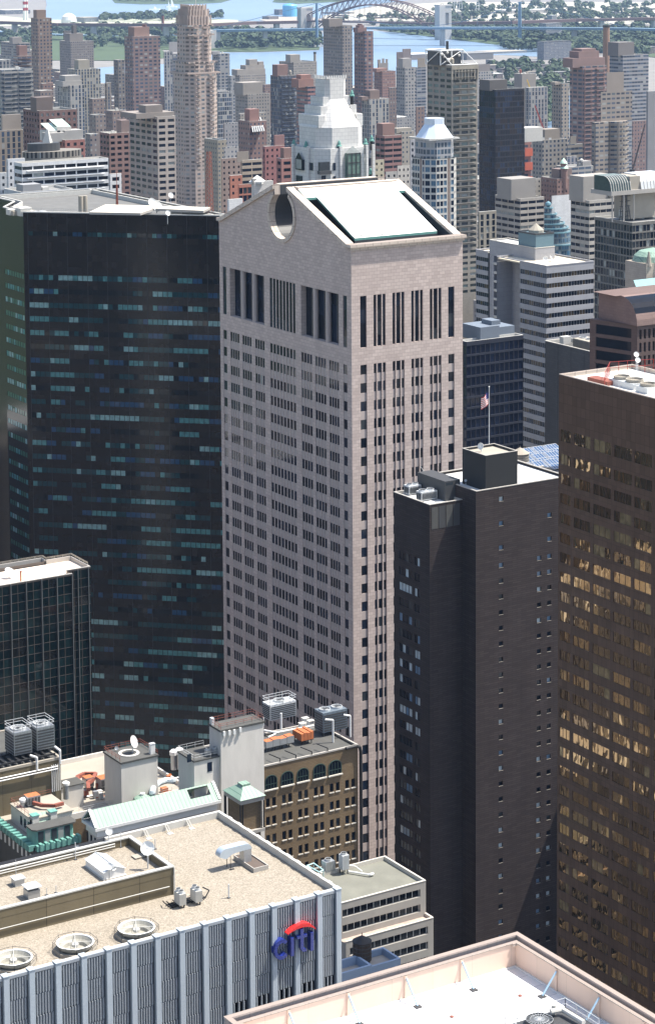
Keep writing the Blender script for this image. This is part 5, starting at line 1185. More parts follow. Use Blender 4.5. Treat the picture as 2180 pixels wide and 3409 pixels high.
# ---------- dark brick tower ----------
M['dkbrick'] = masonry('dark_grey_brown_brick', (.052, .041, .039), (.038, .030, .029), (.026, .021, .02), 2.4, .45, .04, .85, .32)
def build_dark_brick():
    Z = 142.0; P = [at(*SE(*p), Z=Z) for p in ((52, 665), (262, 738), (420, 700))]; X0, Y1, Y0 = P[0].x, P[0].y, P[1].y; X1 = P[2].x
    c = at(*SE(520, 662), X=X1); ym, zm = c.y, c.z; X2 = X1+24
    t = thing('brick_tower', 'tall dark brick tower with a black rooftop cube and small scattered windows', 'tower', (X1+6, Y0+4, 0))
    b = MB(); pn = []
    # west wing west face : windows in the left part
    def yy(px, py): return at(*SE(px, py), X=X0).y
    u1 = [(Y1-yy(82, 1010), Y1-yy(154, 1030), 4), (Y1-yy(170, 1045), Y1-yy(200, 1055), 2)]
    us = [0.0]; k_ = ['w']
    for a, e, n in u1:
        g = (e-a)/n; us.append(a)
        for i in range(n): us += [a+g*(i+1)-.1, a+g*(i+1)] if i < n-1 else [e]; k_ += ['g', 'm'] if i < n-1 else ['g']
        k_.append('w')
    us.append(Y1-Y0)
    z1 = at(*SE(118, 1012), X=X0).z; z2 = at(*SE(118, 1100), X=X0).z; pit = z1-z2; rows = []; z = z1
    while z > 5: rows.append((z-pit*.52, z)); z -= pit
    rows.reverse(); zs = [0.0]
    for r in rows: zs += list(r)
    zs.append(Z)
    facade(b, pn, (X0, Y1, 0), (0, -1, 0), us, zs, lambda i, j: (('p', .15) if k_[i] == 'g' else (0, .08)) if k_[i] != 'w' and j % 2 == 1 else (0, 0))
    b.quad((X0, Y0, 0), (X1, Y0, 0), (X1, Y0, Z), (X0, Y0, Z)); b.quad((X2, Y1, 0), (X0, Y1, 0), (X0, Y1, Z), (X2, Y1, Z)); b.quad((X2, ym, 0), (X2, Y1, 0), (X2, Y1, zm), (X2, ym, zm))
    b.quad((X1, Y0, 0), (X1, ym, 0), (X1, ym, zm), (X1, Y0, zm)); b.quad((X1, Y1, Z), (X1, Y0, Z), (X1, Y0, zm), (X1, Y1, zm)); b.quad((X2, Y1, Z), (X1, Y1, Z), (X1, Y1, zm), (X2, Y1, zm))
    # south face of main block, scattered small windows
    def xz(px, py): g = at(*SE(px, py), Y=ym); return g.x-X1, g.z
    cl = [(652, 676), (870, 893), (928, 951)]; us = [0.0]; k_ = [-1]
    for i, (a, e) in enumerate(cl): us += [xz(a, 700)[0], xz(e, 700)[0]]; k_ += [i, -1]
    us.append(X2-X1)
    za = [xz(664, y)[1] for y in (690, 830, 968)]; zrow = za[:]; z = xz(664, 1068)[1]; pt = (xz(664, 1068)[1]-xz(664, 1516)[1])/5
    while z > 4: zrow.append(z); z -= pt
    zs2 = [0.0]; hh = .95
    for z in reversed(zrow): zs2 += [z-hh, z]
    zs2.append(zm); nrow = len(zrow); zlim1 = xz(881, 1010)[1]; zlim2 = xz(940, 780)[1]
    def cell(i, j):
        if k_[i] < 0 or j % 2 == 0: return (0, 0)
        zt = zs2[j+1]
        if k_[i] == 1 and zt > zlim1+.5: return (0, 0)
        if k_[i] == 2 and zt > zlim2+.5: return (0, 0)
        return ('p', .3)
    facade(b, pn, (X1, ym, 0), (1, 0, 0), us, zs2, cell)
    b.build('wall', M['dkbrick'], t)
    bl = glass('blue_sky_glass', (.12, .20, .30), .05); bw = glass('blind_white', (.42, .50, .54), .2, var=.3)
    windows(pn, t, [(M['dkglass'], 3), (bl, 1), (bw, 1.8), (M['dkglass3'], 1.2)], 100, random.Random(9))
    for q in pn:
        if abs(q[0].y-q[1].y) < .01 and q[0].y > ym: s = MB(); s.box(q[0].x-.02, q[1].x+.02, ym-.05, ym-.003, q[0].z-.09, q[0].z-.02); s.build('sill', M['rooftan'], t)
    r = MB(); r.box(X0+.02, X1-.02, Y0+.02, Y1-.02, Z-.8, Z-.5); r.box(X1+.02, X2-.02, ym+.02, Y1-.02, zm-.8, zm-.5); r.build('roof', M['roofwhite'], t)
    r = MB(); ring(r, X0-.06, X1, Y0-.06, Y1+.06, .4, Z+.003, Z+.14); ring(r, X1+.003, X2+.06, ym-.06, Y1+.06, .4, zm+.003, zm+.16); ring(r, X0+.03, X1-.03, Y0+.03, Y1-.03, .3, Z-.497, Z); r.build('coping', M['concrete'], t)
    # glazed strip and rail at the top of the wing's south face
    for i in range(4):
        x = X0+.5+i*(X1-X0-1)/4; q = MB(); q.box(x, x+(X1-X0-1)/4-.2, Y0-.05, Y0-.003, Z-5.2, Z-.6); q.build('louvre', M['dkgrey'] if i % 2 else M['tar'], t)
    # black cube
    k0 = at(*SE(575, 655), Y=ym+.8); x0 = k0.x; x1 = at(*SE(757, 620), Y=ym+.8).x; y1 = at(*SE(443, 640), X=x0).y; zt = at(*SE(575, 458), Y=ym+.8).z
    q = MB(); q.box(x0, x1, ym+.8, y1, zm-.5, zt-.5); ring(q, x0, x1, ym+.8, y1, .2, zt-.497, zt); q.build('black_cube', M['cube'], t)
    q = MB(); ring(q, x0-.05, x1+.05, ym+.75, y1+.05, .28, zt+.003, zt+.12); q.build('cube_coping', M['concrete'], t)
    q = MB(); q.box(x0+.2, x1-.2, ym+1, y1-.2, zt-.497, zt-.45); q.build('cube_roof', M['rooftan'], t)
    g = at(*SE(550, 432), Z=zt-.4); dish('satellite_dish', 'narrow white dish seen edge-on inside the rim of the black cube', g, .75, (-.9, -.25, .25), 1.1)
    # lean block behind cube at left
    g0 = at(*SE(345, 590), Y=Y0+3.5); q = MB(); q.box(X1-2.6, X1+1.2, Y0+2.5, Y1-.6, Z-.5, zm+1.0); q.build('stair_block', M['dkgrey'], t)
    q = MB(); q.quad((X1-2.4, Y0+2.5-.01, zm+.1), (X1-.6, Y0+2.49, zm+.1), (X1-.6, Y0+2.49, zm+.7), (X1-2.4, Y0+2.49, zm+.7)); q.build('window', M['dkglass3'], t)
    # cooling units on the wing
    for i, (px, py, n) in enumerate(((210, 715, 1), (140, 680, 2), (250, 655, 3))):
        g = at(*SE(px, py), Z=Z-.3); w_ = (3.9, 3.0, 3.0)[i]; cooling_unit('cooling_unit', ['front silver cooling unit with round fans on the low wing of the brick tower', 'rear left silver cooling unit on the low wing of the brick tower', 'rear right silver cooling unit on the low wing of the brick tower'][i], g.x, g.x+w_, g.y, g.y+2.0, Z-.5, Z+1.5, 2, 'ltsteel', 'cooling units on the brick tower', True, .2)
    # flagpole
    g = at(*SE(595, 395), Y=ym+16); top = at(*SE(593, 65), Y=ym+16); f = thing('flagpole', 'white flagpole with a red and white striped flag above the black cube', 'flagpole', (g.x, g.y, zt-9))
    q = MB(); q.tube((g.x, g.y, zt-9), (g.x, g.y, top.z), .10, 8, 0, .06); q.build('pole', M['white'], f); q = MB(); q.lathe((g.x, g.y, top.z-.1), [(.02, 0), (.16, .12), (.16, .2), (.02, .32)], 8); q.build('finial', M['white'], f)
    fl = MB(); L_, H_ = 1.9, 2.6; nn = 10; zt_ = at(*SE(593, 95), Y=g.y).z
    def FP(a, c_): x = g.x-.08-a*L_; return (x, g.y+.18*math.sin(a*7+c_*2), zt_-c_*H_-a*.95+.12*math.sin(a*6))
    st = 13
    for i in range(nn):
        for j in range(st):
            a0, a1 = i/nn, (i+1)/nn; c0, c1 = j/st, (j+1)/st
            m_ = 2 if (a1 <= .42 and j < 7) else (0 if j % 2 == 0 else 1)
            fl.quad(FP(a0, c0), FP(a0, c1), FP(a1, c1), FP(a1, c0), m_)
    fl.build('flag', [plain('flag_red', (.5, .05, .05), .8, var=.1), M['white'], plain('flag_blue', (.03, .04, .16), .8, var=.1)], f)
    g = at(*SE(782, 590), Z=zm-.3); water_tank('water_tank', 'dark banded water tank behind the right side of the black cube', g.x+.6, g.y+6, zm-.4, 1.35, 3.6, 'wood', .8)
    g = at(*SE(462, 620), Z=zm); dish('satellite_dish', 'tiny grey dish on the corner roof left of the black cube', (g.x, g.y, zm-.4), .28, (-.5, -.7, .4), 1.2, 'steel')
    g = at(*SE(270, 610), Z=Z-.5); u = thing('boom_arm', 'thin white boom pointing up left over the cooling units', 'boom', g); q = MB(); a = at(*SE(205, 520), Y=g.y); q.tube(g, a, .12, 6, 0, .06); q.build('arm', M['white'], u); q = MB(); q.box(g.x-.5, g.x+.5, g.y-.4, g.y+.4, Z-.5, Z+.6); q.build('base', M['ltsteel'], u)
    return ym, zm, X1, X2, Y1
M['cube'] = plain('black_rendered_cube', (.012, .013, .014), .7, var=.1)
DB = build_dark_brick()
# ---------- roof with solar panels behind ----------
def build_solar():
    Y0 = DB[4]+100; Z = 131.0; a = at(*SE(895, 610), Y=Y0); x0 = at(*SE(760, 560), Y=Y0).x; x1 = at(*SE(1060, 560), Y=Y0).x; z = at(*SE(940, 582), Y=Y0).z
    t = thing('office_building', 'pale metal-sided building with rows of blue solar panels on its roof', 'building', ((x0+x1)/2, Y0+10, 0))
    q = MB(); q.box(x0, x1, Y0, Y0+26, 0, z); q.build('wall', seams('ribbed_pale_metal', (.42, .48, .55), (.15, .17, .2), 1.4, 0, .06, .5, .2), t); q = MB(); q.box(x0+.3, x1-.3, Y0+.3, Y0+25.7, z+.003, z+.1); q.build('roof', M['roofgrey'], t)
    pv = glass('solar_cell_blue', (.05, .10, .20), .12, var=.3)
    for r in range(3):
        for k in range(3):
            gx = at(*SE(815+k*75, 0), Y=Y0+6).x
            y = Y0+5+r*7.4; X = at(*SE(812+k*70, 500), Y=y).x; o = MB(); zz = z+1.2
            o.quad((X, y, zz-.5), (X+4.8, y, zz-.5), (X+4.8, y+4.5, zz+1.25), (X, y+4.5, zz+1.25)); fr = MB()
            for c_ in range(6): fr.tube((X+c_*.96, y, zz-.46), (X+c_*.96, y+4.5, zz+1.29), .05, 4)
            for yy_ in (0, 2.25, 4.5): fr.tube((X, y+yy_, zz-.46+yy_*.389), (X+4.8, y+yy_, zz-.46+yy_*.389), .06, 4)
            u = thing('solar_panel', ['solar panel in the front row', 'solar panel in the middle row', 'solar panel in the back row'][r]+[' at its left end', ' in its middle', ' at its right end'][k], 'solar panel', (X, y, z), 'solar panels')
            o.build('cells', pv, u); fr.build('frame', M['white'], u)
    for i, (px, py) in enumerate(((870, 550), (930, 560))):
        g = at(*SE(px, py), Z=z); u = thing('skylight', ['tan barrel skylight in front of the solar panels, left one', 'tan barrel skylight in front of the solar panels, right one'][i], 'skylight', g); o = MB(); L_ = 3.2; n = 8
        for k in range(n):
            a0, a1 = math.pi*k/n, math.pi*(k+1)/n; o.quad((g.x-1.5*math.cos(a0), g.y, z+.6+1.1*math.sin(a0)), (g.x-1.5*math.cos(a1), g.y, z+.6+1.1*math.sin(a1)), (g.x-1.5*math.cos(a1), g.y+L_, z+.6+1.1*math.sin(a1)), (g.x-1.5*math.cos(a0), g.y+L_, z+.6+1.1*math.sin(a0)))
        o.poly([(g.x-1.5*math.cos(math.pi*k/n), g.y, z+.6+1.1*math.sin(math.pi*k/n)) for k in range(n+1)]); o.build('vault', M['rooftan'], u); o = MB(); o.box(g.x-1.6, g.x+1.6, g.y-.1, g.y+L_+.1, z+.1, z+.6); o.build('kerb', M['concrete'], u)
    g = at(*SE(808, 450), Z=z+4); water_tank('water_tank', 'wide brown tank with steam behind the solar panels', g.x, g.y+3, z, 2.6, 3.6, 'rooftan', .3)
build_solar()

# ---------- terraced concrete building ----------
def build_terraced():
    Z = 95.0; P = [at(*p, Z=Z) for p in (SL(485, 250), SL(1145, 645))]; X1, Y1, Y0 = (P[0].x+P[1].x)/2, P[0].y, P[1].y; X0 = X1-22
    t = thing('terraced_building', 'pale concrete stepped office block with ribbon windows beside the sign building', 'office building', (X1-8, Y0+5, 0))
    lo = at(*SL(1265, 1240), Z=Z-9.3); c1 = at(*SL(1265, 1240), X=X1); y2, z2 = c1.y, c1.z
    b = MB(); pn = []
    def zz(py, y): return at(*SL(700, py), Y=y).z
    def tier(y0, z_top, z_bot, nrow, h0, pitch, xl):
        us = [0.0]; k_ = ['w']; n = 12; w_ = X1-xl-.9
        a = .8; g = (w_-a-.25)/n; us.append(a)
        for i in range(n): us += [a+g*(i+1)-.1, a+g*(i+1)]; k_ += ['g', 'm']
        k_.append('w'); us.append(X1-xl); zs = [z_bot]; rows = []
        for r in range(nrow): rows.append((z_top-h0-r*pitch-1.35, z_top-h0-r*pitch))
        rows.reverse()
        for r in rows: zs += list(r)
        zs.append(z_top)
        facade(b, pn, (xl, y0, 0), (1, 0, 0), us, zs, lambda i, j: (('p', .55) if k_[i] == 'g' else (1, .5)) if k_[i] != 'w' and j % 2 == 1 else (0, 0))
    h = (Z-z2); tier(Y0, Z, z2-1.2, 2, 1.25, h/2.15, X0+4.0)
    tier(y2, z2, z2-24, 9, 1.25, h/2.15, X0+4.0)
    for y, za, zb in ((Y0, z2-1.2, Z), (y2, 0, z2)):
        b.quad((X1, y, za), (X1, Y1, za), (X1, Y1, zb), (X1, y, zb)); b.poly([(X0+4.0, y, za), (X0+4, y, zb), (X0+1, y+3, zb), (X0+1, y+3, za)]); b.quad((X0+1, y+3, za), (X0+1, y+3, zb), (X0+1, Y1, zb), (X0+1, Y1, za))
    b.quad((X0+1, Y1, 0), (X1, Y1, 0), (X1, Y1, Z), (X0+1, Y1, Z)); b.quad((X0+4, y2, 0), (X1, y2, 0), (X1, y2, z2-24), (X0+4, y2, z2-24))
    b.build('wall', [M['concrete'], M['white']], t)
    windows(pn, t, [(M['dkglass'], 5), (M['dkglass3'], 2), (M['curtain'], .4)], 100, random.Random(4))
    r = MB(); r.poly([(X0+4.2, Y0+.3, Z-.6), (X1-.3, Y0+.3, Z-.6), (X1-.3, Y1-.3, Z-.6), (X0+1.3, Y1-.3, Z-.6), (X0+1.3, Y0+3.2, Z-.6)]); r.build('roof', plain('green_grey_membrane', (.17, .17, .14), .85, var=.3, scale=.3), t)
    r = MB(); r.quad((X0+4.2, y2+.2, z2-.5), (X1-.3, y2+.2, z2-.5), (X1-.3, Y0-.003, z2-.5), (X0+4.2, Y0-.003, z2-.5)); r.build('terrace_floor', M['redrust3'], t)
    r = MB(); r.box(X0+4, X1, Y0-.05, Y0+.3, Z+.003, Z+.12); r.box(X1-.3, X1+.05, Y0+.303, Y1, Z-.6, Z+.12); r.box(X0+1, X1-.303, Y1-.3, Y1, Z-.6, Z+.12); r.box(X0+4, X1, y2-.05, y2+.25, z2+.003, z2+.12); r.box(X1-.3, X1+.05, y2+.253, Y0+2, z2-.5, z2+.12)
    rr = h/2.15
    r.build('coping', M['sill'], t)
    g = at(*SB(830, 1140), Z=Z-.6); cooling_unit('cooling_unit', 'grey box cooling unit with a round side fan on the membrane roof', g.x, g.x+1.9, g.y, g.y+1.5, Z-.6, Z+1.7, 1, 'steel', None, False, .5)
    g = at(*SB(925, 1140), Z=Z-.6); cooling_unit('cooling_unit', 'taller pale box cooling unit right of the grey one on the membrane roof', g.x, g.x+1.3, g.y, g.y+1.3, Z-.6, Z+2.9, 1, 'ltsteel', None, False, .9)
    u = thing('pipework', 'white pipes running across the membrane roof from the pale unit', 'pipes', g); q = MB(); e = at(*SB(1100, 1130), Z=Z-.2); q.path([(g.x+1.3, g.y+.2, Z-.2), (e.x-.8, e.y, Z-.2)], .17, 8); q.tube((e.x-.8, e.y, Z-.2), (e.x, e.y, Z-.2), .26, 8); e2 = at(*SB(1000, 1100), Z=Z); q.path([(g.x+1.3, g.y+1, Z+.8), (e2.x, e2.y, Z+.4), (e2.x+.5, e2.y-1.3, Z-.2)], .08, 6); q.build('pipe', M['white'], u)
    u = thing('roof_pipework', 'pale turquoise pipe frame behind the sign building parapet', 'pipes', at(*SB(760, 1100), Z=Z)); q = MB(); pts = [at(*SB(*p), Z=Z+.8) for p in ((720, 1085), (760, 1070), (815, 1110), (790, 1120), (735, 1090))]; q.path(pts+[pts[0]], .12, 6)
    for p in pts: q.tube(p, p-Vector((0, 0, 1.4)), .08, 6)
    q.build('pipe', plain('turquoise_pipe', (.4, .62, .62), .5), u)
    # low roofs with the tank
    a = at(*SL(740, 1890), Z=93.0); X, Yq = a.x, a.y
    v = thing('low_building', 'low building with blue-rimmed tank enclosures on its roof', 'building', (X-6, Yq+3, 0)); q = MB(); q.box(X-14, X, Yq, Yq+5.2, 0, 91.9); q.build('wall', M['concrete'], v)
    q = MB(); bl = plain('blue_grey_rim', (.28, .36, .48), .7, var=.1)
    ring(q, X-5.6, X, Yq, Yq+5.2, .4, 91.903, 93); ring(q, X-14, X-5.61, Yq-.02, Yq+4.4, .4, 91.903, 93.3); q.build('parapet', bl, v)
    g = at(*SL(150, 1950), Z=92.2); water_tank('water_tank', 'dark wooden water tank with a black conical roof near the lower middle', g.x+.3, g.y+1.0, 91.9, 1.55, 3.2, 'wood', .3)
M['redrust3'] = gravel('pink_gravel', (.34, .26, .22), (.5, .4, .34), 2)
build_terraced()
# =============== the city behind ===============
FOOT = []          # footprints already taken: x0,x1,y0,y1
SKY_ = []          # towers for wording the labels of the lower blocks
ST = {'punch': (3.3, 3.05, .46, .52), 'punchw': (4.4, 3.1, .62, .5), 'band': (3.2, 3.3, .94, .46), 'pier': (3.1, 3.1, .5, .84), 'glass': (1.9, 3.4, .86, .8),
      'balc': (5.2, 3.0, .9, .48), 'small': (2.7, 2.9, .36, .42), 'blank': (3, 3, 0, 0), 'wide': (6.0, 3.2, .72, .5)}
def roofs(k): return [M['roofgrey'], M['rooftan'], M['roofwhite'], M['tar']][k % 4]
def block(name, label, cat, x0, x1, y0, y1, z, style='punch', col=(.3, .27, .24), pents=(), roof=0, real=False, z0=0, group=None, tint=None, slabs=False, steps=(), maxn=60, lite=.25, simple=False, glassm=None):
    t = thing(name, label, cat, ((x0+x1)/2, (y0+y1)/2, z0), group)
    FOOT.append((x0, x1, y0, y1)); b = MB(); s = ST[style]; mt = facmat(*s, tint=tint or (.03, .045, .07), lite=lite)
    if real:
        pn = []; wallm = real_wall(col)
        def axis(Ln):
            n = max(1, int(round(Ln/s[0]))); g = Ln/n; us = [0.0]; k_ = []
            for i in range(n): us += [g*i+g*(1-s[2])/2, g*i+g*(1+s[2])/2]; k_ += ['w', 'g']
            us.append(Ln); k_.append('w'); return us, k_
        rows = []; q = z-1.4
        zlow = max(z0, z-130)
        while q > zlow+3: rows.append((q-s[1]*s[3], q)); q -= s[1]
        rows.reverse(); zs = [z0]
        for r in rows: zs += list(r)
        zs.append(z)
        for o, u, Ln in (((x0, y0, 0), (1, 0, 0), x1-x0), ((x0, y1, 0), (0, -1, 0), y1-y0)):
            us, k_ = axis(Ln); facade(b, pn, o, u, us, zs, lambda i, j: ('p', .28) if (k_[i] == 'g' and j % 2 == 1) else ((0, .1) if j % 2 == 1 and s[2] > .8 else (0, 0)))
        b.quad((x1, y0, z0), (x1, y1, z0), (x1, y1, z), (x1, y0, z)); b.quad((x1, y1, z0), (x0, y1, z0), (x0, y1, z), (x1, y1, z))
        if slabs:
            q = z-1.4
            while q > z0+6 and q > z-100: b.box(x0+2, x1-2, y0-1.1, y0-.01, q-s[1]*s[3]-.5, q-s[1]*s[3]-.3); q -= s[1]
        o = b.build('wall', wallm, t)
        windows(pn, t, glassm or [(M['dkglass'], 3), (M['dkglass2'], 3), (M['dkglass3'], 2), (M['curtain'], .7)], maxn, random.Random(int(x0)))
    else:
        for a, c in (((x0, y0), (x1, y0)), ((x1, y0), (x1, y1)), ((x1, y1), (x0, y1)), ((x0, y1), (x0, y0))):
            b.quad((a[0], a[1], z0), (c[0], c[1], z0), (c[0], c[1], z), (a[0], a[1], z))
        if slabs:
            q = z-2.0; h = s[1]
            while q > z0+6 and q > z-150:
                n = max(1, int((x1-x0)/9)); g = (x1-x0)/n
                for i in range(n): b.quad((x0+g*i+1, y0-1.2, q), (x0+g*(i+1)-1, y0-1.2, q), (x0+g*(i+1)-1, y0, q), (x0+g*i+1, y0, q)); b.quad((x0+g*i+1, y0-1.2, q-.9), (x0+g*(i+1)-1, y0-1.2, q-.9), (x0+g*(i+1)-1, y0-1.2, q), (x0+g*i+1, y0-1.2, q))
                q -= h
        o = b.build('wall', mt, t); o.color = (*col, 1)
    r = MB(); r.quad((x0+.3, y0+.3, z-.9), (x1-.3, y0+.3, z-.9), (x1-.3, y1-.3, z-.9), (x0+.3, y1-.3, z-.9))
    if not simple: ring(r, x0+.01, x1-.01, y0+.01, y1-.01, .35, z-.9, z+.05, 1)
    r.build('roof', [roofs(roof), M['offwhite']], t)
    rr = random.Random(int(x0*7+y0)); k = 0 if simple == 2 else rr.randint(1, 3) if not simple else 1
    for i in range(k):
        a, c = rr.uniform(1.2, 3.2), rr.uniform(1.2, 2.6)
        if x1-x0 < 10 or y1-y0 < 9: break
        ux, uy = rr.uniform(x0+2, x1-2-a), rr.uniform(y0+2, y1-2-c); b = MB()
        if rr.random() < .3: b.lathe((ux, uy, z-.88), [(1.3, 1.6), (1.3, 4.2), (.05, 5.4)], 8); b.tube((ux, uy, z-.88), (ux, uy, z+.8), .5, 4); b.build('water_tank', [M['rooftan'], M['redrust'], M['offwhite']][i], t)
        else: b.box(ux, ux+a, uy, uy+c, z-.88, z+rr.uniform(.4, 2.2)); b.build('rooftop_unit', [M['offwhite'], M['ltsteel'], M['rooftan']][i], t)
    for (px0, px1, py0, py1, pz, pc) in pents:
        b = MB(); b.box(px0, px1, py0, py1, z-.88, pz); o = b.build('penthouse', facmat(*ST['blank']), t); o.color = (*(pc or col), 1)
    return t
_rw = {}
def real_wall(col):
    if col not in _rw:
        g_ = sum(col)/3; cc_ = tuple(c*.72+g_*.28 for c in col)
        _rw[col] = masonry('wall_masonry', tuple(c*1.06 for c in cc_), tuple(c*.94 for c in cc_), tuple(c*.75 for c in cc_), 1.6, .8, .03, .8, .2)
    return _rw[col]
def bld(T, xl, xc, xr, yt, Y, style, col, label, pents=(), cat='apartment tower', name='apartment_tower', real=None, **k):
    p = at(*T(xc, yt), Y=Y); x0, z = p.x, p.z; x1 = at(*T(xr, yt), Y=Y).x
    y1 = at(*T(xl, yt), X=x0).y if xl < xc-3 else Y+18
    y1 = min(y1, Y+60)
    pp = []
    for iq, q in enumerate(pents):
        a, b, zt = q[:3]; c = q[3] if len(q) > 3 else None
        dy = min(3.0, (y1-Y)*.2)+.6*iq; A = at(*T(a, zt), Y=Y+dy); B = at(*T(b, zt), Y=Y+dy); pp.append((A.x, B.x, Y+dy, min(y1-.5, Y+dy+max(6, (B.x-A.x)*.8)), A.z, c))
    if real is None: real = Y < 1130
    t = block(name, label, cat, x0, x1, Y, y1, z, style, col, pp, real=real, **k)
    SKY_.append((T((xl+xr)/2, yt)[0], Y, label)); return t, x0, x1, Y, y1, z
BR = (.24, .13, .10); RD = (.33, .12, .085); TN = (.42, .35, .27); CR_ = (.52, .47, .39); GY = (.33, .33, .33); WH = (.62, .61, .58); DK = (.10, .085, .08); PK = (.47, .34, .27)
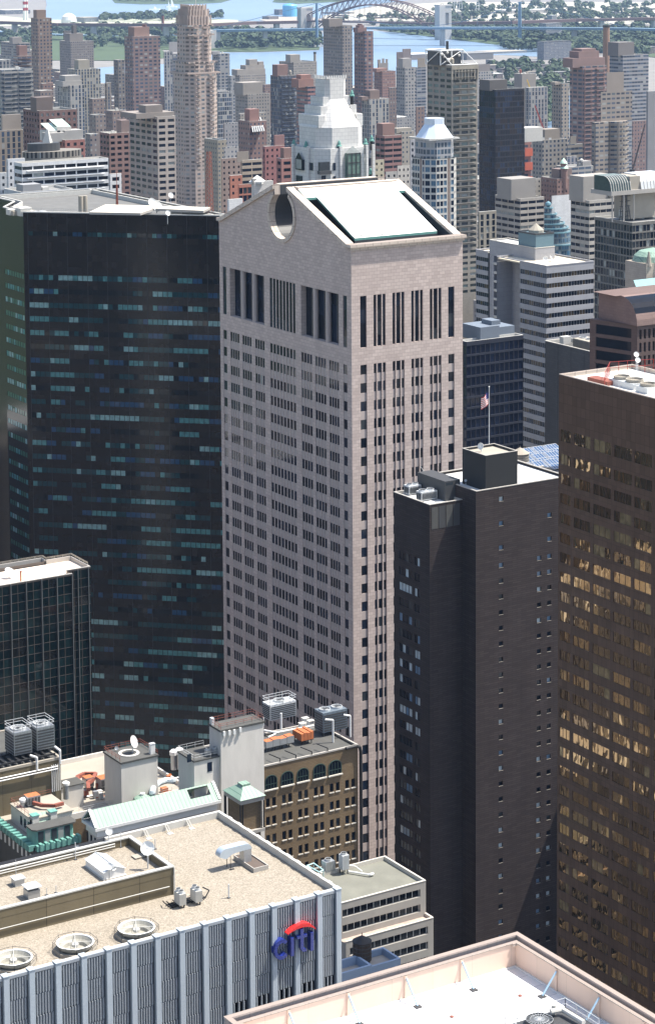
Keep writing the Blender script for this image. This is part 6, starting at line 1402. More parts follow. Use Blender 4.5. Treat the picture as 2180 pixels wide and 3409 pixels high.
BG = [
 (T1, 290, 352, 485, 165, 1900, 'punch', (.30, .17, .11), 'very slender brown tower with black window grid and a taller core, upper left', [(345, 432, 88)]),
 (T1, 560, 665, 880, 385, 2500, 'small', (.30, .26, .24), 'grey-brown slab tower with a pale column edge and stepped top, upper left', [(655, 780, 310), (690, 720, 230, DK)]),
 (T1, 595, 600, 700, 285, 2560, 'blank', (.06, .06, .07), 'dark blank slab peeping out behind the grey-brown slab tower', []),
 (T1, 5, 180, 285, 400, 2350, 'balc', (.40, .37, .35), 'wide grey apartment slab with a cream rooftop box, far upper left', [(118, 205, 345)]),
 (T1, 125, 165, 295, 520, 1950, 'balc', (.30, .17, .13), 'red-brown block with white balconies below a red rooftop box, far left', [(180, 256, 425, RD)], {'slabs': True}),
 (T1, -60, 0, 105, 560, 1750, 'pier', (.42, .42, .42), 'pale ribbed block cut by the left edge under the river', []),
 (T1, -100, 15, 312, 655, 1500, 'balc', (.34, .34, .33), 'broad grey block of balconies with a pale parapet, left edge', [], {'slabs': True}),
 (T1, 632, 715, 945, 650, 2000, 'pier', (.55, .50, .38), 'cream tower striped with thin vertical piers and a beige rooftop box', [(738, 842, 560)]),
 (T1, 540, 660, 790, 800, 1700, 'pier', (.58, .56, .52), 'white stepped art deco tower with a blank white flank', [(590, 770, 760), (612, 756, 708)]),
 (T1, 1170, 1245, 1505, 340, 1750, 'punchw', (.27, .13, .12), 'big red-brown tower with vertical window strips and a terracotta crown', [(1262, 1405, 250, (.40, .2, .15)), (1368, 1380, 225, RD)]),
 (T1, 1068, 1112, 1172, 560, 1850, 'punch', (.26, .21, .17), 'narrow tan brick slab left of the red-brown tower', []),
 (T1, 985, 1000, 1048, 775, 2000, 'pier', (.36, .29, .22), 'small brown block with pale piers beside the narrow brick slab', []),
 (T1, 378, 400, 500, 780, 1600, 'small', (.33, .15, .11), 'low red brick block at the foot of the slender brown tower', [(452, 500, 770)]),
 (T1, 322, 380, 500, 850, 1450, 'small', (.30, .2, .17), 'lower red and grey brick block right below the slender brown tower', []),
 (T2, 0, 5, 88, 480, 2000, 'pier', (.55, .55, .56), 'white pinstriped slab partly hidden by the tall pink tower', [(50, 135, 390)]),
 (T2, 80, 84, 140, 500, 1980, 'band', (.2, .22, .26), 'dark banded slab squeezed between the pinstriped slab and the pink tower', []),
 (T2, 455, 520, 620, 500, 2000, 'punchw', (.46, .47, .48), 'blue-grey slab tower with a pale frame right of the pink tower', [(457, 530, 478)]),
 (T2, 600, 630, 672, 710, 1900, 'punch', (.48, .49, .5), 'thin grey slab just right of the blue-grey slab tower', []),
 (T2, 490, 510, 640, 860, 1550, 'glass', (.62, .63, .64), 'white block with a ribbed glass crown right of the pink tower', [(500, 590, 843)]),
 (T2, 648, 715, 960, 700, 2300, 'small', (.55, .49, .42), 'ornate cream apartment block with a ragged stepped top by the river', [(690, 955, 650), (770, 945, 610), (805, 880, 555), (895, 940, 575)]),
 (T2, 672, 790, 1000, 885, 1750, 'small', (.50, .45, .39), 'low grey-tan block with terraces under a pale ribbed box', [(745, 930, 775)]),
 (T2, 930, 945, 1010, 790, 2100, 'small', (.34, .18, .14), 'small brick block left of the dark balcony tower', []),
 (T2, 1003, 1095, 1250, 708, 1700, 'glass', (.13, .09, .085), 'dark brown tower with glazed balconies and a red rooftop box', [(1068, 1168, 605, (.3, .12, .09))], {'slabs': True}),
 (T2, 1085, 1220, 1440, 580, 2300, 'small', (.50, .45, .38), 'wide cream block by the river left of the white chamfered tower', [(1190, 1282, 510)]),
 (T2, 1250, 1355, 1442, 808, 1550, 'band', (.50, .17, .14), 'red and white banded block with a terracotta rooftop box', [(1268, 1408, 740, (.45, .16, .1)), (1290, 1385, 700, (.45, .16, .1))]),
 (T3, -40, 140, 232, 235, 1900, 'punch', (.36, .30, .26), 'tall grey-brown twin-core tower rising against the river', [(15, 140, 172)]),
 (T3, 250, 352, 430, 290, 1700, 'punchw', (.30, .12, .11), 'slim dark red tower with a pointed stepped top against the river', [(285, 368, 255), (300, 345, 232), (315, 328, 218)]),
 (T3, 435, 515, 640, 665, 2000, 'small', (.42, .17, .12), 'cluster-like orange red block right of the slim red tower', [(460, 560, 640)]),
 (T3, 470, 480, 570, 590, 2250, 'blank', (.36, .32, .29), 'block with little turrets on the skyline right of the slim red tower', [(475, 500, 555), (515, 535, 545), (545, 568, 550)]),
 (T3, 645, 730, 832, 630, 1800, 'punch', (.50, .48, .46), 'pale grey slab tower with rounded balconies and a cream rooftop box', [(708, 790, 545)]),
 (T3, 830, 836, 930, 630, 1850, 'balc', (.33, .36, .42), 'blue-shaded balcony slab joined behind the pale grey slab tower', [(848, 930, 540, TN)]),
 (T3, 648, 652, 705, 485, 2700, 'blank', (.22, .16, .15), 'low dark block by the water, left half of a pair', []),
 (T3, 704, 708, 784, 455, 2690, 'blank', (.24, .17, .16), 'taller dark block by the water, right half of a pair', []),
 (T3, 1405, 1410, 1560, 670, 2000, 'punch', (.58, .57, .55), 'white block topped by a dark columned band right of the truss tower', [(1410, 1530, 600, (.3, .27, .27))]),
 (T3, 325, 395, 578, 930, 1450, 'pier', (.55, .52, .47), 'white-piered block with a brown side and brick rooftop box', [(400, 490, 845, BR), (325, 395, 905, BR)]),
 (T3, 575, 580, 650, 820, 1600, 'small', (.22, .13, .11), 'dark brick block between the white piers and the pale grey slab', []),
 (T3, 828, 835, 912, 1000, 1250, 'small', (.28, .15, .12), 'dark red slab tucked left of the truss-topped tower', []),
 (T4, 215, 290, 420, 690, 1900, 'blank', (.42, .38, .33), 'tan windowless box building behind the black tower', []),
 (T4, 318, 355, 532, 820, 1450, 'pier', (.42, .41, .41), 'grey tower with curved dark glass and white balconies right of the black tower', []),
 (T4, 570, 665, 735, 782, 1500, 'punch', (.50, .42, .33), 'tan slab with a flat pale roof and balconied dark flank', [(600, 650, 768)]),
 (T4, 740, 860, 1085, 620, 1350, 'wide', (.34, .17, .15), 'huge red-brown tower stepping back in terraces at the right', [(765, 1070, 545), (822, 1015, 480), (850, 985, 455)], {'slabs': True}),
 (T4, 1112, 1238, 1480, 515, 1600, 'band', (.40, .41, .45), 'steel blue tower with bright horizontal bands at the upper right', [(1195, 1345, 395, (.2, .18, .18))]),
 (T4, 1460, 1475, 1620, 855, 1300, 'blank', (.30, .32, .36), 'plain grey-blue slab at the right edge', []),
 (T8, 1325, 1330, 1462, 145, 1350, 'small', (.30, .15, .14), 'flat red brick block behind the black crane at the right', []),
 (T8, 385, 480, 712, 325, 1240, 'punch', (.42, .39, .34), 'grey-tan gridded block with a knobbly roof and tan rooftop boxes', [(505, 645, 225, TN)]),
 (T8, 712, 720, 860, 365, 1220, 'band', (.40, .35, .28), 'tan banded block joined to the right of the gridded block', [(745, 800, 290)]),
 (T8, 700, 712, 805, 480, 1190, 'pier', (.40, .40, .45), 'small blue-grey ribbed box in front of the tan banded block', []),
 (T8, 610, 735, 960, 580, 1150, 'balc', (.50, .49, .48), 'low pale balcony block in front of the rounded tan tower', [(860, 940, 525)]),
 (T8, 468, 620, 830, 690, 1080, 'small', (.25, .14, .115), 'old brown brick block with planted terraces and green copper turrets', [(640, 760, 600)]),
 (T8, 350, 356, 470, 690, 1100, 'small', (.40, .37, .32), 'low grey block just below the orange construction netting', []),
 (T8, 568, 572, 752, 850, 960, 'blank', (.62, .61, .60), 'white rooftop block with little chimneys at the right of the tan box tower', []),
 (T8, 505, 510, 600, 935, 950, 'blank', (.5, .5, .5), 'low white shed roof beside the white block', []),
 (T5, 218, 370, 725, 50, 1100, 'punch', (.21, .12, .105), 'large dark red brick block with a tall brown rooftop core, left', [(342, 495, -75, (.13, .07, .06))]),
 (T5, -40, -20, 218, 238, 1130, 'pier', (.42, .34, .26), 'tan piered block with a pale classical rooftop box at the left edge', [(20, 198, 88, (.5, .43, .36))]),
 (T5, 452, 612, 800, 325, 1000, 'punch', (.36, .14, .11), 'red brick block with a white stone attic and green skylights', [(452, 612, 262, WH), (612, 780, 235, WH)]),
 (T5, 130, 205, 1020, 545, 860, 'balc', (.60, .61, .62), 'long white balconied apartment block above the dark tower', [], {'slabs': True, 'maxn': 100}),
 (T5, 60, 75, 235, 505, 885, 'small', (.55, .56, .57), 'white wing at the left end of the long balconied block', []),
 (T5, -20, 0, 62, 635, 870, 'small', (.5, .52, .54), 'pale blue-grey block at the left edge below the tan piered block', []),
 (T5, 35, 200, 688, 815, 800, 'blank', (.42, .45, .49), 'blue-grey roof plant enclosure with panelled sides, left', [(215, 388, 748, (.42, .45, .49))]),
 (T5, -40, -10, 75, 890, 790, 'blank', (.38, .41, .45), 'lower blue-grey plant enclosure at the left edge', []),
 (T5, 938, 1028, 1218, 262, 1120, 'punchw', (.27, .155, .13), 'square red-brown block with a white roof and brick rooftop box', [(1142, 1216, 140)]),
 (T5, 1215, 1480, 1650, 105, 1060, 'wide', (.40, .34, .29), 'big tan hotel-like block with bright bands beside the pink tower', [(1280, 1640, 75), (1370, 1530, 0, (.3, .25, .22))]),
 (T5, 995, 1060, 1190, 50, 1400, 'small', (.32, .2, .17), 'brick block with a planted roof behind the square red-brown block', []),
 (T5, 835, 870, 990, -65, 1550, 'small', (.33, .22, .18), 'brown brick block left of the planted-roof block', []),
 (T5, 840, 900, 995, 90, 1350, 'small', (.30, .22, .19), 'brown block with a green-edged roof terrace', []),
 (T5, 805, 850, 930, 270, 1200, 'small', (.26, .2, .19), 'low dark brick block below the green-edged terrace', []),
 (T5, 1025, 1035, 1142, 645, 850, 'punchw', (.62, .61, .6), 'small white house-like block left of the big tan hotel block', []),
 (T6, 562, 570, 698, 165, 1500, 'small', (.40, .40, .42), 'grey block with balcony rows right of the pink tower', []),
 (T6, 700, 720, 960, 75, 1650, 'small', (.50, .44, .36), 'low yellowish block behind the red block with the glass slope', []),
 (T6, 505, 508, 592, 325, 1300, 'small', (.50, .43, .30), 'yellowish block at the right foot of the pink tower', []),
 (T6, 566, 570, 704, 392, 1250, 'small', (.60, .59, .58), 'white low block in front of the grey block', []),
 (T6, 705, 808, 968, 148, 1180, 'small', (.31, .13, .105), 'red brick block with a sloping glass front', [(808, 896, 35, (.38, .13, .1))]),
 (T6, 540, 545, 728, 500, 1060, 'small', (.30, .21, .17), 'dark tan block with a darker attic, lower right of the pink tower', []),
 (T6, 725, 735, 925, 515, 1000, 'balc', (.40, .31, .22), 'tan block with balconies and stone-coloured rooftop box', [(690, 800, 435, TN)]),
 (T6, 930, 952, 1135, 385, 960, 'small', (.33, .125, .115), 'crimson brick slab left of the white chamfered tower', [(1045, 1136, 280, (.36, .12, .11))]),
 (T6, 1060, 1108, 1212, 500, 900, 'punchw', (.36, .15, .12), 'ornate red and white gabled block touching the white chamfered tower', [(1130, 1212, 400, RD)]),
 (T6, 615, 625, 738, 660, 880, 'small', (.45, .15, .085), 'orange-red building with a dark glass slot, taller left part', []),
 (T6, 700, 705, 828, 745, 860, 'glass', (.45, .15, .085), 'orange-red building with a dark glass slot, lower right part', []),
 (T6, 825, 850, 1030, 720, 840, 'blank', (.52, .49, .45), 'beige block with a little white pyramid roof light', [(838, 900, 690)]),
 (T6, 598, 612, 742, 885, 790, 'blank', (.66, .66, .65), 'little white rooftop box behind the corner of the dark tower', []),
 (T7, 450, 535, 698, 285, 1040, 'balc', (.31, .15, .13), 'red-brown block with dark recessed balconies and a brick rooftop box', [(520, 630, 172, (.36, .14, .1))]),
 (T7, 640, 700, 812, 245, 1160, 'small', (.52, .47, .38), 'cream block with a planted roof right of the red-brown balcony block', [(650, 790, 215)]),
 (T7, 435, 440, 532, 512, 930, 'small', (.48, .42, .27), 'yellow stone block right of the white chamfered tower', []),
 (T7, 655, 660, 776, 568, 900, 'small', (.52, .48, .42), 'small cream block with a dark panel', []),
 (T7, 545, 550, 655, 625, 890, 'small', (.45, .43, .4), 'low cream terrace block left of the small cream block', []),
 (T7, 775, 780, 860, 320, 950, 'punch', (.36, .36, .38), 'grey slab half hidden behind the faceted glass tower', []),
]
for e in BG:
    o = e[10] if len(e) > 10 else {}
    bld(*e[:10], roof=len(e[8]), **o)
# ---------- tall pink stepped tower ----------
def build_pink_tower():
    Y0 = 1500.0; W_ = 27.5; cc = at(*T6(302, 250), Y=Y0+W_/2); x0 = cc.x-W_/2; x1 = cc.x+W_/2
    t = thing('apartment_tower', 'tallest pink and cream tower with a fluted stepped crown, upper left', 'apartment tower', ((x0+x1)/2, Y0+14, 0)); FOOT.append((x0, x1, Y0, Y0+22)); SKY_.append((T2(310, 0)[0], Y0, 'tall pink tower'))
    mt = facmat(4.2, 3.05, .62, .5, tint=(.10, .09, .08), lite=.3); xm0, xm1 = x0, x1
    tiers = [(100, 503, 690, 0), (118, 480, 590, 690), (133, 452, 330, 590), (133, 440, 245, 330), (148, 435, 152, 245), (165, 415, 92, 152), (182, 395, 50, 92)]
    for i, (a, b_, yt, yb) in enumerate(tiers):
        hw = (b_-a)/403*W_/2; mx = cc.x+((a+b_)/2-302)/403*W_*.6; A = mx-hw; B = mx+hw; zt = at(*T2(300, yt), Y=Y0).z; zb = 0 if i == 0 else at(*T2(300, yb), Y=Y0).z
        q = MB(); d = W_/2-hw; y0, y1 = Y0+d, Y0+W_-d; k = (B-A)*.2
        pts = [(A, y0+k), (A+k, y0), (B-k, y0), (B, y0+k), (B, y1-k), (B-k, y1), (A+k, y1), (A, y1-k)]
        q.prism(pts, zb, zt, 0, 0)
        if i < 4:
            z = zt-1
            while z > zb+3 and z > 90:
                for (u, v) in ((A+k+.5, A+k+4.5), (B-k-4.5, B-k-.5)): q.quad((u, y0-1.1, z), (v, y0-1.1, z), (v, y0, z), (u, y0, z)); q.quad((u, y0-1.1, z-.8), (v, y0-1.1, z-.8), (v, y0-1.1, z), (u, y0-1.1, z))
                z -= 3.05
            ring(q, A-.2, B+.2, y0-.3, y1+.2, .8, zt-.2, zt+1.0)
        else:
            n = int((B-A)/2.2)
            for j in range(n): xx = A+(B-A)*(j+.25)/n; q.box(xx, xx+(B-A)/n*.5, y0-.45, y0-.01, zb, zt+.9)
            for j in range(10): yy = y0+(y1-y0)*(j+.25)/10; q.box(A-.45, A-.01, yy, yy+(y1-y0)/20, zb, zt+.9)
        o = q.build('tier', mt if i < 4 else facmat(3, 3, 0, 0), t); o.color = (.78, .60, .50, 1) if i < 4 else (.80, .62, .52, 1)
    g = at(*T2(300, 50), Y=Y0+8); q = MB(); q.tube((g.x, g.y, g.z), (g.x, g.y, g.z+9), .3, 5); q.build('mast', M['offwhite'], t)
build_pink_tower()
# ---------- white chamfered tower ----------
M['limestone'] = masonry('pale_limestone', (.66, .65, .62), (.62, .61, .585), (.42, .42, .41), 2.4, 1.3, .05, .8, .14)
def build_white_tower():
    Y0 = 680.0
    def P(T, x, y, Y=Y0): return at(*T(x, y), Y=Y)
    t = thing('hotel_tower', 'white limestone tower with chamfered shoulders and green lanterns behind the pink tower', 'hotel tower', (425, 695, 0)); SKY_.append((1100, 680, 'white chamfered tower'))
    wl, wr = P(T6, 1212, 620), P(T7, 435, 620); x0, x1 = wl.x, wr.x; xm = (x0+x1)/2; D_ = (T7(435, 0)[0]-T6(1212, 0)[0])/FPX*795/1.27; x0 = x1-D_; xm = (x0+x1)/2; FOOT.append((x0-3, x1+3, Y0, Y0+D_))
    zs = P(T6, 1390, 225).z; zsh = P(T6, 1240, 430).z; zt = P(T3, 80, 750).z
    b = MB(); y1 = Y0+D_; yc = (Y0+y1)/2
    def octa(h, k, yoff=0): return [(xm-h+k, yc-h), (xm+h-k, yc-h), (xm+h, yc-h+k), (xm+h, yc+h-k), (xm+h-k, yc+h), (xm-h+k, yc+h), (xm-h, yc+h-k), (xm-h, yc-h+k)]
    H = D_/2
    b.prism(octa(H, 4.0), 0, zsh)
    h2 = H*.88; b.prism(octa(h2, 4.2), zsh, zs)
    # faceted shoulders
    zh2 = P(T3, 60, 985).z+1.5; h3 = H*.40
    A = octa(h2, 4.2); B = octa(h3, 1.5)
    for i in range(8):
        j = (i+1) % 8; b.quad((*A[i], zs), (*A[j], zs), (*B[j], zh2), (*B[i], zh2))
    b.prism(octa(h3, 1.5), zh2, zt)
    n = 9
    for i in range(n):
        for (ax, ay, ux, uy) in ((xm-h3, yc-h3, 1, 0), (xm-h3, yc-h3, 0, 1)):
            s = 2*h3*(i+.1)/n; w_ = 2*h3/n*.55; b.box(ax+ux*s, ax+ux*s+(w_ if ux else .4), ay+uy*s, ay+uy*s+(w_ if uy else .4), zt+.003, zt+1.2)
    # stepped fins on the shoulders
    for sx in (-1, 1):
        for k in range(3):
            f = k/3; hh = h2+(h3-h2)*f-.5; z = zs+(zh2-zs)*f; b.box(xm+sx*hh-(0 if sx < 0 else 2.6), xm+sx*hh+(2.6 if sx < 0 else 0), yc-hh*.75, yc+hh*.75, z, z+(zh2-zs)/3+1.0)
    # wings with window bays lower down
    wl2 = []
    b.build('wall', M['limestone'], t)
    pxc = pj((x0, Y0, 190))[0]
    def win(T, xa, xb, ya, yb, off=.05, nm='window', mt='dkglass2', dp=.2):
        if T(xb, 0)[0] < pxc+6:
            A_ = at(*T(xa, ya), X=x0-off-dp); B_ = at(*T(xb, yb), X=x0-off-dp); q = MB(); q.box(x0-off-dp, x0-off, B_.y, A_.y, B_.z, A_.z); q.build(nm, M[mt], t); return
        A_ = at(*T(xa, ya), Y=Y0-off-dp); B_ = at(*T(xb, yb), Y=Y0-off-dp); q = MB(); q.box(A_.x, B_.x, Y0-off-dp, Y0-off, B_.z, A_.z); q.build(nm, M[mt], t)
    for a in ((1358, 1400, 535, 612), (1242, 1300, 655, 722), (1485, 1525, 660, 710)): win(T6, *a)
    win(T7, 378, 412, 495, 568); win(T7, 55, 78, 540, 610); win(T7, 55, 80, 665, 705)
    # pointed bay
    A_ = at(*T6(1237, 500), X=x0-.9); B_ = at(*T6(1303, 610), X=x0-.9); q = MB(); q.box(x0-.9, x0-.003, B_.y, A_.y, B_.z, A_.z); q.poly([(x0-.9, A_.y, A_.z), (x0-.9, B_.y, A_.z), (x0-.9, (A_.y+B_.y)/2, A_.z+2.6)]); q.build('bay_window', M['dkglass'], t)
    q = MB(); q.box(x0-.97, x0-.903, B_.y+.5, A_.y-.5, B_.z+.4, A_.z); q.build('glazing', M['curtain'], t)
    A_ = at(*T6(1470, 535), Y=Y0-1.2); B_ = at(*T6(1560, 610), Y=Y0-1.2); q = MB(); q.box(A_.x, B_.x, Y0-1.2, Y0-.003, B_.z, A_.z); q.build('bay_window', M['dkglass3'], t); q = MB(); q.box(A_.x-.4, B_.x+.4, Y0-1.8, Y0-.003, B_.z-1.2, B_.z-.003); q.build('balcony', M['dkgrey'], t)
    A_ = at(*T7(188, 450), Y=Y0-1.6); B_ = at(*T7(312, 690), Y=Y0-1.6); q = MB(); q.box(A_.x, B_.x, Y0-1.6, Y0-.003, B_.z-6, A_.z); q.build('glazed_bay', glass('green_grey_glass', (.12, .19, .16), .08), t)
    q = MB(); xs = spread(A_.x, B_.x, 3)
    for x in xs: q.box(x-.12, x+.12, Y0-1.75, Y0-1.603, B_.z-6, A_.z)
    for z in (A_.z-.3, A_.z-3.5, (A_.z+B_.z)/2-3, B_.z): q.box(A_.x, B_.x, Y0-1.75, Y0-1.603, z, z+.3)
    q.build('bay_frame', M['dkgrey'], t)
    q = MB(); xmid = (A_.x+B_.x)/2; q.poly([(A_.x, Y0-1.6, A_.z), (B_.x, Y0-1.6, A_.z), (xmid, Y0-.8, A_.z+2.4)]); q.poly([(A_.x, Y0-1.6, A_.z), (xmid, Y0-.8, A_.z+2.4), (A_.x, Y0+1, A_.z)]); q.poly([(B_.x, Y0-1.6, A_.z), (B_.x, Y0+1, A_.z), (xmid, Y0-.8, A_.z+2.4)]); q.build('bay_roof', M['curtain'], t)
    pil = MB()
    for T, x in ((T7, 125), (T7, 370), (T7, 432), (T6, 1212), (T6, 1355)):
        if T(x, 0)[0] < pxc: g = at(*T(x, 600), X=x0-.4); pil.box(x0-.8, x0-.003, max(g.y-.9, Y0), g.y, 100, zsh+.6); continue
        g = at(*T(x, 600), Y=Y0-.4); pil.box(g.x-.45, g.x+.45, Y0-.8, Y0-.003, 100, zsh+.6)
    pil.build('pilaster_strips', M['limestone'], t)
    for i, (T, x, y, h) in enumerate(((T6, 1222, 375, 0), (T6, 1338, 390, 0), (T7, 110, 385, 0), (T7, 357, 365, 0), (T7, 415, 335, 0), (T7, 160, 665, 0), (T7, 405, 645, 0), (T3, 230, 900, 5))):
        yy = Y0+(.8 if i != 7 else D_*.3); g = at(*T(x, y), Y=yy) if T(x, 0)[0] > pxc else at(*T(x, y), X=x0+.8); q = MB(); yy = g.y; q.tube((g.x, g.y, g.z-3.2), (g.x, g.y, g.z), .62, 8); q.build('lantern_post', M['black'], t)
        q = MB(); q.lathe((g.x, g.y, g.z), [(.95, 0), (.95, .4), (.6, .6), (.55, 1.3), (.3, 1.9), (.02, 2.3)], 8); q.build('lantern', M['teal'], t)
    r = MB(); r.quad((xm-h3+.5, yc-h3+.5, zt+.01), (xm+h3-.5, yc-h3+.5, zt+.01), (xm+h3-.5, yc+h3-.5, zt+.01), (xm-h3+.5, yc+h3-.5, zt+.01)); r.build('roof', M['roofgrey'], t)
build_white_tower()
# ---------- faceted glass tower with pale crown ----------
def build_faceted():
    Y0 = 860.0; x0 = at(*T7(855, 420), Y=Y0).x; x1 = at(*T7(1256, 420), Y=Y0).x; z = at(*T7(1000, 320), Y=Y0).z; D_ = (T7(1256, 0)[0]-T7(790, 0)[0])/FPX*1005/1.22; x0 = x1-D_
    t = thing('apartment_tower', 'faceted blue glass and brick tower with a pale blue mansard crown', 'apartment tower', ((x0+x1)/2, Y0+12, 0)); FOOT.append((x0, x1, Y0, Y0+D_)); SKY_.append((1450, 860, 'faceted glass tower'))
    k = D_*.22
    def oc(a, y_, b, c, k): return [(a+k, y_), (b-k, y_), (b, y_+k), (b, c-k), (b-k, c), (a+k, c), (a, c-k), (a, y_+k)]
    us = None; b = MB(); pn = []
    P8 = oc(x0, Y0, x1, Y0+D_, k); fl = 3.15; zlow = 60
    rows = []; q = z-9.5
    while q > zlow: rows.append((q-2.2, q)); q -= fl
    rows.reverse(); zs = [0.0]
    for r in rows: zs += list(r)
    zs.append(z-9)
    for i in (7, 0, 1):
        A = Vector((*P8[i-0], 0)); B = Vector((*P8[(i+1) % 8], 0)) if i != 7 else Vector((*P8[0], 0)); A = Vector((*P8[i], 0)); u = (B-A).normalized(); Ln = (B-A).length; n = max(2, int(Ln/1.9)); us = [0.0]; k_ = []
        for j in range(n): us += [Ln*(j+.12)/n, Ln*(j+.92)/n]; k_ += ['w', 'g' if j % 4 != 3 else 'b']
        us.append(Ln); k_.append('w')
        facade(b, pn, A, u, us, zs, lambda i_, j_: ('p', .15) if (k_[i_] == 'g' and j_ % 2) else ((1, .1) if k_[i_] == 'b' else (0, 0)))
    A = Vector((*P8[6], 0)); B = Vector((*P8[7], 0)); u = (B-A).normalized(); Ln = (B-A).length; n = int(Ln/1.9); us = [0.0]; k_ = []
    for j in range(n): us += [Ln*(j+.12)/n, Ln*(j+.92)/n]; k_ += ['w', 'g' if j % 4 != 3 else 'b']
    us.append(Ln); k_.append('w'); facade(b, pn, A, u, us, zs, lambda i_, j_: ('p', .15) if (k_[i_] == 'g' and j_ % 2) else ((1, .1) if k_[i_] == 'b' else (0, 0)))
    for i in (1, 2, 3, 4, 5):
        a, c = P8[i], P8[i+1]; b.quad((*a, 0), (*c, 0), (*c, z-9), (*a, z-9))
    ix0, ix1 = x0+.9, x1-.9; b.prism(oc(ix0, Y0+1, ix1, Y0+D_-1, k), z-9, z, 2)
    b.build('wall', [M['offwhite'], real_wall((.27, .20, .16)), facmat(1.9, 3.1, .8, .7, tint=(.05, .08, .11), lite=.3)], t).color = (.6, .62, .66, 1)
    gb = glass('pale_blue_glass', (.10, .17, .24), .06); windows(pn, t, [(gb, 4), (M['dkglass2'], 3), (M['curtain'], 1.2)], 100, random.Random(3))
    c = MB(); zc = at(*T7(1000, 185), Y=Y0+4).z; zt = at(*T7(1000, 122), Y=Y0+6).z; o1 = oc(ix0, Y0+1, ix1, Y0+D_-1, k); cx, cy = (ix0+ix1)/2, Y0+D_/2; ww = D_*.22; o2 = oc(cx-ww, cy-ww, cx+ww, cy+ww, 1.5)
    for i in range(8): j = (i+1) % 8; c.quad((*o1[i], z), (*o1[j], z), (*o2[j], zc), (*o2[i], zc))
    c.prism(o2, zc, zt); c.build('crown', plain('pale_blue_metal', (.62, .70, .80), .4, .15, var=.06), t)
    c = MB(); ring(c, ix0-.5, ix1+.5, Y0+.5, Y0+D_-.5, .7, z-.5, z+.3); c.build('cornice', M['offwhite'], t)
build_faceted()
# ---------- truss-topped tower ----------
def build_truss():
    Y0 = 1050.0; gm = [(glass('olive_glass', (.03, .04, .035), .05), 4), (M['dkglass3'], 2), (glass('pale_olive_glass', (.16, .21, .20), .08), 2), (M['curtain'], .5)]
    t, x0, x1, y0, y1, z = bld(T3, 935, 1170, 1410, 612, Y0, 'wide', (.29, .26, .21), 'tall olive-brown tower topped by a white truss pyramid', real=True, maxn=100, glassm=gm, slabs=True)
    b = MB()
    for k in range(9):
        xx = x0+(x1-x0)*k/8; b.box(xx-.4, xx+.4, y0-.5, y0-.003, z-8, z-2.5)
    b.box(x0-.4, x1+.4, y0-.6, y0-.003, z-2.3, z-.2); b.build('attic', real_wall((.34, .30, .23)), t)
    q = MB(); px = [at(*T3(x, 600), Y=Y0+5).x for x in (1048, 1285)]; zt = at(*T3(1170, 465), Y=Y0+6).z; xa, xb = px; ya, yb = y0+3, y1-3; ex = [(x0, y0), (x1, y0), (x1, y1), (x0, y1)]; it = [(xa+1, ya+2), (xb-1, ya+2), (xb-1, yb-2), (xa+1, yb-2)]; r = .33
    for i in range(4):
        j = (i+1) % 4; q.tube((*it[i], z), (*it[i], zt), r, 6); q.tube((*it[i], zt), (*it[j], zt), r, 6); q.tube((*ex[i], z+.3), (*it[i], zt), r*.7, 6); q.tube((*it[i], z+.3), (*it[j], zt), r*.8, 6); q.tube((*ex[i], z+.3), (*ex[j], z+.3), r, 6)
    mx = (xa+xb)/2; q.tube((mx, ya+2, z), (mx, ya+2, zt), r*1.2, 6); q.build('truss', M['white'], t)
    q = MB(); q.box(xa+1.6, xb-1.6, ya+2.8, yb-2.8, z, zt-.6); q.build('plant_box', M['dkgrey'], t)
    for i, (a, c_, r_) in enumerate(((1070, 508, .9), (1128, 490, .8), (1135, 560, 1.2), (1238, 515, .8), (1100, 530, .7))):
        g = at(*T3(a, c_), Y=ya+1.4); q = MB(); q.lathe((g.x, g.y, g.z-r_), [(.05, 0), (r_*.8, r_*.4), (r_, r_), (r_*.8, r_*1.6), (.05, r_*2)], 10); q.build('antenna_drum', M['offwhite'], t)
    q = MB(); q.tube((mx-1.5, ya+4, zt), (mx-1.5, ya+4, zt+5), .8, 8); q.build('mast', M['dkgrey'], t)
build_truss()
bld(T4, -115, 40, 312, 838, 1150, 'glass', (.035, .035, .045), 'black glass tower with a small black rooftop box', [(-15, 150, 750, (.02, .02, .025))], real=True, maxn=100, glassm=[(glass('black_tower_glass', (.008, .01, .018), .05), 5), (glass('brown_tower_glass', (.03, .022, .02), .06), 2), (glass('blue_tower_glass', (.02, .035, .07), .06), 1.5)], roof=3)
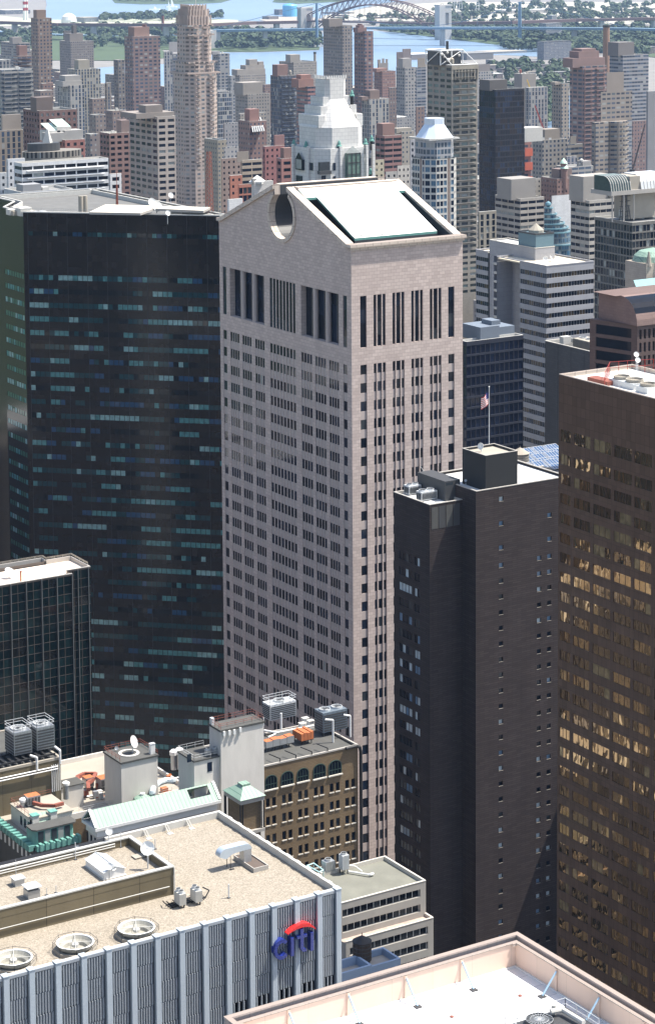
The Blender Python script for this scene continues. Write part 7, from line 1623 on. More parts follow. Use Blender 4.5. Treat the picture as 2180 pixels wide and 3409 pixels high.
# rounded tan stepped tower
def build_round():
    Y0 = 1200.0; xa = at(*T8(1010, 150), Y=Y0).x; xb = at(*T8(1328, 150), Y=Y0).x; xc = at(*T8(1130, 150), Y=Y0).x
    t = thing('apartment_tower', 'tan stepped tower with a rounded ribbed corner and notched top', 'apartment tower', ((xa+xb)/2, Y0+15, 0)); FOOT.append((xa, xb, Y0-5, Y0+34)); SKY_.append((2030, 1200, 'rounded tan tower'))
    mt = facmat(4.0, 3.1, .72, .42, tint=(.04, .05, .07), lite=.3); zr = at(*T8(1200, 150), Y=Y0).z; YD = at(*T8(945, 150), X=xa).y-Y0; z2 = at(*T4(1200, 860), Y=Y0).z; z3 = at(*T4(1160, 680), Y=Y0).z
    b = MB(); n = 10; r = (xb-xc)/2; cx, cy = (xc+xb)/2, Y0+r*.8
    pts = [(xa, Y0+3), (xc, Y0+3)]+[(cx-r*math.cos(math.pi*i/n), cy-r*.8*math.sin(math.pi*i/n)) for i in range(n+1)]+[(xb, Y0+YD), (xa, Y0+YD)]
    b.prism(pts, 0, zr)
    o = b.build('lower_tier', mt, t); o.color = (.40, .33, .26, 1)
    q = MB(); zz = zr-1
    while zz > 60:
        pp = [(cx-(r+1)*math.cos(math.pi*i/n), cy-(r*.8+1)*math.sin(math.pi*i/n)) for i in range(n+1)]
        for a, c in zip(pp, pp[1:]): q.quad((*a, zz-.9), (*c, zz-.9), (*c, zz), (*a, zz))
        zz -= 3.1
    o = q.build('balcony_bands', facmat(3, 3, 0, 0), t); o.color = (.42, .36, .29, 1)
    def X(x): return at(*T4(x, 800), Y=Y0+6).x
    for a, c, zt, nm in ((1030, 1325, z2, 'middle_tier'), (1085, 1245, z3, 'upper_tier')):
        q = MB(); q.prism([(X(a), Y0+6), (X(c), Y0+6), (X(c), Y0+YD*.8), (X(a), Y0+YD*.8)], zr-.01 if nm[0] == 'm' else z2-.01, zt); o = q.build(nm, mt if nm[0] == 'm' else facmat(3, 3, 0, 0), t); o.color = (.40, .33, .27, 1)
    for a in (1090, 1200):
        q = MB(); q.poly([(X(a), Y0+5.9, z2), (X(a+45), Y0+5.9, z2), (X(a+22), Y0+5.9, z3)]); q.build('gable_fin', M['dkgrey'], t)
build_round()

# ---------- grey slab hotel with ribbon windows ----------
def build_slab_hotel():
    k = at(*SF(638, 625), D=840); Xc, Yc, Zc = k.x, k.y, k.z
    t = thing('hotel_tower', 'grey hotel with a huge blank flank, ribbon windows and a teal box on the roof', 'hotel tower', (Xc+8, Yc+8, 0))
    yN = at(*SF(292, 565), X=Xc).y; yN2 = at(*SF(200, 650), X=Xc).y; xE = at(*SF(785, 600), Y=Yc).x; FOOT.append((Xc-3, Xc+40, Yc-30, yN2))
    M['hgrey'] = masonry('grey_hotel_panels', (.34, .34, .36), (.325, .325, .345), (.24, .24, .26), 3.0, 1.7, .03, .8, .1)
    b = MB(); pn = []
    # west flank with the slot of recessed openings
    ya, yb = at(*SF(325, 700), X=Xc).y, at(*SF(375, 700), X=Xc).y
    z1 = at(*SF(350, 685), X=Xc).z; z2 = at(*SF(350, 752), X=Xc).z; pit = z1-z2; rows = []; z = z1
    while z > 5: rows.append((z-pit+.9, z)); z -= pit
    rows.reverse(); zs = [0.0]
    for r in rows: zs += list(r)
    zs.append(Zc)
    facade(b, pn, (Xc, yN, 0), (0, -1, 0), [0, yN-ya, yN-yb, yN-Yc], zs, lambda i, j: ('p', 2.0) if (i == 1 and j % 2) else ((1, .0) if i == 1 and 0 < j < len(zs)-2 else (0, 0)))
    b.quad((Xc, Yc, 0), (xE, Yc, 0), (xE, Yc, Zc), (Xc, Yc, Zc)); b.quad((xE, Yc, 0), (xE, yN, 0), (xE, yN, Zc), (xE, Yc, Zc)); b.quad((xE, yN, 0), (Xc, yN, 0), (Xc, yN, Zc), (xE, yN, Zc)); 
    b.build('core', [M['hgrey'], M['offwhite']], t)
    def ribbons(x0, x1, y0, y1, zt, zl, faces, nm):
        b = MB(); rows = []; z = zl
        p = at(*SF(900, 785), Y=y0).z-at(*SF(900, 860), Y=y0).z if nm == 'f' else pit
        while z > 5: rows.append((z-p*.48, z)); z -= p
        rows.reverse(); zs = [0.0]
        for r in rows: zs += list(r)
        zs.append(zt)
        for o, u, Ln in faces:
            n = max(2, int(Ln/1.25)); us = [0.0]; k_ = []
            for i in range(n): us += [Ln*(i+.0)/n+.06, Ln*(i+1)/n-.02]; k_ += ['m', 'g']
            us.append(Ln); k_.append('m')
            facade(b, pn, o, u, us, zs, lambda i, j: (('p', .3) if k_[i] == 'g' else (0, .22)) if j % 2 else (0, 0))
        b.quad((x1, y0, 0), (x1, y1, 0), (x1, y1, zt), (x1, y0, zt)); b.quad((x1, y1, 0), (x0, y1, 0), (x0, y1, zt), (x1, y1, zt))
        b.build('wing', [M['hgrey']], t)
        r = MB(); r.box(x0+.3, x1-.3, y0+.3, y1-.3, zt-.8, zt-.3); r.build('roof', plain('cream_roof_'+nm, (.62, .56, .44), .8, var=.1), t)
        r = MB(); ring(r, x0-.1, x1+.1, y0-.1, y1+.1, .4, zt+.003, zt+.35); r.build('parapet', M['hgrey'], t)
    # front wing
    zt = at(*SF(725, 755), Y=Yc-14).z; c = at(*SF(722, 762), Z=zt); x0 = at(*SF(638, 735), Y=Yc).x; x0 = c.x; y0 = c.y; x1 = at(*SF(1080, 712), Y=y0).x
    if y0 > Yc-4: y0 = Yc-12
    ribbons(x0, x1, y0, Yc+14, zt, zt-2.6, [((x0, y0, 0), (1, 0, 0), x1-x0), ((x0, Yc, 0), (0, -1, 0), Yc-y0)], 'f')
    zt2 = at(*SF(290, 655), X=Xc-.5).z; ribbons(Xc-.6, xE, yN+.01, yN2, zt2, zt2-2.2, [((Xc-.6, yN2, 0), (0, -1, 0), yN2-yN)], 'n')
    windows(pn, t, [(M['dkglass'], 5), (glass('amber_glass', (.06, .04, .02), .06, .05, .6), 2), (M['dkglass2'], 1)], 100, random.Random(2))
    r = MB(); r.box(Xc+.02, xE-.02, Yc+.02, yN-.02, Zc-.8, Zc-.4); r.build('core_roof', M['roofwhite'], t)
    r = MB(); ring(r, Xc-.08, xE+.08, Yc-.08, yN+.08, .35, Zc+.003, Zc+.2); r.build('core_coping', M['sill'], t)
    q = at(*SF(512, 490), X=Xc+.6); zq = at(*SF(640, 512), X=Xc+.6).z; r = MB(); r.box(Xc+.5, xE-.2, Yc+.4, q.y, Zc-.4, zq-.6); r.build('teal_box', plain('grey_teal_panels', (.12, .20, .24), .6, var=.12), t)
    r = MB(); ring(r, Xc+.35, xE-.05, Yc+.25, q.y+.15, .4, zq-.597, zq); r.build('box_rim', M['dkgrey'], t)
    r = MB(); cx, cy = (Xc+xE)/2, (Yc+q.y)/2; r.lathe((cx, cy, zq-.6), [(2.8, 0), (2.8, 1.2), (.1, 3.6)], 10); r.build('fan_hood', M['rooftan'], t)
    for i, (px, py) in enumerate(((715, 715), (752, 712))):
        g = at(*SF(px, py), Z=zt+.3); dish('satellite_dish', ['white curved dish, left of two on the cream hotel roof', 'white curved dish, right of two on the cream hotel roof'][i], (g.x, g.y, zt-.3), .9, (-.8+1.4*i, -.5, .4), 1.3)
    SKY_.append((1800, 700, 'grey hotel'))
    return Xc, Yc
HX, HY = build_slab_hotel()
# ---------- tiered blue cone tower ----------
def build_tiers():
    Y0 = 950.0; g = at(*SF(735, 300), Y=Y0); cx, cy = g.x, g.y; t = thing('glass_tower', 'blue glass tower whose round tiers step up to a ball, behind the grey hotel', 'glass tower', (cx, cy, 0)); FOOT.append((cx-16, cx+18, cy-16, cy+16))
    tiers = [(318, 362, .16), (362, 395, .32), (395, 430, .46), (430, 462, .62), (462, 490, .76), (490, 600, .88), (575, 660, 1.15), (660, 700, 1.45)]
    R_ = (at(*SF(872, 500), Y=Y0).x-at(*SF(600, 500), Y=Y0).x)/2/.88
    blue = facmat(1.5, 3.0, .8, .7, tint=(.03, .07, .11), lite=.3)
    for i, (ya, yb, r) in enumerate(tiers):
        za, zb = at(*SF(735, ya), Y=Y0-R_*r).z, at(*SF(735, yb), Y=Y0-R_*r).z; za = at(*SF(735, ya), Y=Y0).z
        q = MB(); zb = 0 if i == len(tiers)-1 else at(*SF(735, yb), Y=Y0).z; q.lathe((cx+(1.5 if i > 5 else 0), cy, 0), [(R_*r, zb-2), (R_*r, za), (.02, za)], 24); o = q.build('tier', blue, t); o.color = (.08, .20, .26, 1)
        q = MB(); q.lathe((cx+(1.5 if i > 5 else 0), cy, za), [(R_*r+.05, -.4), (R_*r+.5, -.3), (R_*r+.5, .3), (R_*r-.3, .35)], 24); q.build('rim', M['tealrim'], t)
    z = at(*SF(735, 318), Y=Y0).z; q = MB(); q.tube((cx, cy, z-4), (cx, cy, z+.4), .9, 8); q.lathe((cx, cy, z+.3), [(.05, 0), (1.3, .7), (1.7, 1.6), (1.3, 2.5), (.05, 3.2)], 12); q.build('ball', M['tealrim'], t)
M['tealrim'] = plain('pale_teal_metal', (.14, .27, .32), .4, .2)
build_tiers()
def face(fn, cx): return fn
# other mid-distance blocks: corner pixel, chosen distance
def mid(T, xl, xc, xr, yt, Y, style, col, label, **k):
    return bld(T, xl, xc, xr, yt, Y, style, col, label, **k)
S_ = SF
mid(SF, 335, 525, 705, 250, 900, 'balc', (.40, .36, .31), 'tan-grey tower with stacked balconies and a louvred rooftop box', pents=[(457, 640, 105, (.46, .43, .39))], real=True, slabs=False)
mid(SF, 205, 215, 345, 350, 905, 'pier', (.30, .27, .21), 'stone block with green-framed windows left of the tan-grey balcony tower', real=True)
mid(SF, 755, 765, 905, 305, 1000, 'small', (.60, .59, .57), 'white stepped block behind the blue cone tower', pents=[(762, 905, 230)], real=True)
mid(SF, 905, 1045, 1300, 265, 860, 'band', (.44, .40, .34), 'tan ribbon-windowed block with a big pale rooftop box, right', pents=[(1000, 1235, 85, (.56, .52, .46))], real=True, maxn=100)
t_ = mid(SF, 1086, 1368, 1640, 430, 760, 'glass', (.18, .17, .15), 'dark gridded glass block with a concrete rim, right of the grey hotel', real=True, maxn=100, glassm=[(M['dkglass'], 3), (M['dkglass3'], 3), (M['curtain'], 1.6), (M['dkglass2'], 2)])
# glass vault penthouse
def build_vaults():
    Y = t_[3]+6; x0 = at(*SF(1212, 160), Y=Y).x; x1 = at(*SF(1640, 160), Y=Y).x; zb = at(*SF(1300, 190), Y=Y).z; zt = at(*SF(1300, 80), Y=Y).z; zr = t_[5]
    t = thing('roof_pavilion', 'glass-vaulted penthouse raised on thin steel columns at the right edge', 'penthouse', (x0+8, Y+5, zr)); q = MB(); q.box(x0, x1, Y, Y+14, zb-1.8, zb); q.build('floor_slab', M['concrete'], t)
    q = MB(); q.box(x0+12, x1, Y+4, Y+13, zr, zb-1.8); q.build('core', M['rooftan'], t)
    for i, (a, b_) in enumerate(((1215, 1362), (1440, 1640))):
        xa, xb = at(*SF(a, 120), Y=Y).x, at(*SF(b_, 120), Y=Y).x; n = 9; g = MB(); f = MB(); pr = [(math.pi/2*k/n) for k in range(n+1)]
        P = lambda an: (Y+.2+5*(1-math.cos(an)), zb+(zt-zb)*math.sin(an)); P_ = [(Y+.2, zb)]+[P(a_) for a_ in pr[3:]]
        for A, B in zip(P_, P_[1:]): g.quad((xa, A[0], A[1]), (xb, A[0], A[1]), (xb, B[0], B[1]), (xa, B[0], B[1]))
        g.quad((xa, P_[-1][0], zt), (xb, P_[-1][0], zt), (xb, Y+12, zt), (xa, Y+12, zt)); g.poly([(xa, Y+12, zb), (xa, Y+12, zt)]+[(xa, a_, b__) for a_, b__ in reversed(P_)]); g.build('glass_vault', glass('vault_glass%d' % i, (.04, .06, .06), .05) if i == 0 else M['ltsteel'], t)
        for k in range(9):
            xx = xa+(xb-xa)*k/8
            for A, B in zip(P_, P_[1:]): f.tube((xx, A[0]-.05, A[1]), (xx, B[0]-.05, B[1]+.03), .16, 4, cap=False)
        f.build('rib', M['offwhite'], t)
    q = MB(); q.box(at(*SF(1362, 120), Y=Y).x, at(*SF(1440, 120), Y=Y).x, Y+1, Y+12, zb, zt-.5); q.build('link', M['rooftan'], t)
    for px in (1218, 1305, 1380): g = at(*SF(px, 300), Y=Y+.6); q = MB(); q.tube((g.x, g.y, zr), (g.x, g.y, zb-1.8), .35, 6); q.build('column', M['concrete'], t)
    q = MB()
    for k in range(5): q.tube((x0+7+k*1.5, Y+3, zr), (x0+10+k*.6, Y+5, zb-2), .18, 4); q.box(x0+7, x0+12, Y+2, Y+3.2, zr+1.5+k*2.2, zr+1.7+k*2.2)
    q.build('steel_stair', M['dkgrey'], t)
build_vaults()
# navy glass box in front of the grey hotel
def build_navy():
    Y0 = 590.0; z = at(*SF(540, 1280), Y=Y0).z; t, x0, x1, y0, y1, z = bld(SF, 60, 118, 548, 1330, Y0, 'glass', (.03, .035, .055), 'navy black glass box in front of the grey hotel', real=True, maxn=100, glassm=[(glass('navy_glass', (.006, .010, .026), .05), 6), (glass('navy_glass_b', (.012, .02, .045), .07), 2)], cat='office block', name='office_block')
    g = at(*SF(215, 1290), Z=z); u = thing('roof_plant', 'grey metal plant boxes on the navy glass box', 'roof plant', (g.x+4, g.y+4, z)); h = at(*SF(290, 1225), Y=g.y-1).z
    xa, xb = at(*SF(210, 1250), Y=y0+3).x, at(*SF(495, 1230), Y=y0+3).x; q = MB(); q.box(xa, (xa+xb)/2, y0+2, y0+12, z-.9, z+3.6); q.build('plant_box', M['bluegrey2'], u); q = MB(); q.box((xa+xb)/2+.02, xb, y0+4, y0+12, z-.9, z+2.6); q.build('plant_box', M['bluegrey2'], u); q = MB(); q.box((xa+xb)/2-2, (xa+xb)/2+1.5, y0+3.5, y0+9, z+3.603, z+5); q.build('plant_box', M['bluegrey2'], u)
M['bluegrey2'] = plain('blue_grey_plant', (.15, .18, .22), .6, var=.15)
build_navy()
bld(SF, 88, 92, 250, 1330, 640, 'blank', (.16, .15, .14), 'tan-roofed low block between the pink tower and the navy glass box', real=True, cat='building', name='building', roof=2)
def build_dark_low():
    t, x0, x1, y0, y1, z = bld(SF, 712, 1312, 1500, 1468, 560, 'blank', (.10, .095, .095), 'dark brown office block whose roof holds cooling units and a cone-topped tank', real=True, cat='office block', name='office_block', roof=3)
    q = MB(); n = 6
    for k in range(1, n): y = y0+(y1-y0)*k/n; q.box(x0-.05, x0-.003, y-.05, y+.05, 0, z)
    q.build('joint', M['black'], t); q = MB(); ring(q, x0-.1, x1+.1, y0-.1, y1+.1, .4, z+.06, z+.25); q.build('coping', M['sill'], t)
    g = at(*SF(1220, 1385), Z=z-.9); water_tank('water_tank', 'tank with a tan conical lid on the dark brown block', g.x+2, g.y+3, z-.9, 2.9, 1.5, 'bluegrey2', .4)
    a, b_ = at(*SF(935, 1320), Z=z), at(*SF(1120, 1400), Z=z); cooling_unit('cooling_unit', 'long row of gilded looking cooling units on the dark brown block', b_.x-.5, b_.x+5.4, b_.y, b_.y+13, z-.9, z+2.4, 4, 'rooftan', None, True, .5)
    q = MB(); q.lathe((g.x+2, g.y+3, z+.95), [(3.2, 0), (.05, 2.2)], 20); q.build('tan_lid', plain('tan_lid', (.62, .42, .22), .7, var=.1), t)
build_dark_low()
def build_mauve():
    Y0 = 480.0; x0 = at(*SF(1330, 1190), Y=Y0).x; z = at(*SF(1440, 1205), Y=Y0).z; x1 = x0+34
    t = thing('office_tower', 'mauve-framed tower with a curved glass roof edge at the right', 'office tower', (x0+14, Y0+9, 0)); b = MB(); pn = []
    us = spread(0, 34, 44); k_ = ['g' if i % 2 else 'w' for i in range(44)]; zs = [0.0]; rows = []; q = z-1.2
    while q > 40: rows.append((q-2.6, q)); q -= 3.6
    rows.reverse()
    for r in rows: zs += list(r)
    zs.append(z)
    facade(b, pn, (x0+3.5, Y0, 0), (1, 0, 0), us, zs, lambda i, j: ('p', .6) if (k_[i] == 'g' and j % 2) else ((0, .0)))
    facade(b, pn, (x0, Y0+16, 0), (.25, -.9682, 0), [0, 2, 14, 16.5], zs, lambda i, j: ('p', .4) if (i == 1 and j % 2) else (0, 0))
    b.build('wall', [real_wall((.13, .085, .075))], t); windows(pn, t, [(M['dkglass'], 4), (M['dkglass3'], 1)], 80)
    n = 7; g = MB(); P_ = [(Y0-.6+7*(1-math.cos(math.pi/2*k/n)), z+7.5*math.sin(math.pi/2*k/n)) for k in range(n+1)]
    for i, (A, B) in enumerate(zip(P_, P_[1:])): g.quad((x0+3, A[0], A[1]), (x1+3, A[0], A[1]), (x1+3, B[0], B[1]), (x0+3, B[0], B[1]), 1 if 1 < i < 6 else 0)
    g.poly([(x0+3, a_, b__) for a_, b__ in P_]+[(x0+3, Y0+16, z+7.5), (x0+3, Y0+16, z)], 0); g.quad((x0, Y0+16, z), (x0+3.5, Y0, z), (x1+3, Y0, z), (x1+3, Y0+16, z), 0)
    g.quad((x0+1, Y0+6.3, z+7.5), (x1+3, Y0+6.3, z+7.5), (x1+3, Y0+16, z+7.5), (x0+1, Y0+16, z+7.5), 0); g.build('curved_roof', [real_wall((.22, .14, .12)), M['dkglass']], t)
build_mauve()
# sandstone block with green copper dome (right edge)
def build_sand():
    t, x0, x1, y0, y1, z = bld(SF, 1405, 1412, 1640, 935, 640, 'small', (.40, .33, .25), 'sandstone block with a green copper roof cut by the right edge', real=True, cat='building', name='building')
    q = MB(); q.quad((x0-.5, y0-.5, z-.6), (x1, y0-.5, z-.6), (x1, y0+5, z+2.6), (x0+2, y0+5, z+2.6)); q.build('copper_roof', M['tealrim2'], t)
    xa = at(*SF(1475, 760), Y=y0+6).x; z2 = at(*SF(1500, 740), Y=y0+6).z; q = MB(); q.box(xa, xa+18, y0+6, y0+18, z-2, z2); q.build('tower', real_wall((.42, .35, .27)), t)
    q = MB(); q.lathe((xa+8, y0+12, z2), [(7.5, 0), (6.8, 2), (5, 3.6), (.05, 4.8)], 16); q.build('dome', M['copper'], t)
    g = at(*SF(1494, 650), Y=y0+6.5); q = MB(); q.tube((g.x, g.y, z2-1), (g.x, g.y, g.z), 1.1, 8, 0, .3); q.build('pinnacle', real_wall((.42, .35, .27)), t)
M['tealrim2'] = plain('blue_green_copper', (.15, .32, .34), .6)
build_sand()
# smaller extras
def extras():
    # round scalloped dark block
    g = at(*T5(560, 520), Y=930); r = (at(*T5(845, 470), Y=930).x-at(*T5(300, 470), Y=930).x)/2; zt = at(*T5(560, 432), Y=930).z
    t = thing('round_building', 'dark round roof pavilion with scalloped panels above the white balconied block', 'building', (g.x, 930+8, 0)); q = MB(); cx, cy = g.x, 930+r*.55; q.prism([(cx+r*math.cos(a*math.pi/10), cy+r*.55*math.sin(a*math.pi/10)) for a in range(20)], 0, zt); o = q.build('wall', facmat(2.2, 4.0, .5, .7, tint=(.02, .02, .02), lite=.1), t); o.color = (.22, .20, .16, 1)
    q = MB(); q.prism([(cx+r*.55*math.cos(a*math.pi/10)-4, cy+r*.3*math.sin(a*math.pi/10)) for a in range(20)], zt, zt+3.5); q.build('upper_drum', M['dkgrey'], t); q = MB(); q.lathe((cx-2, cy, zt+3.5), [(2.5, 0), (.5, 6), (.05, 6.2)], 4); q.build('roof_cone', M['offwhite'], t); FOOT.append((cx-r, cx+r, 925, 960))
    # striped stacks, chimneys
    for (T, x, yt, yb, Y, r, mt, nm, lb) in ((T4, 1083, 232, 690, 1780, 3.4, 'stackbrown', 'chimney', 'tall brown power station chimney at the upper right'), (T2, 1421, 485, 800, 2350, 1.6, 'rooftan', 'chimney', 'thin pale chimney left of the white chamfered tower'), (T1, 1530, 135, 310, 5000, 3.2, 'redrust', 'chimney', 'reddish brick chimney by the far viaduct')):
        a = at(*T(x, yt), Y=Y); u = thing(nm, lb, 'chimney', (a.x, a.y, 0)); q = MB(); q.tube((a.x, a.y, 0), (a.x, a.y, a.z), r*1.15, 14, 0, r*.95); q.build('shaft', M[mt], u); q = MB(); q.lathe((a.x, a.y, a.z-2), [(r, 0), (r*1.1, 1), (r*1.1, 2.2), (r*.7, 2.2), (r*.7, 1)], 14); q.build('rim', M['dkgrey'], u)
    for i, (x, yt) in enumerate(((228, -40), (250, -35))):
        a = at(*T1(x, 75), Y=6300); u = thing('chimney', ['red and white striped far chimney, left of the pair', 'red and white striped far chimney, right of the pair'][i], 'chimney', (a.x, a.y, 0))
        for k in range(6): q = MB(); q.tube((a.x, a.y, 0 if k == 0 else 20+k*9), (a.x, a.y, 29+k*9), 4.5, 8); q.build('shaft_band', M['redpaint'] if k % 2 else M['white'], u)
    # orange netted site
    t, x0, x1, y0, y1, z = bld(T8, 313, 316, 378, 345, 1180, 'punchw', (.45, .12, .08), 'narrow building site wrapped in orange safety netting beside the black tower')
    q = MB(); q.box(x0, x1+9, y0, y0+10, z+.1, z+9); q.build('white_deck', M['offwhite'], t)
    for k in range(4): q = MB(); zz = z-4-k*9; q.box(x0-.4, x1+.4, y0-.9, y0-.45, zz-5, zz); q.build('netting', plain('orange_netting', (.50, .12, .07), .9, var=.2) if k == 0 else bpy.data.materials['orange_netting'], t)
    # cranes
    for lb, T, p0, p1, Y, col in (('red crane jib leaning behind the black tower', T8, (410, 0), (492, 240), 1400, 'redpaint'), ('black crane jib leaning at the right in front of the red brick block', T8, (1445, 175), (1325, 600), 1150, 'black'), ('yellow crane jib on the tan box building', T4, (335, 745), (385, 900), 1500, 'yellow')):
        a = at(*T(*p0), Y=Y); b_ = at(*T(*p1), Y=Y); u = thing('crane', lb, 'crane', (b_.x, b_.y, 0)); q = MB(); n = 14; dv = (a-b_); off = Vector((1.1, 0, .5))
        q.tube(a, b_, .22, 4); q.tube(a+off*.3, b_+off, .22, 4)
        for k in range(n): q.tube(b_+dv*k/n, b_+off*(1-.7*k/n)+dv*(k+.5)/n, .12, 4, cap=False); q.tube(b_+off*(1-.7*k/n)+dv*(k+.5)/n, b_+dv*(k+1)/n, .12, 4, cap=False)
        q.build('jib', M[col], u); q = MB(); q.box(b_.x-1.2, b_.x+1.2, b_.y-1.2, b_.y+1.2, 0, b_.z); q.build('mast', M[col], u)
    # green copper turrets on the old brown block
    for i, (x, y, r) in enumerate(((700, 545, 26), (705, 592, 30))):
        g = at(*T8(x, y), Y=1079); R_ = at(*T8(x+r, y), Y=1079).x-g.x; u = thing('copper_turret', ['upper green-topped turret on the old brown brick block', 'lower green-topped bay on the old brown brick block'][i], 'turret', (g.x, 1079, g.z-8)); q = MB(); q.tube((g.x, 1081, g.z-12), (g.x, 1081, g.z), R_*.85, 10); q.build('drum', real_wall((.25, .14, .115)), u); q = MB(); q.lathe((g.x, 1081, g.z), [(R_*1.1, 0), (R_*.8, 1.2), (.05, 3.2)], 12); q.build('copper_cap', plain('pale_copper', (.5, .68, .55), .6) if i == 0 else bpy.data.materials['pale_copper'], u)
    # glass slope on the red block, green skylights, white pyramid
    a, b_, c, d = [at(*T6(*p), Y=Y) for p, Y in (((840, 250), 1176), ((945, 240), 1176), ((905, 108), 1186), ((820, 115), 1186))]
    u = thing('glazed_slope', 'sloping grey greenhouse glass on the front of the red brick block', 'glass roof', (a.x, 1180, a.z)); q = MB(); q.quad(a, b_, c, d); q.quad(a, d, d+Vector((0, 0, -8)), a+Vector((0, 0, -3))); q.build('glazing', M['dkglass3'], u); q = MB()
    for k in range(6): q.tube(a.lerp(b_, k/5), d.lerp(c, k/5), .25, 4, cap=False)
    for k in (1, 2): q.tube(a.lerp(d, k/3), b_.lerp(c, k/3), .25, 4, cap=False)
    q.build('glazing_bars', M['ltsteel'], u)
    for i, (xa, xb, y) in enumerate(((458, 560, 222), (540, 662, 185))):
        A = at(*T5(xa, y+15), Y=1006); B = at(*T5(xb, y+15), Y=1006); u = thing('skylight', ['pale green skylight, left of two on the red and white block', 'pale green skylight, right of two on the red and white block'][i], 'skylight', A); q = MB(); q.quad((A.x, A.y, A.z), (B.x, A.y, A.z), (B.x, A.y+9, A.z+3), (A.x, A.y+9, A.z+3)); q.build('glazing', M['paleg'], u); q = MB(); ring(q, A.x-.3, B.x+.3, A.y-.3, A.y+9.3, .5, A.z-5, A.z-.1); q.build('kerb', M['offwhite'], u)
    g = at(*T6(878, 712), Y=842); u = thing('pyramid_rooflight', 'small white pyramid roof light on the beige block', 'roof light', g); q = MB(); q.lathe(g, [(4.0, 0), (.05, 2.6)], 4); q.build('pyramid', M['white'], u); q = MB(); q.lathe((g.x, g.y, g.z-1), [(3.8, 0), (3.8, .99)], 4); q.build('kerb', M['offwhite'], u)
M['stackbrown'] = plain('brown_chimney_concrete', (.28, .18, .13), .85, var=.3, scale=.05); M['yellow'] = plain('yellow_crane_paint', (.6, .4, .08), .6); M['paleg'] = plain('pale_green_glass', (.5, .66, .58), .3)
extras()
# =============== ground, water, far shore, bridges ===============
def sheet(name, pts, z, mt, thick=None):
    b = MB()
    if thick: b.prism(pts, z-thick, z)
    else: b.poly([(p[0], p[1], z) for p in pts])
    return struct(b.build(name, mt))
sheet('ground', [(-4000, -1500), (14000, -1500), (14000, 16000), (-4000, 16000)], 0, plain('city_ground', (.20, .19, .175), .9, var=.35, scale=.02))
def water_mat():
    mt, n, b = nodes('river_water'); b.inputs['Base Color'].default_value = (.2, .3, .4, 1); b.inputs['Roughness'].default_value = .3; b.inputs['Specular IOR Level'].default_value = .6
    g = N(n, 'ShaderNodeNewGeometry'); no = N(n, 'ShaderNodeTexNoise', i_Scale=.08, i_Detail=4.0); L(n, g.outputs['Position'], no.inputs['Vector']); bp = N(n, 'ShaderNodeBump', i_Strength=.6, i_Distance=.8); L(n, no.outputs[0], bp.inputs['Height']); L(n, bp.outputs[0], b.inputs['Normal'])
    n2 = N(n, 'ShaderNodeTexNoise', i_Scale=.0025, i_Detail=3.0); L(n, g.outputs['Position'], n2.inputs['Vector']); L(n, mixc(n, n2.outputs[0], (.12, .20, .31), (.22, .31, .41)), b.inputs['Base Color']); return mt
sheet('park_ground', [(-900, 765), (110, 765), (110, 1900), (500, 4000), (-900, 4000)], .3, plain('park_canopy_green', (.05, .085, .03), .9, var=.5, scale=.03))
WM = water_mat()
def gz(T, x, y, z=0.0): p = at(*T(x, y), Z=z); return (p.x, p.y)
D_ = tile(0, 0, 1.4156)     # overview pixels
river = [gz(D_, *p) for p in ((-200, 215), (180, 215), (215, 160), (330, 150), (480, 150), (500, 122), (600, 122), (750, 117), (760, 72), (860, 66), (880, 71), (960, 78), (1040, 88), (1100, 95), (1165, 103), (1330, 112), (1320, 135), (1180, 128), (1090, 132), (1000, 150), (900, 185), (760, 215), (500, 230))]
sheet('river_water', river, .35, WM)
sheet('bay_water', [gz(D_, *p) for p in ((100, 46), (200, 44), (400, 38), (560, 47), (640, 50), (705, 52), (760, 40), (900, 6), (1000, -6), (1800, -10), (1800, -60), (-600, -60), (100, -40), (110, 10))], .35, WM)
sheet('side_channel_water', [gz(D_, *p) for p in ((1180, 300), (1320, 300), (1700, 320), (1700, 262), (1500, 250), (1280, 215), (1200, 235))], .3, WM)
sheet('side_channel_water', [gz(D_, *p) for p in ((255, 163), (330, 150), (350, 200), (250, 205))], .3, WM)
LM = plain('park_grass', (.05, .08, .03), .9, var=.3, scale=.01)
sheet('island_ground', [gz(D_, *p) for p in ((380, 116), (500, 121), (600, 121), (750, 116), (757, 84), (700, 76), (560, 64), (440, 58), (200, 60), (-100, 80), (-100, 140), (300, 142), (400, 135))], 1.2, LM, 1)
sheet('shore_ground', [gz(D_, *p) for p in ((870, 66), (960, 79), (1165, 104), (1330, 114), (1700, 150), (1800, 60), (1400, 62), (1100, 60), (900, 58))], 1.2, LM, 1)
sheet('bay_island_ground', [gz(D_, *p) for p in ((270, 6), (330, 9), (470, 8), (520, 5), (560, -6), (260, -6))], 1.2, LM, 1)
sheet('bay_island_ground', [gz(D_, *p) for p in ((640, 4), (700, 8), (800, 3), (900, -6), (650, -6))], 1.2, LM, 1)
sheet('point_ground', [gz(D_, *p) for p in ((608, 46), (640, 52), (720, 55), (760, 45), (700, 33), (660, 38))], 1.3, M['rooftan'], 1)
sheet('far_shore_ground', [gz(D_, *p) for p in ((760, 46), (1800, 60), (1800, 4), (1060, 4), (900, 12), (760, 36))], 1.0, plain('pale_industrial_ground', (.42, .40, .33), .9, var=.4, scale=.006), 1)
sheet('left_shore_ground', [gz(D_, *p) for p in ((-60, 62), (150, 58), (400, 56), (560, 52), (560, 46), (400, 41), (200, 45), (100, 46), (-60, 30))], 1.0, plain('pale_shore_ground', (.36, .38, .28), .9, var=.4, scale=.006), 1)
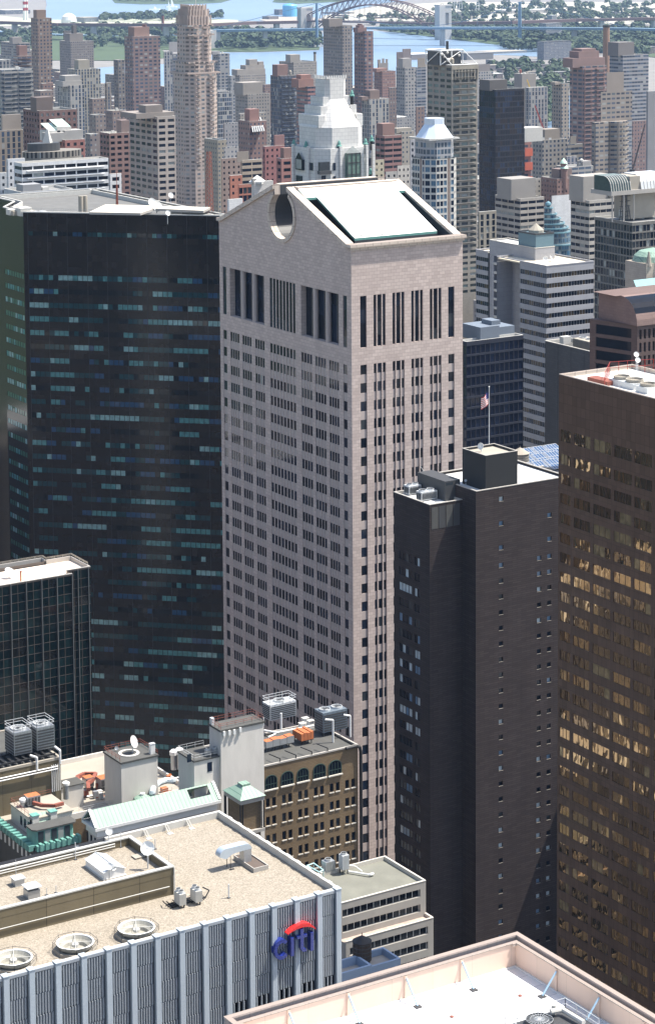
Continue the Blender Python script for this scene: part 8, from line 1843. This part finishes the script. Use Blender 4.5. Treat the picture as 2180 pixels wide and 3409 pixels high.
# trees: uneven clumps of leaf-sized tufts
rt = random.Random(21)
def tree_mass(name, label, polys, n, hmin, hmax, mt=('leaf', 'leaf2'), zb=1.2):
    b = MB(); k = 0; tries = 0
    def inside(x, y, P):
        c = False; j = len(P)-1
        for i in range(len(P)):
            if ((P[i][1] > y) != (P[j][1] > y)) and (x < (P[j][0]-P[i][0])*(y-P[i][1])/(P[j][1]-P[i][1])+P[i][0]): c = not c
            j = i
        return c
    while k < n and tries < n*40:
        tries += 1; P = polys[k % len(polys)]; xs = [p[0] for p in P]; ys = [p[1] for p in P]; px = rt.uniform(min(xs), max(xs)); py = rt.uniform(min(ys), max(ys))
        if not inside(px, py, P): continue
        g = at(*D_(px, py), Z=zb); h = rt.uniform(hmin, hmax); r = h*rt.uniform(.38, .6); k += 1
        tuft(b, g.x, g.y, zb, h, r, rt)
    o = b.build(name, [M[q] for q in mt]); tag(o, label, 'trees', kind='stuff'); return o
def tuft(b, x, y, z, h, r, rr, n=34):
    for i in range(n):
        a = rr.uniform(0, 6.283); u = rr.uniform(-.4, 1); q = math.sqrt(max(0, 1-u*u))*rr.uniform(.75, 1.08); c = Vector((x+r*q*math.cos(a), y+r*q*math.sin(a), z+h*.55+h*.42*u)); s = r*rr.uniform(.26, .5)
        nrm = Vector((math.cos(a)*q, math.sin(a)*q, u+.4)); nrm += Vector((rr.uniform(-.5, .5), rr.uniform(-.5, .5), rr.uniform(-.3, .3))); nrm.normalize(); e = nrm.orthogonal().normalized(); f = nrm.cross(e)
        t0 = rr.uniform(0, 2); pts = [c+(e*math.cos(t0+k*1.2566)+f*math.sin(t0+k*1.2566))*s*rr.uniform(.7, 1.25) for k in range(5)]; b.poly(pts, 0 if rr.random() < .6 else 1)
tree_mass('woodland', 'wooded island park between the viaduct and the river', [[(500, 120), (745, 112), (748, 84), (700, 80), (500, 70)], [(500, 116), (745, 110), (750, 86), (500, 74)], [(210, 118), (420, 112), (420, 76), (210, 80)], [(100, 72), (300, 66), (500, 66), (500, 74), (100, 84)], [(0, 108), (110, 112), (110, 84), (0, 80)]], 620, 14, 24)
tree_mass('woodland', 'dark wooded far shore right of the river', [[(900, 78), (1165, 101), (1330, 112), (1330, 66), (900, 64)], [(1100, 92), (1540, 130), (1560, 66), (1100, 66)], [(1180, 120), (1540, 132), (1540, 100), (1180, 104)]], 900, 16, 26, zb=0)
tree_mass('woodland', 'scattered green trees among the far low rooftops', [[(780, 64), (1540, 62), (1540, 10), (1100, 10), (800, 48)], [(1060, 50), (1540, 50), (1540, 12), (1060, 12)], [(240, 50), (520, 46), (520, 36), (330, 38), (240, 44)]], 420, 14, 24)
tree_mass('woodland', 'thin tree line on the islands in the bay', [[(275, 4), (510, 3), (510, -4), (275, -4)], [(650, 3), (840, 0), (840, -5), (650, -5)]], 160, 18, 28)
tree_mass('street_trees', 'trees between the low dark blocks at the right', [[(1130, 215), (1300, 265), (1330, 180), (1150, 140)], [(1190, 150), (1420, 150), (1420, 210), (1190, 230)], [(1180, 290), (1300, 300), (1300, 235), (1180, 240)]], 200, 12, 20, zb=.5)
# viaducts and bridges
M['brown_steel'] = plain('brown_bridge_steel', (.16, .10, .09), .7); M['bridge_blue'] = plain('pale_blue_bridge_steel', (.15, .24, .32), .6); M['bridge_stone'] = plain('bridge_stone', (.48, .46, .43), .9, var=.12, scale=.05)
def deck_line(px, py, z, hint): return at(*D_(px, py), Z=z)
def viaduct(name, label, pts, z, w_, th, pier_step, mt, pm, pr):
    t = thing(name, label, 'bridge', (*(deck_line(*pts[0], z, 0).xy), 0)); P = [deck_line(x, y, z, 0) for x, y in pts]; b = MB()
    for a, c in zip(P, P[1:]):
        d = (c-a); d.z = 0; d.normalize(); n_ = Vector((-d.y, d.x, 0))*w_/2
        for s, q in (((z-th), z),): b.prism([((a-n_).x, (a-n_).y), ((c-n_).x, (c-n_).y), ((c+n_).x, (c+n_).y), ((a+n_).x, (a+n_).y)], s, q, bottom=True)
    b.build('deck', M[mt], t)
    for a, c in zip(P, P[1:]):
        k = max(1, int((c-a).length/pier_step))
        for i in range(k):
            p = a.lerp(c, (i+.5)/k); q = MB(); q.prism([(p.x-pr*1.2, p.y-pr), (p.x+pr*1.2, p.y-pr), (p.x+pr*1.2, p.y+pr), (p.x-pr*1.2, p.y+pr)], 0, z-th-.01); q.build('pier', M[pm], t)
    return t
viaduct('railway_viaduct', 'long dark railway viaduct on stone piers crossing the upper left', [(-120, 47), (0, 48), (140, 53), (300, 54), (480, 54), (600, 49), (700, 47)], 42, 16, 7, 95, 'brown_steel', 'bridge_stone', 5)
viaduct('railway_viaduct', 'dark railway viaduct running off to the upper right', [(1055, 50), (1200, 48), (1350, 43), (1600, 38)], 40, 16, 7, 130, 'brown_steel', 'bridge_stone', 5)
viaduct('road_viaduct', 'low blue road viaduct crowded with cars at the far left', [(-120, 66), (0, 72), (140, 79), (300, 83), (420, 80)], 14, 26, 3, 90, 'bridge_blue', 'bridge_stone', 4)
rc = random.Random(3); t = None
for k in range(26):
    px = -0+k*12+rc.random()*6; a = at(*D_(px, 71.5+px*.045), Z=14); c = thing('parked_car', 'tiny car in the line of traffic on the blue road viaduct', 'car', (a.x, a.y, 14), 'cars on the road viaduct'); q = MB(); q.box(a.x-2.2, a.x+2.2, a.y-1, a.y+1, 14.3, 15.2); q.box(a.x-1.2, a.x+1.3, a.y-.9, a.y+.9, 15.2, 15.9); q.build('body', M[('white', 'ltsteel', 'dkgrey', 'offwhite')[k % 4]], c)
def arch_bridge():
    z = 40.0; A = at(*D_(728, 46), Z=z); B = at(*D_(1030, 52), Z=z); t = thing('arch_bridge', 'great steel arch railway bridge between two stone towers at the top', 'bridge', (A.x, A.y, 0)); d = B-A; L_ = d.length; u = d.normalized(); n_ = Vector((-u.y, u.x, 0))
    zt = at(*D_(880, -4), X=(A+u*L_/2).x).z; zt = min(zt, 100)
    for sd in (-9, 9):
        q = MB(); N_ = 24; up = []; lo = []
        for i in range(N_+1):
            s = i/N_; c = A+u*L_*s+n_*sd; par = 1-(2*s-1)**2; zu = z+14+(zt-z-12)*par; zl = 8+(zt-22)*par; up.append(Vector((c.x, c.y, zu))); lo.append(Vector((c.x, c.y, zl)))
        for i in range(N_):
            q.tube(up[i], up[i+1], 1.5, 5, cap=False); q.tube(lo[i], lo[i+1], 1.8, 5, cap=False); q.tube(up[i], lo[i], .7, 4, cap=False); q.tube(lo[i], up[i+1], .7, 4, cap=False)
        q.build('arch_truss', M['brown_steel'], t)
        q = MB()
        for i in range(1, N_):
            c = A+u*L_*i/N_+n_*sd
            if lo[i].z > z: q.tube((c.x, c.y, z), lo[i], .4, 4, cap=False)
        q.build('hangers', M['brown_steel'], t)
    q = MB(); a, b_ = A-u*5, B+u*5; q.prism([((a-n_*9).x, (a-n_*9).y), ((b_-n_*9).x, (b_-n_*9).y), ((b_+n_*9).x, (b_+n_*9).y), ((a+n_*9).x, (a+n_*9).y)], z-4, z, bottom=True); q.build('deck', M['brown_steel'], t)
    for nm, x0, x1, yt, yb in (('left', 702, 730, 18, 70), ('right', 1026, 1056, 12, 56)):
        xm = (x0+x1)/2; c = A-u*14 if nm == 'left' else B+u*14; D0 = (c-CAMP).dot(cf); hw = (x1-x0)*1.4156/FPX*D0/2/.9; zt_ = at(*D_(xm, yt), D=D0).z
        for s_ in (-1, 1):
            q = MB(); k0 = c+n_*s_*13; q.box(k0.x-hw*.5, k0.x+hw*.5, k0.y-9, k0.y+9, 0, zt_); q.build('tower_leg', M['bridge_stone'], t)
        q = MB(); q.box(c.x-hw, c.x+hw, c.y-11, c.y+11, 0, z-5); q.box(c.x-hw*.98, c.x+hw*.98, c.y-11, c.y+11, zt_-16, zt_-.5); q.box(c.x-hw*1.08, c.x+hw*1.08, c.y-12, c.y+12, zt_-.49, zt_+3); q.box(c.x-hw, c.x-hw*.55, c.y-10.9, c.y+10.9, z-4.9, zt_-16.1); q.box(c.x+hw*.55, c.x+hw, c.y-10.9, c.y+10.9, z-4.9, zt_-16.1); q.build('portal', M['bridge_stone'], t)
arch_bridge()
def suspension():
    z = 42.0; pts = [(500, 68), (745, 65), (860, 62), (1222, 62), (1480, 64), (1700, 70)]
    t = viaduct('suspension_bridge', 'pale suspension bridge deck with slender blue towers spanning the upper picture', pts, z, 24, 5, 1e6, 'bridge_blue', 'bridge_stone', 4)
    P = [deck_line(*p, z, 0) for p in pts]; T_ = [P[1], P[3]]; tops = []
    for i, (p, yt) in enumerate(((P[1], -30), (P[3], -40))):
        dirv = (P[3]-P[1]).normalized(); n_ = Vector((-dirv.y, dirv.x, 0)); zt = 98
        q = MB()
        for s in (-11, 11):
            c = p+n_*s; q.tube((c.x, c.y, 0), (c.x, c.y, zt), 4.0, 8, 0, 2.6)
        for zz in (z-8, z+18, zt-6): q.box(p.x-12, p.x+12, p.y-2, p.y+2, zz, zz+4) if False else q.tube(p+n_*-11+Vector((0, 0, zz-z)), p+n_*11+Vector((0, 0, zz-z)), 1.6, 5)
        q.build('tower', M['bridge_blue'], t); tops.append((p, zt)); q = MB(); q.prism([(p.x-16, p.y-12), (p.x+16, p.y-12), (p.x+16, p.y+12), (p.x-16, p.y+12)], 0, 9); q.build('tower_base', M['bridge_stone'], t)
    q = MB(); A, B = tops[0][0], tops[1][0]; N_ = 24; pr = None
    for i in range(N_+1):
        s = i/N_; c = A.lerp(B, s); zz = z+3+(98-z-3)*(2*s-1)**2; v = Vector((c.x, c.y, zz))
        if pr is not None: q.tube(pr, v, .7, 4, cap=False)
        if i % 2: q.tube(v, (c.x, c.y, z), .25, 4, cap=False)
        pr = v
    for a, b_ in ((A, P[0]), (B, P[4])): q.tube((a.x, a.y, 98), (b_.x, b_.y, z), .7, 4, cap=False)
    q.build('cable', M['bridge_blue'], t)
    g = P[0]; q = MB(); q.box(g.x-30, g.x+12, g.y-14, g.y+14, 0, z-1); q.build('anchorage', M['bridge_stone'], t)
suspension()
# far things
def farbox(label, T, x0, x1, yt, yb, col, dep=30, style='small', cat='building', name='far_building', group=None, zb=0):
    a = at(*T(x0, yb), Z=zb); b_ = at(*T(x1, yb), Z=zb); Y = min(a.y, b_.y) if False else a.y; b2 = at(*T(x1, yb), Y=Y); z = at(*T((x0+x1)/2, yt), Y=Y).z
    t = thing(name, label, cat, (a.x, Y, 0), group); q = MB()
    for A, B in (((a.x, Y), (b2.x, Y)), ((b2.x, Y), (b2.x, Y+dep)), ((b2.x, Y+dep), (a.x, Y+dep)), ((a.x, Y+dep), (a.x, Y))): q.quad((*A, 0), (*B, 0), (*B, z), (*A, z))
    o = q.build('wall', facmat(*ST[style]), t); o.color = (*col, 1); q = MB(); q.box(a.x-.3, b2.x+.3, Y-.3, Y+dep+.3, z+.003, z+.8); q.build('roof', roofs(len(label)), t); return t
farbox('white stepped apartment block rising from the trees, upper right', T4, 515, 665, 215, 385, (.62, .62, .62), 25, 'band'); farbox('plain dark grey-blue slab under the white stepped block', T4, 495, 752, 385, 560, (.25, .28, .33), 22, 'punch')
farbox('slim pale tower top just above the white stepped block', T4, 570, 615, 140, 300, (.52, .54, .55), 20, 'blank')
farbox('white-roofed warehouse by the water, right of the truss tower', T4, 0, 335, 480, 505, (.45, .45, .44), 60, 'blank'); farbox('dark-roofed shed by the water behind the truss tower', T3, 1310, 1560, 495, 560, (.2, .22, .24), 60, 'blank'); farbox('brown-roofed shed by the water left of the truss tower', T3, 790, 1010, 505, 560, (.3, .22, .18), 50, 'blank')
farbox('long white industrial roof among the far trees', T4, 150, 540, 88, 128, (.7, .69, .66), 60, 'blank')
farbox('white-fronted hall on the shore left of the viaduct trees', T1, 790, 930, 160, 205, (.62, .63, .63), 60, 'band'); 
g = at(*T1(648, 215), Z=0); t = thing('white_dome', 'white domed tank roof by the far viaduct', 'dome', (g.x, g.y, 0)); q = MB(); q.lathe((g.x, g.y, 0), [(22, 0), (22, 10), (19, 20), (11, 27), (.1, 30)], 18); q.build('dome', M['white'], t)
g = at(*T2(1186, 150), Z=1); t = thing('storage_tank', 'round blue storage tank on the point in the bay', 'tank', (g.x, g.y, 0)); q = MB(); q.lathe((g.x, g.y, 0), [(22, 0), (22, 34), (18, 38), (.1, 41)], 20); q.build('tank', plain('sky_blue_tank', (.12, .42, .70), .5, var=.05), t)
farbox('brown plant house beside the blue tank, left', T2, 1085, 1150, 85, 135, (.25, .2, .2), 30, 'blank'); farbox('low brown shed in front of the blue tank', T2, 990, 1080, 150, 180, (.3, .25, .24), 40, 'blank')
farbox('flat pale plant building at the far upper left', T1, 50, 280, 88, 130, (.4, .42, .44), 60, 'band'); farbox('dark ship-like hall at the far left shore', T1, 170, 285, 92, 118, (.15, .16, .18), 40, 'blank')
for i, (x, y) in enumerate(((45, 110), (70, 62), (1450, 88))):
    T = T2 if i < 2 else T1; g = at(*T(x, y), Z=.4); t = thing('sailing_boat', ['white sailing boat on the bay just right of the viaduct chimney, nearer one', 'white sailing boat on the bay, farther one above the nearer boat', 'small white motor boat on the bay above the viaduct'][i], 'boat', (g.x, g.y, .4)); q = MB(); q.prism([(g.x-22, g.y-4), (g.x+16, g.y-4), (g.x+24, g.y), (g.x+16, g.y+4), (g.x-22, g.y+4)], .4, 4); q.build('hull', M['white'], t); q = MB(); q.poly([(g.x, g.y, 5), (g.x+12, g.y, 5), (g.x, g.y, 38 if i < 2 else 14)]); q.poly([(g.x, g.y+.4, 5), (g.x, g.y+.4, 38 if i < 2 else 14), (g.x+12, g.y+.4, 5)]); q.tube((g.x, g.y, 4), (g.x, g.y, 40 if i < 2 else 15), .5, 5); q.build('sail', M['white'], t)
# low blocks behind the river at the right, and far low roofs
WORD = ['grey', 'brown', 'pale', 'dark']; rq = random.Random(77); q_n = 0
for i, (x0, x1, yt, yb, T) in enumerate(((-60, 95, 610, 665, T4), (105, 330, 640, 690, T4), (310, 570, 610, 665, T4), (190, 490, 575, 600, T4), (540, 735, 675, 740, T4), (180, 420, 675, 700, T4), (0, 40, 560, 600, T4), (1110, 1200, 430, 480, T4), (960, 1050, 420, 480, T4), (840, 960, 415, 460, T4), (1350, 1480, 430, 490, T4), (1480, 1560, 435, 505, T4), (1200, 1340, 385, 420, T4), (0, 110, 690, 780, T4))):
    farbox(['low dark housing slab at the left under the far warehouse', 'low housing slab with a white roof edge below the warehouse', 'low housing slab right of the warehouse among trees', 'far thin housing slab behind the other slabs', 'low housing slab left of the huge red terraced tower', 'small low slab above the tan box building', 'white shed corner by the truss tower', 'red brick mill block right of the tall chimney', 'pinkish low block left of the tall chimney', 'pale low block among trees left of the tall chimney', 'far brick block above the steel blue tower', 'pink far block at the right edge', 'far red roof line behind the steel blue tower', 'white clustered block right of the truss tower'][i], T, x0, x1, yt, yb, [(.25, .22, .22), (.3, .24, .22), (.35, .33, .32), (.28, .2, .18)][i % 4], 18, 'small')
for k in range(60):
    px = rq.uniform(1065, 1530) if k % 4 else rq.uniform(770, 1020); py = rq.uniform(14, 46) if k % 4 else rq.uniform(30, 44); w_ = rq.uniform(8, 40); c = rq.choice([(.6, .58, .52), (.7, .69, .66), (.45, .40, .34), (.4, .22, .18), (.5, .48, .44)])
    t = farbox('low industrial roof on the far shore at the top', D_, px, px+w_, py-rq.uniform(1.2, 3), py, c, rq.uniform(30, 70), 'blank', 'industrial building', 'far_shed', 'low industrial roofs on the far shore', 1)
for k in range(26):
    px = rq.uniform(-10, 480); py = rq.uniform(56, 66); w_ = rq.uniform(5, 16); farbox('low pale building glimpsed under the far viaduct', D_, px, px+w_, py-rq.uniform(1.5, 3), py, rq.choice([(.6, .5, .42), (.62, .6, .56), (.45, .3, .25)]), 25, 'blank', 'building', 'far_shed', 'low buildings under the far viaduct', 1)
for i, (x, yt, yb) in enumerate(((1205, 5, 55), (1252, 8, 55), (1412, 5, 50))):
    a = at(*T3(x, 120), Z=0); zt = 58; t = thing('pylon', ['lattice power pylon on the far shore, left of three', 'lattice power pylon on the far shore, middle of three', 'lattice power pylon on the far shore, right of three'][i], 'pylon', (a.x, a.y, 0)); q = MB()
    for sx in (-8, 8): q.tube((a.x+sx, a.y, 0), (a.x+sx*.15, a.y, zt), .9, 4)
    for z in (15, 30, 42, 52): q.tube((a.x-9, a.y, z), (a.x+9, a.y, z), .7, 4)
    q.build('lattice', M['ltsteel'], t)

# =============== filler: every other block in view ===============
rf = random.Random(101)
def free(x0, x1, y0, y1):
    for a, b_, c, d in FOOT:
        if x0 < b_+4 and x1 > a-4 and y0 < d+4 and y1 > c-4: return False
    return True
cand = []
Y = 770
while Y < 3700:
    xa = Y*math.tan(math.radians(23.5)); xb = min(Y*math.tan(math.radians(41.5)), 1440 if Y < 2400 else 1330+(Y-2400)*.18)
    for half in (0, 1):
        y0 = Y+half*31; x = xa-((xa*7.3) % 20)
        while x < xb:
            wd = rf.uniform(16, 34); dp = rf.uniform(22, 29); h = rf.choice([17, 19, 22, 26, 30, 34, 40, 48, 56]) if Y > 1000 else rf.uniform(18, 42)
            if rf.random() < .16 and Y > 1400: h = rf.uniform(50, 90)
            if free(x, x+wd, y0, y0+dp):
                tp = pj((x+wd/2, y0, h)); cand.append((x, x+wd, y0, y0+dp, h, tp))
            x += wd+rf.uniform(.1, 1.2)
            if (x % 150) < 16: x += 14
    Y += 80.5
vis = [c for c in cand if -40 < c[5][0] < 2220 and c[5][1] < 1180 and not (470 > c[5][0] and c[5][1] > 735) and not (720 < c[5][0] < 1540 and c[5][1] > 800)]
vis.sort(key=lambda c: c[5][2])
COLS = [((.33, .14, .11), 'red brick'), ((.42, .36, .28), 'tan'), ((.55, .50, .42), 'cream'), ((.24, .15, .12), 'dark brown'), ((.42, .42, .42), 'grey'), ((.60, .58, .54), 'off-white'), ((.36, .26, .20), 'brown'), ((.30, .27, .25), 'charcoal'), ((.48, .40, .30), 'sandy')]
SP = sorted(SKY_, key=lambda s: s[0])
def short(l):
    for sep in (' with ', ' whose ', ' topped ', ' behind ', ' at the ', ' in front ', ' cut by ', ' partly ', ' squeezed ', ' right of ', ' left of ', ',', ' beside ', ' below ', ' by the ', ' between ', ' above ', ' stepping ', ' rising ', ' tucked ', ' under ', ' joined '):
        l = l.split(sep)[0]
    return ' '.join(l.split()[:5])
used = {}; NB = 175; rest = MB(); restm = []
feat = ['flat roof', 'roof hut', 'water tank', 'two roof boxes', 'white parapet', 'dark roof', 'planted roof', 'tall lift box']
hts = lambda h: 'low' if h < 24 else 'mid-height' if h < 40 else 'taller' if h < 58 else 'tall'
for n, (x0, x1, y0, y1, h, tp) in enumerate(vis):
    col, cn = COLS[rf.randrange(len(COLS))]; k = rf.uniform(.8, 1.15); col = tuple(c*k for c in col); fi = rf.randrange(8); f = feat[fi]
    if n >= NB+70: 
        rest.box(x0, x1, y0, y1, 0, h, n % 5, 5+n % 2); continue
    near = min(SP, key=lambda s: abs(s[0]-tp[0])+abs(s[1]-y0)*.25); side = 'just left of' if tp[0] < near[0]-25 else 'just right of' if tp[0] > near[0]+25 else ('in front of' if y0 < near[1] else 'behind')
    base = '%s %s block with %s, %s the %s' % (hts(h), cn, f, side, short(near[2])); lb = base; j = 0
    alts = ['nearer', 'farther', 'wider', 'narrower', 'plainer', 'shadier', 'broader', 'slimmer']
    while lb in used and j < 8: lb = alts[j]+' '+base; j += 1
    used[lb] = 1; lb = ' '.join(lb.split()[:16])
    pe = []
    cx, cy = (x0+x1)/2, (y0+y1)/2
    if fi in (1, 3, 7): pe.append((x0+3, x0+3+(x1-x0)*.3, cy-3, cy+4, h+(3.5 if fi != 7 else 7), None))
    if fi == 3: pe.append((x1-8, x1-3, cy-2, cy+4, h+3, None))
    t = block('apartment_block', lb, 'apartment block', x0, x1, y0, y1, h, rf.choice(['small', 'punch', 'small', 'balc', 'punchw', 'punch', 'pier']), col, pe, roof=3 if fi == 5 else 2 if fi == 4 else rf.randrange(3), simple=n > 120)
    if fi == 2: q = MB(); q.lathe((cx, cy, h-.9), [(1.7, 2), (1.7, 5), (.05, 6.6)], 8); q.tube((cx, cy, h-.9), (cx, cy, h+1.2), .8, 4); q.build('water_tank', M['rooftan'], t)
    if fi == 6:
        q = MB()
        for _ in range(5): tuft(q, rf.uniform(x0+3, x1-3), rf.uniform(y0+2, y0+8), h-1, 3.0, 1.8, rf, 14)
        q.build('roof_plants', [M['leaf'], M['leaf2']], t)
def colmat(c): 
    o = facmat(*ST['small']); return o
rm = []
for i, (c, s) in enumerate((((.36, .2, .16), 'small'), ((.42, .37, .30), 'punch'), ((.5, .46, .40), 'small'), ((.28, .2, .17), 'small'), ((.46, .45, .43), 'punch'))):
    mt = facmat(*ST[s]).copy(); 
    for l in list(mt.node_tree.links):
        if l.from_node.type == 'OBJECT_INFO' and l.from_socket.name == 'Color': tn = l.to_socket; mt.node_tree.links.remove(l); tn.default_value = c
    rm.append(mt)
if rest.f: tag(rest.build('distant_buildings', rm+[M['roofgrey'], M['rooftan']]), 'mass of small far-off buildings filling in toward the river', 'buildings', kind='stuff')
print('fillers', len(vis), 'cand', len(cand))

# the rest of the city outside the picture: it shades, bounces light and is mirrored in the glass
ro = random.Random(55); ob = MB()
def outside(x0, x1, y0, y1):
    for x, y in ((x0, y0), (x1, y0), (x0, y1), (x1, y1)):
        p = pj((x, y, 60))
        if p[2] > 0 and -60 < p[0] < 2240: return False
    return True
Y = -200
while Y < 900:
    X = -520
    while X < 900:
        wd = ro.uniform(30, 60)
        for hy in (0, 31):
            y0 = Y+hy; y1 = y0+29; cx = X+wd/2; h = ro.uniform(55, 120) if cx < Y*.55 else ro.uniform(50, 110)
            if abs(cx) < 45 and -60 < y0 < 60: continue
            if cx > Y*.7 and Y < 260: h = ro.uniform(40, 90)
            dark = cx < 60 and y0 > 250
            if y0 > 740: continue
            if dark: h = ro.uniform(110, 185)
            if 290 < cx < 440 and 320 < y0 < 540: h = ro.uniform(22, 38)
            if outside(X, X+wd, y0, y1) and free(X, X+wd, y0, y1) and not (150 < cx < 262 and 495 < y0 < 600): ob.box(X, X+wd-2, y0, y1, 0, h, (8 if dark and ro.random() < .8 else 3 if 40 < X < 260 and 380 < Y < 640 else ro.randrange(5)), 5+ro.randrange(2))
        X += wd+ (20 if ro.random() < .35 else 0)
    Y += 80.5
ob.box(202, 215, 536, 549, 0, 151, 7, 6); ob.box(204, 213, 538, 547, 151, 156, 7, 6)
sp = at(1855, 2690, Y=DB[0]); ob.box(sp.x+5, sp.x+24, DB[0]-12, DB[0]+16, 0, sp.z+5/.47, 3, 5)
dkm = facmat(3, 3.6, .8, .6).copy()
for l in list(dkm.node_tree.links):
    if l.from_node.type == 'OBJECT_INFO' and l.from_socket.name == 'Color': tn = l.to_socket; dkm.node_tree.links.remove(l); tn.default_value = (.02, .02, .022)
for nd in dkm.node_tree.nodes:
    if nd.type == 'MIX' : nd.inputs[7].default_value = (.03, .028, .026, 1)
tag(ob.build('neighbouring_buildings', [rm[1], rm[2], rm[2], rm[3], rm[1]]+[M['rooftan'], M['roofwhite'], M['limestone'], dkm]), 'city blocks around the view, outside the picture', 'buildings', kind='stuff')
# ---------- air ----------
b = MB(); b.box(-5000, 15000, -2500, 17000, -1.0, 330.0)
hz = b.build('haze', None or bpy.data.materials.new('haze_air')); tag(hz, 'thin blue summer haze over the whole view', 'haze', kind='stuff')
hm = bpy.data.materials['haze_air']; hm.use_nodes = True; n = hm.node_tree; n.nodes.remove(n.nodes['Principled BSDF'])
pv = n.nodes.new('ShaderNodeVolumePrincipled'); pv.inputs['Color'].default_value = (.46, .66, 1.0, 1); pv.inputs['Density'].default_value = 0.00003; pv.inputs['Anisotropy'].default_value = 0.0
n.links.new(pv.outputs[0], [x for x in n.nodes if x.type == 'OUTPUT_MATERIAL'][0].inputs['Volume'])
